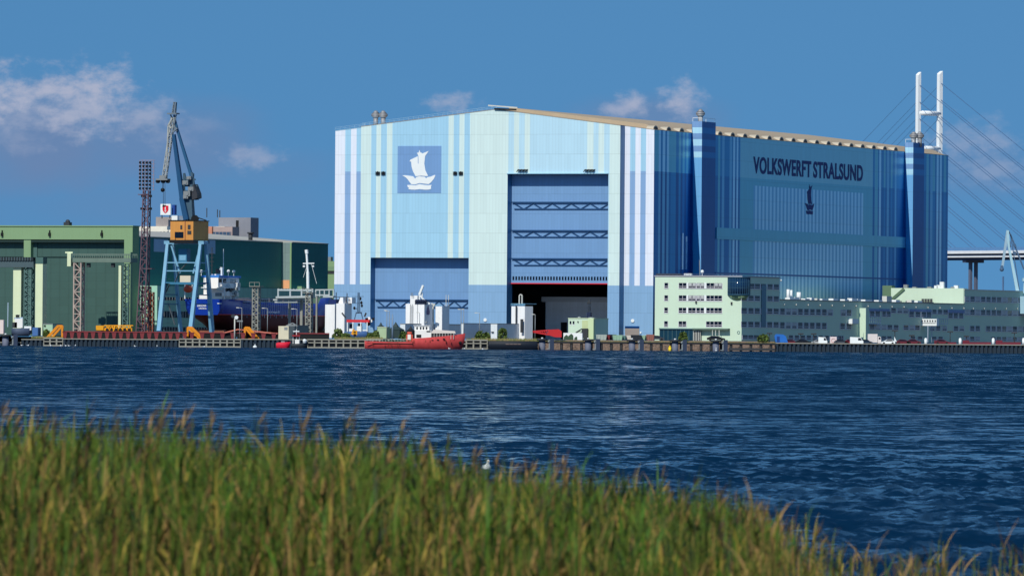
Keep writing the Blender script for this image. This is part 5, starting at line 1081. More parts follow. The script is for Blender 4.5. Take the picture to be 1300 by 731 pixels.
for x, y in ((457.6, 379), (458.8, 384), (459.4, 388), (449.8, 391)): c = q(x, y, -.3); mb = MB(); mb.sphere(c, .42, sc_=(.8, .8, 1.2)); mb.build('signal_light', black, wb)
mb = MB(); mb.bar(q(434, 397, 0), q(439, 403.5, 0), .45); mb.bar(q(464.8, 397, 0), q(462.8, 402, 0), .5); mb.build('boat_hook', dkgrey, wb)
mb = MB(); rn = random.Random(8)
for k in range(14): c = q(465+rn.random()*9, 403+rn.random()*9, .5); mb.box(c.x-.4, c.x+.4, .2, .9, c.z-.4, c.z+.4, k % 3)
mb.build('rigging_gear', [black, whitep, c8('gear_brown', 110, 80, 80)], wb)
# yellow machine, white car on the quay
ym2 = Fr('yellow_digger', 'small yellow digger standing in the grass by the workboat', 'digger', 450.5, 2072, z=2.6, th=0); q = ym2.p
mb = MB(); a, b = q(447.5, 425, -.8), q(453.5, 416, -.8); mb.box(a.x, b.x, -.9, .9, a.z, b.z-.8); mb.bar(q(449, 418, 0), q(446.8, 424.5, 0), .5); mb.build('body', yl, ym2); mb = MB(); mb.box(a.x+.3, b.x-.4, -.95, -.9, a.z+.6, b.z-1.1); mb.build('window', black, ym2); mb = MB(); mb.cyl(((a.x+b.x)/2, -1.0, a.z-.1), ((a.x+b.x)/2, 1, a.z-.1), .45); mb.build('track', black, ym2)
# red rib and little work boats in the water
rb2 = Fr('red_boat', 'low bright red rigid boat against the dark quay', 'boat', 359, 2050, z=0, th=0)
hullprof(rb2, [(350.6, 435.6, .4), (353, 434.6, 1), (362, 434.2, 1), (367, 434, .6), (369, 433.6, .05)], 1.1, [c8('rib_red', 214, 30, 60), black, dkgrey]); q = rb2.p
mb = MB(); a, b = q(357, 434.6), q(361.5, 432.8); mb.box(a.x, b.x, -.6, .6, a.z-.2, b.z); mb.build('console', c8('console_grey', 150, 150, 155), rb2)
wb2 = Fr('pilot_boat', 'small dark boat with white cabin and red canopy beside the red boat', 'boat', 378, 2049, z=0, th=0)
hullprof(wb2, [(369.5, 436, .5), (373, 436.2, 1), (384, 435.8, 1), (389, 434.4, .5), (391.6, 433.2, .05)], 1.4, [c8('pilot_dark', 36, 44, 54), black, greyp]); q = wb2.p
a, b = q(374.5, 437), q(380, 431); mb = MB(); mb.box(a.x, b.x, -.9, .9, a.z, b.z); mb.build('cabin', cw, wb2); a, b = q(371, 427), q(381, 425); mb = MB(); mb.box(a.x, b.x, -.9, .9, a.z, b.z); mb.build('canopy', c8('canopy_dark_red', 150, 40, 50), wb2)
mb = MB()
for x in (372, 380): mb.bar(q(x, 436, 0), q(x, 426, 0), .16)
mb.bar(q(372, 420.5, 0), q(380, 420.5, 0), .3); mb.bar(q(376.3, 431, 0), q(376.3, 418, 0), .16); mb.cyl(q(386.5, 435.5, -.8), q(387.5, 431, -.8), .5); mb.build('mast', whitep, wb2)
mb = MB(); mb.sphere(q(386.6, 432.4, -.9), .55); mb.build('life_ring', whitep, wb2)
def buoy(px, yw, label, m, r=.65, th_=.0, post=False):
    Y = QY-3; f = Fr('buoy', label, 'buoy', px, Y, z=0, th=0); mb = MB()
    if post: mb.cyl((0, 0, -.5), (0, 0, 1.1), .45, .4); mb.cyl((0, 0, 1.1), (0, 0, 1.5), .25, .2)
    else: mb.sphere((0, 0, .2), r, sc_=(1, 1, .7)); mb.cyl((0, 0, .5), (0, 0, 1.0), .12)
    mb.build('float', m, f)
buoy(323.8, 440, 'white round buoy at the foot of the dark quay', whitep); buoy(850.5, 445, 'yellow mooring buoy by the jetty', c8('buoy_yellow', 238, 206, 40), post=True); buoy(909.3, 445, 'small white buoy below the jetty fender right of the office entrance', whitep, r=.3)
# vessel at the far left behind the quay
fl = Fr('survey_boat', 'white and blue small vessel with mast cluster in front of the pale column', 'boat', 22, 2085, z=2.6, th=0); q = fl.p
hullprof(fl, [(15, 416.5, .8), (22, 416.5, 1), (36, 416.6, 1), (41, 416, .1)], 2.0, [c8('wb_hull2', 70, 84, 110), navy, greyp], zk=.2)
for x0, x1, y0, y1, m_ in ((19, 29, 404.5, 416, cw), (31, 40, 414, 419, whitep), (16, 22, 409, 416, dkgrey)): a, b = q(x0, y1, 0), q(x1, y0, 0); mb = MB(); mb.box(a.x, b.x, -1.2, 1.2, a.z, b.z); mb.build('cabin', m_, fl)
mb = MB(); mb.bar(q(18, 404, 0), q(29, 403.6, 0), .5); mb.bar(q(20, 402, 0), q(25, 400, 0), .4); mb.bar(q(22, 405, 0), q(22, 399, 0), .2); mb.bar(q(9.8, 415, 0), q(10.2, 384, 0), .25); mb.build('mast', c8('mast_pale_blue', 160, 180, 200), fl)
a, b = q(20, 402.5, -.3), q(24.5, 399.5, -.3); mb = MB(); mb.box(a.x, b.x, -.6, .1, a.z, b.z); mb.build('radar', black, fl)
hut('portable_cabin', 'pinkish white cabin at the left picture edge', 'cabin', -8, 4.4, 6, 406, 421, 2075, c8('cabin_pink', 226, 206, 206), th=.1)
hut('blue_container', 'blue and white low container right of the pale column', 'container', 41, 48, 52, 415.5, 424, 2078, c8('container_blue', 70, 110, 170), th=.1)
# ================================================================== JETTY AND DOLPHINS
X0, X1 = at(619, 440, QY).x, at(984, 440, QY).x
def dolph(px, label):
    f = Fr('mooring_dolphin', label, 'dolphin', px, QY-2, z=0, th=0, group='mooring dolphins along the jetty')
    mb = MB(); mb.cyl((0, 0, -2), (0, 0, 2.7), .95, .95, 16); mb.build('fender', c8('fender_grey', 104, 110, 130, streak=.1), f)
    mb = MB(); mb.cyl((0, 0, 2.7), (0, 0, 3.25), 1.6, 1.6, 16); mb.build('cap', dkgrey, f); mb = MB(); mb.cyl((0, 0, 3.25), (0, 0, 3.6), .3); mb.build('bollard', whitep, f)
    mb = MB(); mb.box(2.3, 3.5, .2, 1.2, -2, 3.3, 0); mb.build('pile', c8('pile_navy', 44, 58, 84, streak=.1), f); mb = MB(); mb.box(1.9, 2.3, .1, .4, .1, 2.9); mb.box(1.3, 2.2, -.1, .2, .2, .45); mb.sphere((1.9, .1, 2.4), .35); mb.build('ladder', steel, f)
for px, lb in ((688.3, 'grey fender dolphin at the jetty in front of the red boom'), (746.7, 'grey fender dolphin in front of the green pump house'), (802.4, 'grey fender dolphin in front of the grey roller shutter'), (857, 'grey fender dolphin right of the yellow buoy'), (908.8, 'grey fender dolphin with a white buoy, right of the office entrance')): dolph(px, lb)
dolph(7, 'grey fender dolphin at the left end of the quay')
jt = Fr('jetty', 'long dark jetty deck on piles before the stone bank', 'jetty', 800, QY-1.2, z=0, th=0); x0, x1 = jt.p(619, 440).x, jt.p(984, 440).x
mb = MB(); mb.box(x0, x1, 0, 3.2, 1.95, 2.5); mb.build('deck', c8('jetty_dark', 36, 38, 44, var=.2), jt); p0 = None
for k in range(29):
    x = x0+1.2+(x1-x0-2.4)*k/28; mb = MB()
    if p0 is None: mb.cyl((0, 0, -2), (0, 0, 1.95), .42, n=8); mb.cyl((0, 2, -2), (0, 2, 1.95), .3, n=8) if False else None; p0 = mb.build('pile', c8('jetty_dark', 0, 0, 0), jt, loc=(x, .6, 0))
    else: dup(p0, jt.o, (x, .6, 0))
mb = MB(); a = jt.p(683, 440).x; mb.box(x0, a, -.2, .2, 1.0, 1.5); mb.box(x0, a, 0, .3, .0, .6); b = jt.p(925, 440).x; mb.box(b, x1, -.2, .4, .3, 1.0); mb.build('waling', dkgrey, jt)
# moored dark barge left of the jetty
bg_ = Fr('barge', 'low dark flat barge moored right of the small concrete quay', 'barge', 650, 2050, z=0, th=0); q = bg_.p
hullprof(bg_, [(620.5, 433, .9), (622, 432.4, 1), (655, 432.6, 1), (681, 433, .95), (682.5, 433.2, .8)], 2.2, [c8('barge_black', 22, 30, 44), black, dkgrey]); mb = MB()
for x in (645, 650, 655, 660): c = q(x, 436.8, -2.25); mb.box(c.x-.7, c.x+.3, -2.3, -2.2, c.z-.15, c.z+.15)
mb.build('rust_mark', c8('mark_brown', 110, 96, 96), bg_)
# red steel boom lying on the bank
rd = Fr('red_boom', 'bright red tapered steel boom lying on the bank before the open hall', 'steel boom', 700, 2066, z=3, th=0); q = rd.p; rr = c8('boom_red', 196, 42, 48, var=.1)
mb = MB(); mb.bar(q(676, 420.6), q(697, 419), .35); mb.bar(q(676, 421.2), q(697, 425), .35)
for k in range(6): u = k/6; mb.bar(q(678+u*18, 420.4-u*1.2), q(681+u*18, 421.6+u*3), .28)
P_ = [q(x, y) for x, y in ((696, 418.4), (709.5, 417.8), (713, 420.5), (713, 428), (705, 428), (696, 425.2))]; mb.prism([(p.x, p.z) for p in P_], 'y', -.6, .9); mb.build('boom', rr, rd)
# ================================================================== RIGHT: OFFICES
OY = 2150.0
ot = Fr('office_tower', 'five-storey pale green office block with rounded glass corner and rows of windows', 'building', 941.3, OY)
q = ot.p; qs = ot.s_; xl = q(831.3, 400).x; zt = q(900, 351.4).z
yT = qs(989.8, 370).y; of_shade = pgreen
mb = MB(); mb.box(xl, 0, 0, yT, -.3, zt); mb.build('wall', pgreen, ot)
mb = MB(); mb.box(xl-.2, .2, -.2, yT+.2, zt, zt+.35); mb.build('roof_edge', c8('roof_edge_grey', 160, 160, 170), ot)
frame_w = c8('window_frame', 214, 210, 222, var=.03); blind = c8('window_blind', 186, 188, 192, var=.1)
WM = {}
def window_mesh(w_, h, kind, ax):
    TT = .13 if ax == 'x' else .42
    k = (round(w_, 2), round(h, 2), kind, ax)
    if k in WM: return WM[k]
    mb = MB(); P3 = (lambda a, b, c, d, e, f_: mb.box(a, b, -d, -c, e, f_, m)) if ax == 'x' else (lambda a, b, c, d, e, f_: mb.box(c, d, a, b, e, f_, m))
    m = 0; P3(-w_/2, w_/2, .01, .05, 0, h); m = 1; t = TT
    P3(-w_/2-t, w_/2+t, .01, .14, -.21, 0); P3(-w_/2-t, -w_/2, .01, .1, 0, h); P3(w_/2, w_/2+t, .01, .1, 0, h); P3(-w_/2, w_/2, .02, .08, h*.28, h*.28+.12)
    if kind == 1: m = 2; P3(-w_/2+.1, w_/2-.1, .05, .07, h*.45, h-.05)
    if kind == 2: m = 2; P3(-w_/2+.1, w_/2-.1, .05, .07, h*.1, h-.05)
    WM[k] = mb.data('window', [glass, frame_w, blind]); return WM[k]
def window(par, loc, w_, h, kind=0, ax='x'):
    o = bpy.data.objects.new('window', window_mesh(w_, h, kind, ax)); C.objects.link(o); o.parent = par.o; o.location = loc; return o
rows = [(359.2, 365.6), (375, 381.4), (390.6, 396.9), (407.8, 414.2)]
groups = [[845.7], [864, 869], [876, 881, 886.4, 891.6], [899, 904.1, 909.2, 914.2]]
ww = (q(847.9, 400).x-q(843.5, 400).x); rn = random.Random(2)
for r, (ya_, yb_) in enumerate(rows):
    z0, z1 = q(880, yb_).z, q(880, ya_).z
    for gi, gr in enumerate(groups):
        if r == 3 and gi == 2: continue
        for px in gr: window(ot, (q(px, 400).x, 0, z0), ww, z1-z0, (1 if (r < 2 and gi in (2,)) or (r == 0 and px > 908) else 0))
    if r < 3:
        for xa, xb in ((871.8, 873.8), (894, 896.6)): a, b = q(xa, 400), q(xb, 400); mb = MB(); mb.box(a.x, b.x, -.12, -.005, z0-.2, z1+.1); mb.build('window_panel', whitep, ot)
# shaded side windows of the tower
hrow = [(360.2, 366.4), (375.3, 381.6), (391.3, 397.8), (408.6, 415), (425.3, 430)]
def sidewin(par, lx, pxs, ya_, yb_, pxr, wpx=6.3, kinds=(0,)):
    for i, px in enumerate(pxs):
        a, b = par.s_(px-wpx/2, 400, lx).y, par.s_(px+wpx/2, 400, lx).y; z0, z1 = par.s_(pxr, yb_, lx).z, par.s_(pxr, ya_, lx).z
        window(par, (lx, (a+b)/2, z0), round((b-a), 1), round(z1-z0, 1), kinds[(i*7+int(px)) % len(kinds)], 'y')
for (ya_, yb_), pxs in zip(hrow, ([954, 961, 968.6, 977, 985], [944.5, 953, 961, 977, 985], [944.5, 953, 961, 969, 977, 985], [944.5, 953, 961, 969, 977, 985], [946, 953, 960])): sidewin(ot, 0, pxs, ya_, yb_, 960)
a, b = qs(966, 400).y, qs(971.8, 400).y; mb = MB(); mb.box(.02, .2, a, b, q(941, 415).z, q(941, 361).z); mb.build('stair_glazing', c8('glass_teal', 40, 84, 108, rough=.15), ot)
# rounded glass bay on the corner
cx, cy = q(936, 370).x, 1.5; rr_ = (q(950.5, 370).x-q(920.5, 370).x)/2.25; z0, z1 = q(936, 373.4).z, q(936, 352.8).z
mb = MB(); mb.cyl((cx, cy, z0), (cx, cy, z1), rr_, n=28, m=0); mb.cyl((cx, cy, z1), (cx, cy, z1+.3), rr_+.15, n=28, m=1); mb.cyl((cx, cy, z0-.3), (cx, cy, z0), rr_+.1, n=28, m=1)
for k in range(28): t = 2*math.pi*k/28; x, y = cx+(rr_+.03)*math.cos(t), cy+(rr_+.03)*math.sin(t); mb.bar((x, y, z0), (x, y, z1), .12, m=1)
for zz1 in (.38, .72): mb.cyl((cx, cy, z0+(z1-z0)*zz1), (cx, cy, z0+(z1-z0)*zz1+.15), rr_+.05, n=28, m=1)
mb.build('glass_bay', [c8('bay_glass', 20, 50, 84, rough=.1, var=.4, scale=.6), c8('bay_frame', 44, 84, 112)], ot)
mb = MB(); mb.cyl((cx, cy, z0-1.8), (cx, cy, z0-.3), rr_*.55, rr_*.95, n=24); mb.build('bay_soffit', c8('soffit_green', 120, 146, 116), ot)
# entrance: dark glazed strip, canopy, little details
a, b = q(838, 431), q(880.5, 418.2); mb = MB(); mb.box(a.x, b.x, -.3, 0, 0, b.z, 0); mb.box(a.x-.2, b.x+.3, -.7, -.0, b.z, b.z+.35, 1)
for k in range(9): x = a.x+(b.x-a.x)*k/8; mb.box(x-.08, x+.08, -.4, -.3, 0, b.z, 1)
mb.build('shop_window', [c8('glass_teal2', 22, 56, 76, rough=.12, var=.3), c8('frame_teal', 70, 100, 110)], ot)
a, b = q(879, 418.4, -2), q(924, 416.8, -2); mb = MB(); mb.box(a.x, b.x, -2.0, 0, a.z, b.z); mb.build('canopy', c8('canopy_grey', 96, 116, 108), ot)
a, b = q(880.5, 431, -1), q(889, 419.6, -1); mb = MB(); mb.box(a.x, b.x, -1.0, 0, 0, b.z, 0)
for k in range(5): x = a.x+(b.x-a.x)*k/4; mb.box(x-.1, x+.1, -1.12, -1.0, 0, b.z, 1)
mb.build('door', [glass, offw], ot)
mb = MB()
for x in (903.5, 907.5, 912): c = q(x, 430, -2.5); mb.bar((c.x, -1.8, 0), (c.x, -1.8, a.z+5 if False else q(x, 418.2, -2.5).z), .18)
mb.build('canopy_post', offw, ot)
mb = MB(); c = q(937.7, 422, 0); n = 16
for k in range(n): t, t2 = 2*math.pi*k/n, 2*math.pi*(k+1)/n; mb.bar((c.x+.42*math.cos(t), -.06, c.z+.42*math.sin(t)), (c.x+.42*math.cos(t2), -.06, c.z+.42*math.sin(t2)), .12)
mb.build('round_sign', c8('sign_teal', 50, 96, 110), ot)
for x, y in ((884, 383.5), (929, 385)): c = q(x, y, 0); mb = MB(); mb.box(c.x-.25, c.x+.25, -.35, 0, c.z-.4, c.z+.4); mb.build('wall_lamp', dkgrey, ot)
mb = MB(); zr = q(900, 348.4, 2).z
for k in range(22): x = xl+.5+(-xl-1)*k/21; mb.bar((x, .6, zt), (x, .6, zr), .1)
mb.bar((xl, .6, zr), (0, .6, zr), .12); mb.bar((xl, .6, (zr+zt)/2), (0, .6, (zr+zt)/2), .1); mb.build('roof_railing', c8('rail_slate', 70, 84, 110), ot)
mb = MB(); mb.box(xl, q(862, 400).x, 1, 3, zt, zt+1.0); c = q(874, 350, 1.5); mb.box(c.x-1.3, c.x+1.2, 1, 2, zt+.2, zt+1.0, 1); mb.build('roof_unit', [c8('unit_dark', 48, 50, 66), whitep], ot)
c = q(891.6, 344.8, 3); mb = MB(); mb.sphere(c, .55); mb.bar((c.x, 3, c.z), (c.x, 3, zt), .15); mb.build('satellite_dish', whitep, ot); c = q(888.6, 350, 3); mb = MB(); mb.bar((c.x, 3, zt), q(888.2, 330, 3), .22); mb.build('mast', steel, ot)
c = qs(990.6, 356, 0); mb = MB(); mb.sphere((0.2, c.y, c.z), .35); mb.build('lamp', whitep, ot)
# ---- long wing
LW = Fr('office_wing', 'long three-storey office wing in shade with rows of windows and flat roof clutter', 'building', 941.3, OY); qs = LW.s_
zR = qs(1040, 381.9).z; yE2 = qs(1224, 400).y
mb = MB(); mb.box(-12, -.02, yT, yE2, -.3, zR); mb.build('wall', pgreen, LW); mb = MB(); mb.box(-12, .2, yT+.3, yE2, zR, zR+.25); mb.build('roof_edge', greyp, LW)
zl = lambda y: qs(1045, y).z
for k in range(16):
    px = 995+k*15.2; c = qs(px, 386); mb = MB(); mb.box(0, .5, c.y-.45, c.y+.45, zR-1.5, zR-1.1); mb.build('wall_light', offw, LW)
r2 = [992+7.75*i for i in range(7)]+[1047.5, 1055.5, 1071, 1078.5]; 
sidewin(LW, 0, [993+7.6*i for i in range(9)]+[1070.5, 1077.5], 392.4, 399.8, 1045, 5.6, (0, 0, 1)); sidewin(LW, 0, [993+7.6*i for i in range(8)]+[1069.5, 1077.5], 409.8, 417, 1045, 5.6, (0, 0, 1)); sidewin(LW, 0, [1004+7.6*i for i in range(9)]+[1060, 1068], 426, 430.8, 1045, 5.2)
sidewin(LW, 0, [1107, 1114, 1122.5, 1127.5], 394.8, 401.2, 1110, 5.4); sidewin(LW, 0, [1134, 1142, 1149.5], 391.2, 397, 1142, 5.6, (0, 1)); sidewin(LW, 0, [1157, 1165, 1172.5, 1179], 395.6, 402.2, 1165, 5.6); sidewin(LW, 0, [1186, 1193, 1200], 393, 398.4, 1190, 5.2); sidewin(LW, 0, [1206.5, 1213, 1220], 397.2, 403.6, 1213, 5.2)
sidewin(LW, 0, [1107, 1114.5, 1122, 1129.5, 1137.5, 1150, 1157.5, 1164.5], 412.2, 417.8, 1125, 5.6, (0, 0, 2)); sidewin(LW, 0, [1183.5, 1191, 1199, 1213.5, 1221], 413.8, 419.4, 1200, 5.2, (0, 1)); sidewin(LW, 0, [1098, 1106, 1122, 1129, 1159, 1168, 1186, 1194], 426.8, 431, 1130, 5.4)
for x0, x1, ya_, yb_ in ((1102, 1128.6, 391.6, 394.6), (1153.5, 1181.5, 392.2, 395.4), (1202.6, 1223.6, 393, 397)):
    a, b = qs(x0, yb_), qs(x1, ya_); mb = MB(); mb.box(0, .3, a.y, b.y, qs(x0, yb_).z, qs(x0, ya_).z); mb.build('blind_box', c8('blind_lilac', 128, 148, 190), LW)
a, b = LW.p(1090.2, 400, qs(1090, 400).y), None
ya3 = qs(1090.2, 400).y; zz0, zz1 = LW.p(1094, 427.5, ya3).z, LW.p(1094, 391, ya3).z; xo = LW.p(1099.2, 400, ya3).x
mb = MB(); mb.box(-.2, xo, ya3, ya3+3, max(zz0-1, 0), zz1); mb.build('stair_shaft', pgreen, LW)
def balcony(x0, x1, ya_, yb_, m, dep=1.6):
    a, b = qs(x0, yb_, dep), qs(x1, ya_, dep); mb = MB(); mb.box(0.02, dep, a.y, b.y, a.z, a.z+.2, 0); mb.box(dep-.1, dep, a.y, b.y, a.z, b.z, 0); mb.box(.02, dep, a.y, a.y+.1, a.z, b.z, 0); mb.build('balcony', m, LW)
balcony(1082.2, 1090, 404.8, 411.2, whitep); mb = MB()
a, b = qs(1102.5, 411, 1.4), qs(1118, 402, 1.4)
for k in range(7): y = a.y+(b.y-a.y)*k/6; mb.bar((1.4, y, a.z), (1.4, y, b.z), .14)
for zz2 in (a.z, (a.z+b.z)/2, b.z): mb.bar((1.4, a.y, zz2), (1.4, b.y, zz2), .16)
mb.box(0, 1.4, a.y, b.y, a.z-.1, a.z+.1); mb.build('balcony_rail', c8('rail_lilac', 176, 186, 210), LW)
a, b = qs(1169.3, 413.4, 2), qs(1189, 405.4, 2); ysg = LW.p(1169.3, 400, qs(1169.3, 400).y).y
pb = LW.p(1189, 413.4, ysg); pa = LW.p(1169.3, 404.6, ysg); mb = MB(); mb.box(max(pa.x, 0), pb.x, ysg, ysg+2.5, LW.p(1180, 413.4, ysg).z, pa.z)
for k in range(6): x = pb.x*(k+.5)/6; mb.box(x-.2, x+.2, ysg-.1, ysg, pa.z-1.0, pa.z-.4, 1)
mb.box(.3, pb.x-.3, ysg-.08, ysg, pa.z-1.5, pa.z-1.35, 1); mb.build('enclosed_balcony', [whitep, dkgrey], LW)
mb = MB(); 
for px in (1178, 1183): c = qs(px, 430, 2.4); mb.bar((2.4, c.y, 0), (2.4, c.y, qs(px, 413.5, 2.4).z), .2)
a, b = qs(1189.5, 411, 1.5), qs(1203, 404.6, 1.5)
for k in range(6): y = a.y+(b.y-a.y)*k/5; mb.bar((1.5, y, a.z), (1.5, y, b.z), .12)
mb.bar((1.5, a.y, b.z), (1.5, b.y, b.z), .16); mb.bar((1.5, a.y, a.z), (1.5, b.y, a.z), .2); mb.build('balcony_rail', c8('rail_lilac', 0, 0, 0), LW)
rn = random.Random(12)
for px, w_, h, cyl in [(1000.5, 1.1, 3.4, 1), (1004.5, .8, 3.2, 1), (1003, 2.5, 1.0, 0), (1014, 1.5, 2.6, 1), (1009, 2.0, 1.2, 0), (1022, 2.2, .8, 0), (1029, 1.4, 1.2, 0), (1036, 1.2, 1.0, 0), (1044, 2.5, .9, 0), (1058, 2.4, 1.1, 0), (1072, 2.0, .9, 0), (1082, 2.6, 1.4, 0), (1088, 1.6, 1.2, 0), (1100, 3.6, 1.0, 0), (1115, 2.0, .9, 0), (1126, 2.6, 2.6, 0), (1137, 2.0, 1.2, 0), (1156, 1.5, 1.3, 0), (1165, 2.4, 1.0, 0)]:
    c = qs(px, 384, -1.4); mb = MB()
    if cyl: mb.cyl((-1.4, c.y, zR), (-1.4, c.y, zR+h), w_*.5, w_*.45)
    else: mb.box(-2.2, -.6, c.y-w_/2*2, c.y+w_/2*2, zR, zR+h*.8)
    mb.build('roof_unit', whitep if rn.random() < .7 else offw, LW)
# ---- bright block set back on the roof and the rear wing on the right
bbw = LW.R @ Vector((0, yE2, 0)) + LW.loc
bb = Fr('roof_block', 'long blank pale green block lit by the sun above the office wing', 'building', 1224, bbw.y); qb = bb.p
a, b = qb(1131.5, 400), qb(1223.6, 400); z0 = zR-1; z1 = qb(1180, 365.8).z
a, b = qb(1131.5, 400), qb(1223.6, 400)
mb = MB(); mb.box(a.x, b.x, -.4, 3.8, 0, z1); mb.build('wall', pgreen, bb)
a2, b2 = qb(1120.6, 400, 1), qb(1131.2, 400, 1); mb = MB(); mb.box(a2.x, a.x-.02, .5, 4, 0, qb(1126, 362.4).z); mb.build('side_block', c8('block_dark_green', 96, 124, 100), bb)
mb = MB(); mb.bar(qb(1132, 380.5, -.4), qb(1148, 366.6, -.4), .9, .9); mb.bar(qb(1129, 381.5, -.4), qb(1135, 381, -.4), 1.4, .8); mb.build('roof_stairs', c8('stairs_green', 92, 118, 96), bb)
for px, w_ in ((1142, 1.2), (1153, 1.6), (1158.5, 1.0), (1169, 1.2)): c = qb(px, 383, -2); mb = MB(); mb.box(c.x-w_/2, c.x+w_/2, -2.5, -1.5, qb(px, 386, -2).z-1, c.z+.3); mb.build('roof_unit', greyp, bb)
c = qb(1176.5, 383, -2); mb = MB()
for k in range(4): mb.cyl((c.x-1.4+k*1.0, -2, c.z-2), (c.x-1.4+k*1.0, -2, c.z+1.0), .42)
mb.build('cooling_unit', dkgrey, bb)
for px, h in ((1189, 1.0), (1192, 1.2), (1196, 2.4), (1210, .6), (1214, 1.1), (1161, .5), (1150, 1.3), (1180, .6)): c = qb(px, 366, 1.5); mb = MB(); mb.box(c.x-.7, c.x+.7, 1, 2.5, z1, z1+h*.9); mb.build('roof_vent', whitep if h > .9 and h < 3 and px > 1185 else greyp, bb)
mb = MB(); c = qb(1161.4, 376, 0); mb.box(c.x-.05, c.x+.05, -.03, -.01, 8, z1); mb.build('wall_joint', dkgrey, bb)
rw = Fr('rear_wing', 'taller shaded office wing at the right picture edge with four rows of windows', 'building', 941.3, OY); qr = rw.s_; yR0 = yE2+.05; yR1 = qr(1345, 400).y; zW = qr(1224, 367.9).z
mb = MB(); mb.box(-14, -.01, yR0, yR1, -.3, zW); mb.build('wall', pgreen, rw); mb = MB(); mb.box(-14, .15, yR0, yR1, zW, zW+.25); mb.build('roof_edge', offw, rw)
pr = [1227.5+6.75*i for i in range(17)]
for ya_, yb_, skip in ((376.8, 383.2, ()), (393.4, 399.8, ()), (413.7, 420.2, (0, 3, 12)), (427.6, 432, (3, 4, 12, 13))):
    sidewin(rw, 0, [p for i, p in enumerate(pr) if i not in skip], ya_, yb_, 1255, 5.2, (0, 0, 0, 2))
for k in range(7): c = qr(1235+k*14, 391.5); mb = MB(); mb.box(0, .45, c.y-.4, c.y+.4, c.z-.2, c.z+.2); mb.build('wall_light', offw, rw)
for px, y in ((1273.3, 351), ): c = rw.p(px, 368, yE2+90); mb = MB(); c = qr(px, 368, -6); mb.bar((-6, c.y, zW), (-6, c.y, qr(px, y, -6).z), .5); mb.build('aerial', c8('aerial_slate', 70, 100, 140), rw)
# ------------------------------------------------------------------ bridge
by = 3200.0; br = Fr('bridge_pylon', 'white twin-tower cable-stayed bridge pylon with cross beams behind the hall', 'bridge', 1180, by, z=0, th=-.64)
# local x: across the deck, local y: along the deck away from the camera
qp = lambda x, y, l=0: br.p(x, y, l)
yl_, yr_ = 0.0, 0.0
pw = c8('pylon_white', 240, 243, 248, var=.03); mb = MB()
tw = []
for xc, yt, wpx in ((1164.6, 91, 7.6), (1191.8, 89.8, 8.4)):
    c = qp(xc, 300); w_ = wpx/8910*by*.62; zt_ = qp(xc, yt).z; tw.append((c.x, zt_)); mb = MB()
    mb.hexa([(c.x-w_*.6, -w_*.6, -2), (c.x+w_*.6, -w_*.6, -2), (c.x+w_*.6, w_*.6, -2), (c.x-w_*.6, w_*.6, -2), (c.x-w_*.5, -w_*.5, zt_-1.8), (c.x+w_*.5, -w_*.5, zt_-.2), (c.x+w_*.5, w_*.5, zt_-.2), (c.x-w_*.5, w_*.5, zt_-1.4)])
    mb.build('tower', pw, br)
for y in (144, 188.5): z = qp(1178, y).z; mb = MB(); mb.cyl((tw[0][0], 0, z), (tw[1][0], 0, z), 1.1); mb.build('cross_beam', pw, br)
zdk = at(1210, 322.5, by).z
cm = c8('cable_slate', 74, 108, 150)
mb = MB()
for (xc, zt_), xo in zip(tw, (1, 1)):
    for k in range(10):
        ztop_ = qp(1195, 106+21.2*k+(3.5 if xc < tw[1][0] else 0)).z; L = (ztop_-zdk)*1.84
        if L < 4: continue
        mb.cyl((xc, -1, ztop_), (xc, -L, zdk), .15, n=5, caps=False)
    for k in range(10):
        ztop_ = qp(1160, 108+21.2*k).z; L = (ztop_-zdk)*1.55
        if L > 4: mb.cyl((xc, 1, ztop_), (xc, L, zdk), .08, n=5, caps=False)
mb.build('stay_cables', cm, br)
dkf = Fr('bridge_deck', 'high road bridge deck on slim piers crossing at the right edge', 'bridge', 1180, by, z=0, th=-.64); xa, xb = min(tw[0][0], tw[1][0])-2, max(tw[0][0], tw[1][0])+2
zt3, zb3 = zdk+1.0, zdk-2.2
mb = MB(); mb.box(xa, xb, -620, 260, zdk-.2, zdk+1.1, 0); mb.box(xa+1.5, xb-1.5, -620, 260, zdk-1.0, zdk-.2, 1); mb.box(xa+1.0, xb-1.0, -620, 260, zdk-1.9, zdk-1.0, 0); mb.box(xa+2.5, xb-2.5, -620, 260, zdk-3.0, zdk-1.9, 1); mb.build('girder', [c8('deck_white', 226, 228, 236), c8('deck_navy', 40, 56, 92)], dkf)
mb = MB()
for x in (xa, xb): 
    mb.box(x-.05, x+.05, -620, 260, zdk+1.3, zdk+2.6)
mb.build('parapet_screen', c8('screen_glass', 96, 140, 190), dkf)
cpx = qp(1235.5, 340); yy_ = None
# pier: where the column 1235.5 meets the deck line
d = ray(1235.5, 340); O = br.Ri @ (Vector((0, 0, CH))-br.loc); dd = br.Ri @ d; t = ((xa+xb)/2-O.x)/dd.x; yp = O.y+dd.y*t
mb = MB(); mb.bar(((xa+xb)/2-1.6, yp, -2), ((xa+xb)/2-1.6, yp, zdk-4), 1.3); mb.bar(((xa+xb)/2+1.6, yp, -2), ((xa+xb)/2+1.6, yp, zdk-4), 1.3); mb.box(xa+3, xb-3, yp-1.2, yp+1.2, zdk-4.2, zdk-2.9); mb.build('pier', c8('pier_slate', 96, 104, 128), dkf)
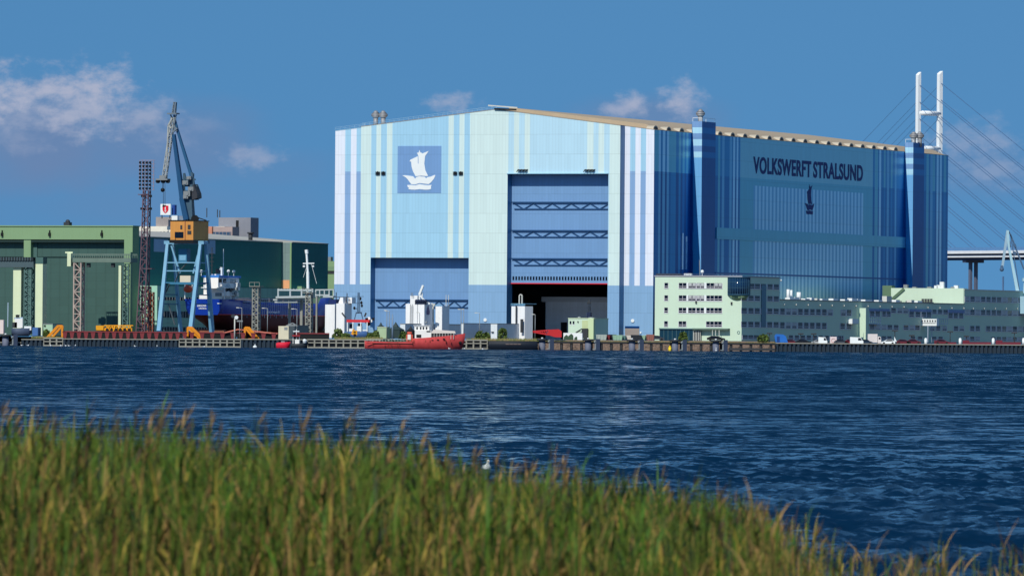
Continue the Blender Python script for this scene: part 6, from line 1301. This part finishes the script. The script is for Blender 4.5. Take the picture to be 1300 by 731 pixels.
# ------------------------------------------------------------------ pale blue crane on the right
rc = Fr('quay_crane', 'pale blue luffing crane rising behind the rear office wing', 'crane', 1284, 2420, th=0); q = rc.p; pbm = c8('pale_blue_steel', 160, 196, 214, var=.1); sl2 = c8('slate_steel', 70, 96, 128, var=.15)
mb = MB(); mb.bar(q(1293, 376), q(1280.6, 313), 1.5, 1.2, w2=.9); mb.bar(q(1280.6, 313), q(1279.3, 292.4), .8); mb.build('boom', pbm, rc)
mb = MB(); mb.bar(q(1279.3, 292.4, .3), q(1272, 342, .3), .95, .8, w2=.8); mb.build('fly_jib', c8('fly_grey_blue', 150, 176, 196), rc)
mb = MB(); mb.bar(q(1294, 368, .5), q(1283, 298, .5), .3); mb.bar(q(1283, 298, .6), q(1300, 342, .6), .5); mb.bar(q(1279.5, 292, .6), q(1283, 298, .6), .4); mb.bar(q(1290, 322, .6), q(1286, 320.5, .6), 1.1); mb.bar(q(1287.6, 310, .6), q(1289, 314, .6), .9); mb.bar(q(1280.5, 306, .6), q(1281.5, 314, .6), 1.0); mb.build('stay', sl2, rc)
mb = MB(); c = q(1271.8, 342); mb.sphere(c, .75); mb.bar(c, q(1271.8, 337), .8); mb.build('hook_block', sl2, rc)
mb = MB(); b0 = q(1296, 376); mb.box(b0.x-3, b0.x+6, -3, 3, b0.z-6, b0.z); 
for sx_ in (-3.5, 6.5):
    for sy_ in (-4, 4): mb.bar((b0.x+(sx_+1.5)*.6, sy_*.6, b0.z-6), (b0.x+sx_, sy_, 0), 1.0)
mb.bar(q(1300, 372), q(1302, 345), .8); mb.box(q(1298, 356).x, q(1306, 356).x, -1, 1, q(1300, 357).z, q(1300, 353).z); mb.build('portal', pbm, rc)
# ================================================================== THINGS ON THE QUAYS
tyre = c8('tyre_rubber', 24, 24, 26)
def vehicle(name, label, cat, px, w_, Y, m, kind, z=None, th=0, group=None, flip=1):
    """w_ length in metres"""
    f = Fr(name, label, cat, px, Y, z=(at(px, 437.2, QY).z if z is None else z), th=th, group=group); L = w_; s = flip
    def poly(pts, y0, y1, m_, n_, par=f): mb = MB(); P4 = [(s*x, z_) for x, z_ in pts]; P4 = P4 if s > 0 else P4[::-1]; mb.prism(P4, 'y', y0, y1); return mb.build(n_, m_, par)
    if kind == 'car':
        H = 1.5; b_ = poly([(-L/2, .3), (L/2, .3), (L/2, .75), (L*.3, .95), (L*.12, 1.42), (-L*.25, H), (-L*.45, 1.0), (-L/2, .9)], -.88, .88, m, 'body')
        poly([(L*.25, .95), (L*.1, 1.35), (-L*.24, 1.42), (-L*.4, 1.0)], -.9, .9, glass, 'window', b_)
    elif kind == 'van':
        b_ = poly([(-L/2, .35), (L/2, .35), (L/2, 1.0), (L*.42, 1.25), (L*.3, 2.1), (-L/2, 2.2)], -.95, .95, m, 'body'); poly([(L*.39, 1.2), (L*.29, 1.9), (L*.1, 1.9), (L*.1, 1.2)], -.97, .97, glass, 'window', b_)
    elif kind == 'truck':
        b_ = poly([(-L/2, .6), (L*.22, .6), (L*.22, 3.1), (-L/2, 3.1)], -1.2, 1.2, m, 'box'); c_ = poly([(L*.25, .4), (L/2, .4), (L/2, 1.6), (L*.45, 2.3), (L*.25, 2.4)], -1.1, 1.1, dkgrey if kind == 'x' else m, 'cab'); poly([(L*.47, 1.5), (L*.43, 2.1), (L*.32, 2.1), (L*.32, 1.5)], -1.12, 1.12, glass, 'window', c_)
    for x in (-L*.32, L*.32): mb = MB(); mb.cyl((x, -.9, .35), (x, .9, .35), .35); mb.build('wheel', tyre, f)
    return f
VY = 2064
tr = Fr('covered_load', 'bright blue tarpaulin over a load at the end of the stone bank', 'tarpaulin', 992, VY-2, z=2.3, th=0); q = tr.p; P_ = [q(x, y) for x, y in ((984.4, 434), (1000, 434.5), (997.4, 426.5), (994, 424.4), (985, 424), (983, 427))]
mb = MB(); mb.prism([(p.x, max(p.z, 0)) for p in P_][::-1], 'y', -1.2, 1.4); mb.build('sheet', c8('tarp_blue', 34, 104, 190, var=.15), tr); mb = MB(); a, b = q(986, 434.5), q(989.5, 427); mb.box(a.x, b.x, -1.3, -1.2, .2, b.z); mb.build('fold', c8('tarp_dark', 20, 60, 130), tr)
vehicle('digger', 'white and grey mini digger left of the white box with red ring', 'digger', 1039.5, 5, VY, c8('digger_grey', 150, 154, 160), 'car', flip=-1)
vehicle('white_car', 'white small van parked between the digger and the ringed box', 'van', 1044.5, 2.6, VY-1, whitep, 'van')
f = Fr('gas_container', 'white box with a faded red ring on the right quay', 'container', 1058, VY, z=at(1058, 437, QY).z, th=0); a, b = f.p(1053.8, 436.5), f.p(1062.2, 427.3); mb = MB(); mb.box(a.x, b.x, 0, 2, 0, b.z); o = mb.build('box', c8('box_pinkish', 222, 206, 208), f); mb = MB(); c = ((a.x+b.x)/2, b.z/2)
for k in range(14): t, t2 = 2*math.pi*k/14, 2*math.pi*(k+1)/14; mb.bar((c[0]+.6*math.cos(t), -.04, c[1]+.6*math.sin(t)), (c[0]+.6*math.cos(t2), -.04, c[1]+.6*math.sin(t2)), .16, .06)
mb.build('ring', c8('ring_red', 196, 110, 110), o)
cg = 'cars parked along the right quay'
vehicle('parked_car', 'black estate car right of the blue tarpaulin', 'car', 1020, 4.6, VY, c8('car_black', 28, 30, 38), 'car', group=cg); vehicle('parked_car', 'dark grey car between the ringed box and the red car', 'car', 1068, 4.3, VY, c8('car_grey', 60, 66, 78), 'car', group=cg); vehicle('parked_car', 'dark red car left of the white van', 'car', 1080, 3.6, VY, c8('car_dark_red', 120, 24, 40), 'car', group=cg)
vehicle('parked_van', 'white van right of the dark red car', 'van', 1087.5, 3.9, VY-1, whitep, 'van'); vehicle('parked_car', 'dark blue car between the white van and the box truck', 'car', 1099.5, 3.8, VY, c8('car_navy', 30, 50, 74), 'car', group=cg)
vehicle('box_truck', 'pale box truck behind the white pickup', 'truck', 1110, 3.9, VY+1, c8('truck_pale', 216, 208, 208), 'truck'); vehicle('parked_car', 'white car with a raised flag, front to the left', 'car', 1127.5, 4.0, VY-2, whitep, 'car', group=cg, flip=-1)
f = Fr('small_flag', 'little white flag behind the white car', 'flag', 1136, VY, z=2.3, th=0); a = f.p(1135.5, 427.5); mb = MB(); mb.bar((a.x, 0, 0), (a.x, 0, a.z), .1); mb.prism([(a.x, a.z), (a.x+.7, a.z-1.4), (a.x, a.z-1.4)], 'y', -.04, .04); mb.build('flag', whitep, f)
for px, lb in ((1004, 'maroon car beside the blue tarpaulin'), (1147, 'maroon car right of the small flag'), (1160, 'maroon estate car left of the first white tank'), (1196, 'maroon car right of the first white tank')): vehicle('parked_car', lb, 'car', px, 4.2, VY+2, c8('car_maroon', 96, 30, 46), 'car', group=cg)
for px, lb in ((1175.3, 'first white tank from the left on the right quay'), (1219, 'white domed tank below the middle of the rear wing'), (1261, 'white domed tank left of the last one'), (1299.5, 'white domed tank cut by the right picture edge')):
    f = Fr('white_tank', lb, 'tank', px, VY-1, z=at(px, 437.5, QY).z, th=0, group='white domed tanks on the right quay'); mb = MB(); mb.cyl((0, 0, 0), (0, 0, 1.6), .42, n=12); mb.sphere((0, 0, 1.6), .42); mb.build('tank', whitep, f); mb = MB(); mb.box(-.6, .6, -.6, .6, -.05, .12); mb.build('foot', dkgrey, f)
f = Fr('maroon_barrier', 'long low maroon barrier along the right quay', 'barrier', 1240, VY+4, z=2.2, th=0); mb = MB()
for x0, x1 in ((1186, 1214), (1222, 1258), (1264, 1296), (1301, 1340)): a, b = f.p(x0, 437), f.p(x1, 434.3); mb.box(a.x, b.x, 0, .5, 0, b.z); mb.box(a.x, a.x+2, -.05, 0, b.z, b.z+.5)
mb.build('panel', c8('barrier_maroon', 110, 36, 54, var=.25), f)
for px, yt, lb in ((1206.2, 421.3, 'dark square-headed lamp in front of the balcony posts'), (1287.8, 422.6, 'dark square-headed lamp near the right picture edge'), (1136, 420, 'dark square-headed lamp above the white car'), (1016.5, 424, 'dark square-headed lamp above the black estate car'), (1033, 424, 'dark square-headed lamp left of the digger'), (1227, 427, 'short dark lamp right of the domed tank'), (977, 423.4, 'dark square-headed lamp above the bush'), (1157.5, 426, 'short dark lamp left of the first white tank')):
    f = Fr('yard_lamp', lb, 'lamp post', px, VY+6, z=2.4, th=0, group='dark square-headed lamps in front of the offices'); z = f.p(px, yt).z; mb = MB(); mb.cyl((0, 0, 0), (0, 0, z), .11, n=6); mb.build('pole', dkgrey, f); mb = MB(); mb.box(-.8, .8, -.5, .5, z-.15, z+.25); mb.build('lamp_head', dkgrey, f)
# containers, bins and boats on the bank in front of the roller shutter
cols = [(c8('bin_grey', 170, 180, 176), 'pale grey'), (c8('bin_red', 120, 44, 52), 'dark red'), (c8('bin_black', 40, 44, 54), 'near black'), (c8('bin_green', 150, 184, 162), 'pale green'), (c8('bin_teal', 90, 130, 130), 'teal grey'), (c8('bin_white', 206, 200, 196), 'dirty white'), (c8('bin_navy', 54, 72, 100), 'slate blue'), (c8('bin_sage', 176, 190, 150), 'sage'), (c8('bin_brown', 150, 100, 92), 'brown red')]
for i, (px, w_, h, ci) in enumerate(((763.5, 3.2, 2.0, 0), (770.3, 2.2, 1.8, 1), (776, 2.8, 2.1, 2), (784, 3.0, 1.9, 3), (790, 2.2, 1.7, 4), (798, 3.6, 1.8, 5), (807.5, 3.2, 2.0, 2), (815.5, 2.0, 1.8, 3), (820, 1.5, 1.9, 7), (825.5, 2.4, 2.2, 8))):
    extra = {763.5: 'at the left end of the row', 770.3: 'in the row left of the shutter', 776: 'right after the dark red one', 784: 'before the dark strip of the hall', 790: 'before the dark strip of the hall', 798: 'in front of the roller shutter', 807.5: 'below the right edge of the roller shutter', 815.5: 'right of the roller shutter', 820: 'right of the roller shutter', 825.5: 'at the foot of the office block'}[px]
    f = Fr('skip_container', '%s skip %s' % (cols[ci][1], extra), 'skip', px, 2072+(i % 3)*2, z=3.0, th=.1*(i % 3), group='skips and containers on the bank'); mb = MB(); mb.hexa([(-w_/2+.2, -.9, 0), (w_/2-.2, -.9, 0), (w_/2-.2, .9, 0), (-w_/2+.2, .9, 0), (-w_/2, -1, h*.8), (w_/2, -1, h*.8), (w_/2, 1, h*.8), (-w_/2, 1, h*.8)])
    for k in range(4): x = -w_/2+.3+(w_-.6)*k/3; mb.box(x-.06, x+.06, -1.1, -.98, .2, h*.75)
    mb.build('skip', cols[ci][0], f)
# dark car in front of entrance
vehicle('parked_car', 'dark car under the entrance canopy of the office block', 'car', 909, 5.4, 2085, c8('car_black', 0, 0, 0), 'car', z=3.0, group='cars parked by the office entrance'); vehicle('parked_car', 'dark grey car by the left corner of the office block', 'car', 834, 4.4, 2085, c8('car_grey', 0, 0, 0), 'car', z=3.0, group='cars parked by the office entrance')
# bushes and grass
def bush(px, y, r, label, Y=2068, name='bush', h=None):
    f = Fr(name, label, 'bush', px, Y, z=2.9, th=0, group='bushes on the quay'); mb = MB(); rr2 = random.Random(int(px)); h = h or r*.8
    for k in range(240):
        t = rr2.random()*6.28; u = rr2.random(); rad = r*math.sqrt(rr2.random())*(1-.35*u); c = Vector((rad*math.cos(t), rad*.7*math.sin(t), u*h*(1.15-.4*rad/r)+.1)); s_ = .22+rr2.random()*.2
        n1_ = Vector((rr2.uniform(-1, 1), rr2.uniform(-1, 1), rr2.uniform(-.3, 1))).normalized(); a_ = n1_.orthogonal()*s_; b_ = n1_.cross(a_)
        mb.face([c-a_, c+b_*.6, c+a_, c-b_*.6], 0 if rr2.random() < .6 else 1)
    mb.build('foliage', [leafm, c8('bush_leaves_light', 104, 124, 62, var=.4)], f); mb = MB()
    for k in range(4): mb.bar((0, 0, -.6), ((k-1.5)*r*.3, 0, h*.7), .1)
    mb.build('stem', c8('bark', 74, 60, 46), f)
for px, r, h, lb in ((429, 1.8, 2.6, 'bush at the foot of the twin silos'), (438, 2.0, 1.3, 'low bush left of the yellow digger'), (471, 1.8, 1.4, 'low bush before the workboat stern'), (477, 1.3, 2.0, 'bush left of the pale green hut'), (59, 1.2, 1.6, 'bush at the pale green hut by the orange frame'), (968.5, 2.0, 1.9, 'round bush left of the blue tarpaulin'), (609, 1.7, 2.2, 'bush below the dark lamp post between the hall doors'), (617, 1.4, 1.8, 'smaller bush before the low white sheds'), (638, 1.6, 3.2, 'tall bush before the widest shed end'), (512, 1.5, 1.8, 'bush left of the red ship wheelhouse'), (867, 1.5, 2.4, 'dark bush before the glazed office entrance')): bush(px, 430, r, lb, h=h)
gm_ = MB(); rr3 = random.Random(21)
for x0, x1, n, hh in ((425, 486, 1500, .9), (592, 684, 1500, .9), (684, 985, 1700, .5), (40, 80, 500, .5)):
    for k in range(n):
        p = at(x0+(x1-x0)*rr3.random(), 430, 2057+rr3.random()*11); z0 = 2.3 if p.y < 2068 else 3; h = hh*(.4+rr3.random()); dx = rr3.uniform(-.25, .25)
        gm_.face([(p.x-.09, p.y, z0), (p.x+.09, p.y, z0), (p.x+dx, p.y, z0+h)], 0 if rr3.random() < .55 else 1)
o = gm_.build('grass', [c8('weed_green', 104, 116, 60, var=.3), c8('weed_dry', 150, 130, 90, var=.3)]); tag(o, 'rough weeds and dry grass growing along the quay edge', 'grass', kind='stuff')
# ================================================================== GULLS
gw = c8('gull_white', 244, 246, 250, var=.02); gg2 = c8('gull_grey', 150, 158, 168); gy_ = c8('bill_yellow', 200, 150, 60)
def gull_mesh():
    mb = MB(); secs = []
    for y, z, rx, rz in ((.24, .15, .012, .01), (.2, .14, .045, .03), (.12, .115, .085, .065), (.02, .10, .105, .085), (-.07, .105, .1, .09), (-.12, .14, .07, .08), (-.135, .2, .042, .05), (-.14, .245, .04, .042), (-.15, .275, .042, .036), (-.165, .292, .03, .02)):
        secs.append([(rx*math.cos(2*math.pi*k/12), y, z+rz*math.sin(2*math.pi*k/12)) for k in range(12)]+[(rx, y, z)])
    loft(mb, secs, [0]*12); return mb.data('body', gw)
gbm = gull_mesh(); mb = MB()
for s_ in (-1, 1): mb.hexa([(s_*.1, -.08, .09), (s_*.112, .1, .09), (s_*.05, .26, .14), (s_*.03, .26, .15), (s_*.07, -.07, .17), (s_*.09, .1, .17), (s_*.04, .27, .17), (s_*.02, .27, .175)])
gwm = mb.data('wing', gg2); mb = MB(); mb.bar((0, -.18, .268), (0, -.235, .26), .018, .022, w2=.008); gbl = mb.data('bill', gy_)
mb = MB()
for s_ in (-1, 1): mb.sphere((s_*.036, -.165, .283), .007, n=6, k=4)
gey = mb.data('eye', black)
def gull(px, Y, label, rz, s=1.0, group=None):
    p = at(px, 440, Y); o = bpy.data.objects.new('gull', gbm); C.objects.link(o); o.location = (p.x, Y, -.02*s); o.rotation_euler = (0, 0, rz); o.scale = (s, s, s); tag(o, label, 'gull', group)
    for me, n in ((gwm, 'wing'), (gbl, 'bill'), (gey, 'eye')): c = bpy.data.objects.new(n, me); C.objects.link(c); c.parent = o
gull(619, 184.5, 'white gull sitting on the water beyond the reeds', .25, 1.02)
rn = random.Random(6)
for px in (27.5, 35.6, 64.8, 77.6, 83.6, 87.5, 95.2, 171.5, 199.5, 258.8, 570.5, 589, 613): gull(px, 2018+rn.random()*25, 'tiny white gull floating on the water below the quay', rn.random()*6, 1.9, 'gulls floating near the far quay')
# ================================================================== REEDS
def reeds():
    rng = np.random.RandomState(11); mats = [c8('reed_dark', 18, 38, 9, rough=.6, var=.25), c8('reed_green', 67, 106, 25, rough=.6, var=.25), c8('reed_olive', 88, 108, 32, rough=.7, var=.2), c8('reed_yellow', 158, 139, 59, rough=.8, var=.2), c8('reed_tan', 156, 124, 74, rough=.9, var=.2), c8('reed_brown', 77, 56, 34, rough=.9, var=.25), c8('reed_plume', 83, 70, 56, rough=.95, var=.3)]  # darkest leaves also stand in for shaded gaps, yellow ones for highlights
    V = []; F = []; MI = []
    xs_ = np.array([-400, 0, 100, 200, 300, 400, 500, 600, 700, 800, 900, 960, 1000, 1060, 1150, 1190, 1250, 1300, 1800]); yt = np.array([545, 556, 552, 560, 568, 566, 574, 607, 618, 628, 642, 654, 666, 696, 712, 692, 700, 688, 670]); dn = np.array([1, 1, 1, 1, 1, 1, 1, 1, 1, 1, .85, .55, .22, .08, .03, .10, .03, .07, .15])
    def ribbon(P, W, side, m):
        b = len(V); n = len(P)
        for p, w_ in zip(P, W): V.append(p-side*w_); V.append(p+side*w_)
        for i in range(n-1): F.append((b+2*i, b+2*i+1, b+2*i+3, b+2*i+2)); MI.append(m)
    N = 0
    while N < 9600:
        Y = rng.uniform(36, 60); px = rng.uniform(-330, 1640)
        clump = .5+.5*math.sin(px*.045+Y*.9+2*math.sin(px*.013)); 
        if rng.rand() > np.interp(px, xs_, dn)*(.72+.28*clump): continue
        N += 1; top = np.interp(px, xs_, yt)-ROL*(px-650); zt = CH-(top-428.5)/FPX*42.0   # stand height varies along the shore
        x = (px-650)/FPX*Y; zt = CH-(top-428.5)/FPX*(42+(Y-42)*.85); h = zt*(1-abs(rng.normal(0, .075))+(.05*rng.rand() if rng.rand() < .1 else 0))*(1.0+.022*math.sin(px*.06+Y*.5)+.02*math.sin(px*.021+Y*1.7))
        tall = rng.rand() < .01
        if tall: h = zt*(1.02+.05*rng.rand())
        dead = rng.rand() < .10; lx, ly = rng.normal(.02, .05), rng.normal(0, .05); base = np.array([x, Y, 0.0])
        def sp(z): u = z/h; return base+np.array([lx*u*u*h*.6, ly*u*u*h*.6, z])
        zs_ = np.linspace(.8, h, 6); ribbon([sp(z) for z in zs_], np.linspace(.0045, .002, 6), np.array([1, 0, 0.]), 4 if dead else 2)
        ribbon([sp(z) for z in zs_], np.linspace(.0045, .002, 6), np.array([0, 1, 0.]), 4 if dead else 2)
        nl = rng.randint(7, 12); az = rng.rand()*6.28
        for k in range(nl):
            z = h*(.42+.55*(k+.5)/nl); az += 2.6+rng.normal(0, .4); L = rng.uniform(.2, .46)*(1 if k < nl-2 else .75); up_ = rng.uniform(.4, 1.35); d = np.array([math.cos(az), math.sin(az), 0])
            P = []; p = sp(z).copy(); el = up_+.35
            for s_ in range(5): P.append(p.copy()); p = p+(d*math.cos(el)+np.array([0, 0, math.sin(el)]))*L/4; el -= rng.uniform(.04, .32)
            side = np.array([-math.sin(az), math.cos(az), rng.normal(0, .25)]); side /= np.linalg.norm(side); wd = rng.uniform(.003, .0075)
            rel = z/h; r = rng.rand()
            dry = .9*min(1, max(0, (.95-rel)/.24)) if px < 930 else .75
            if dead or rng.rand() < dry: m = 4 if r < .5 else 5 if r < .8 else 3
            else: cl = .5+.5*math.sin(px*.031+Y*.7+3*math.sin(px*.009)); m = 0 if r < .3+.35*cl else 1 if r < .8 else 2 if r < .95 else 3
            ribbon(P, [wd*.6, wd, wd*.9, wd*.55, .001], side, m)
        if tall or rng.rand() < .02:
            t = sp(h)
            for k in range(7):
                a = rng.rand()*6.28; L = rng.uniform(.06, .12); q_ = t+np.array([0, 0, -rng.rand()*.14]); e = q_+np.array([math.cos(a)*.04+.03, math.sin(a)*.04, L]); ribbon([q_, (q_+e)/2, e], [.002, .006, .001], np.array([math.sin(a), math.cos(a), 0.]), 6 if rng.rand() < .7 else 4)
    me = bpy.data.meshes.new('reeds'); me.from_pydata([tuple(v) for v in V], [], F)
    for m in mats: me.materials.append(m)
    me.polygons.foreach_set('material_index', MI); me.update(); o = bpy.data.objects.new('reeds', me); C.objects.link(o); tag(o, 'green and yellowing reed bed along the near shore', 'reeds', kind='stuff')
reeds()
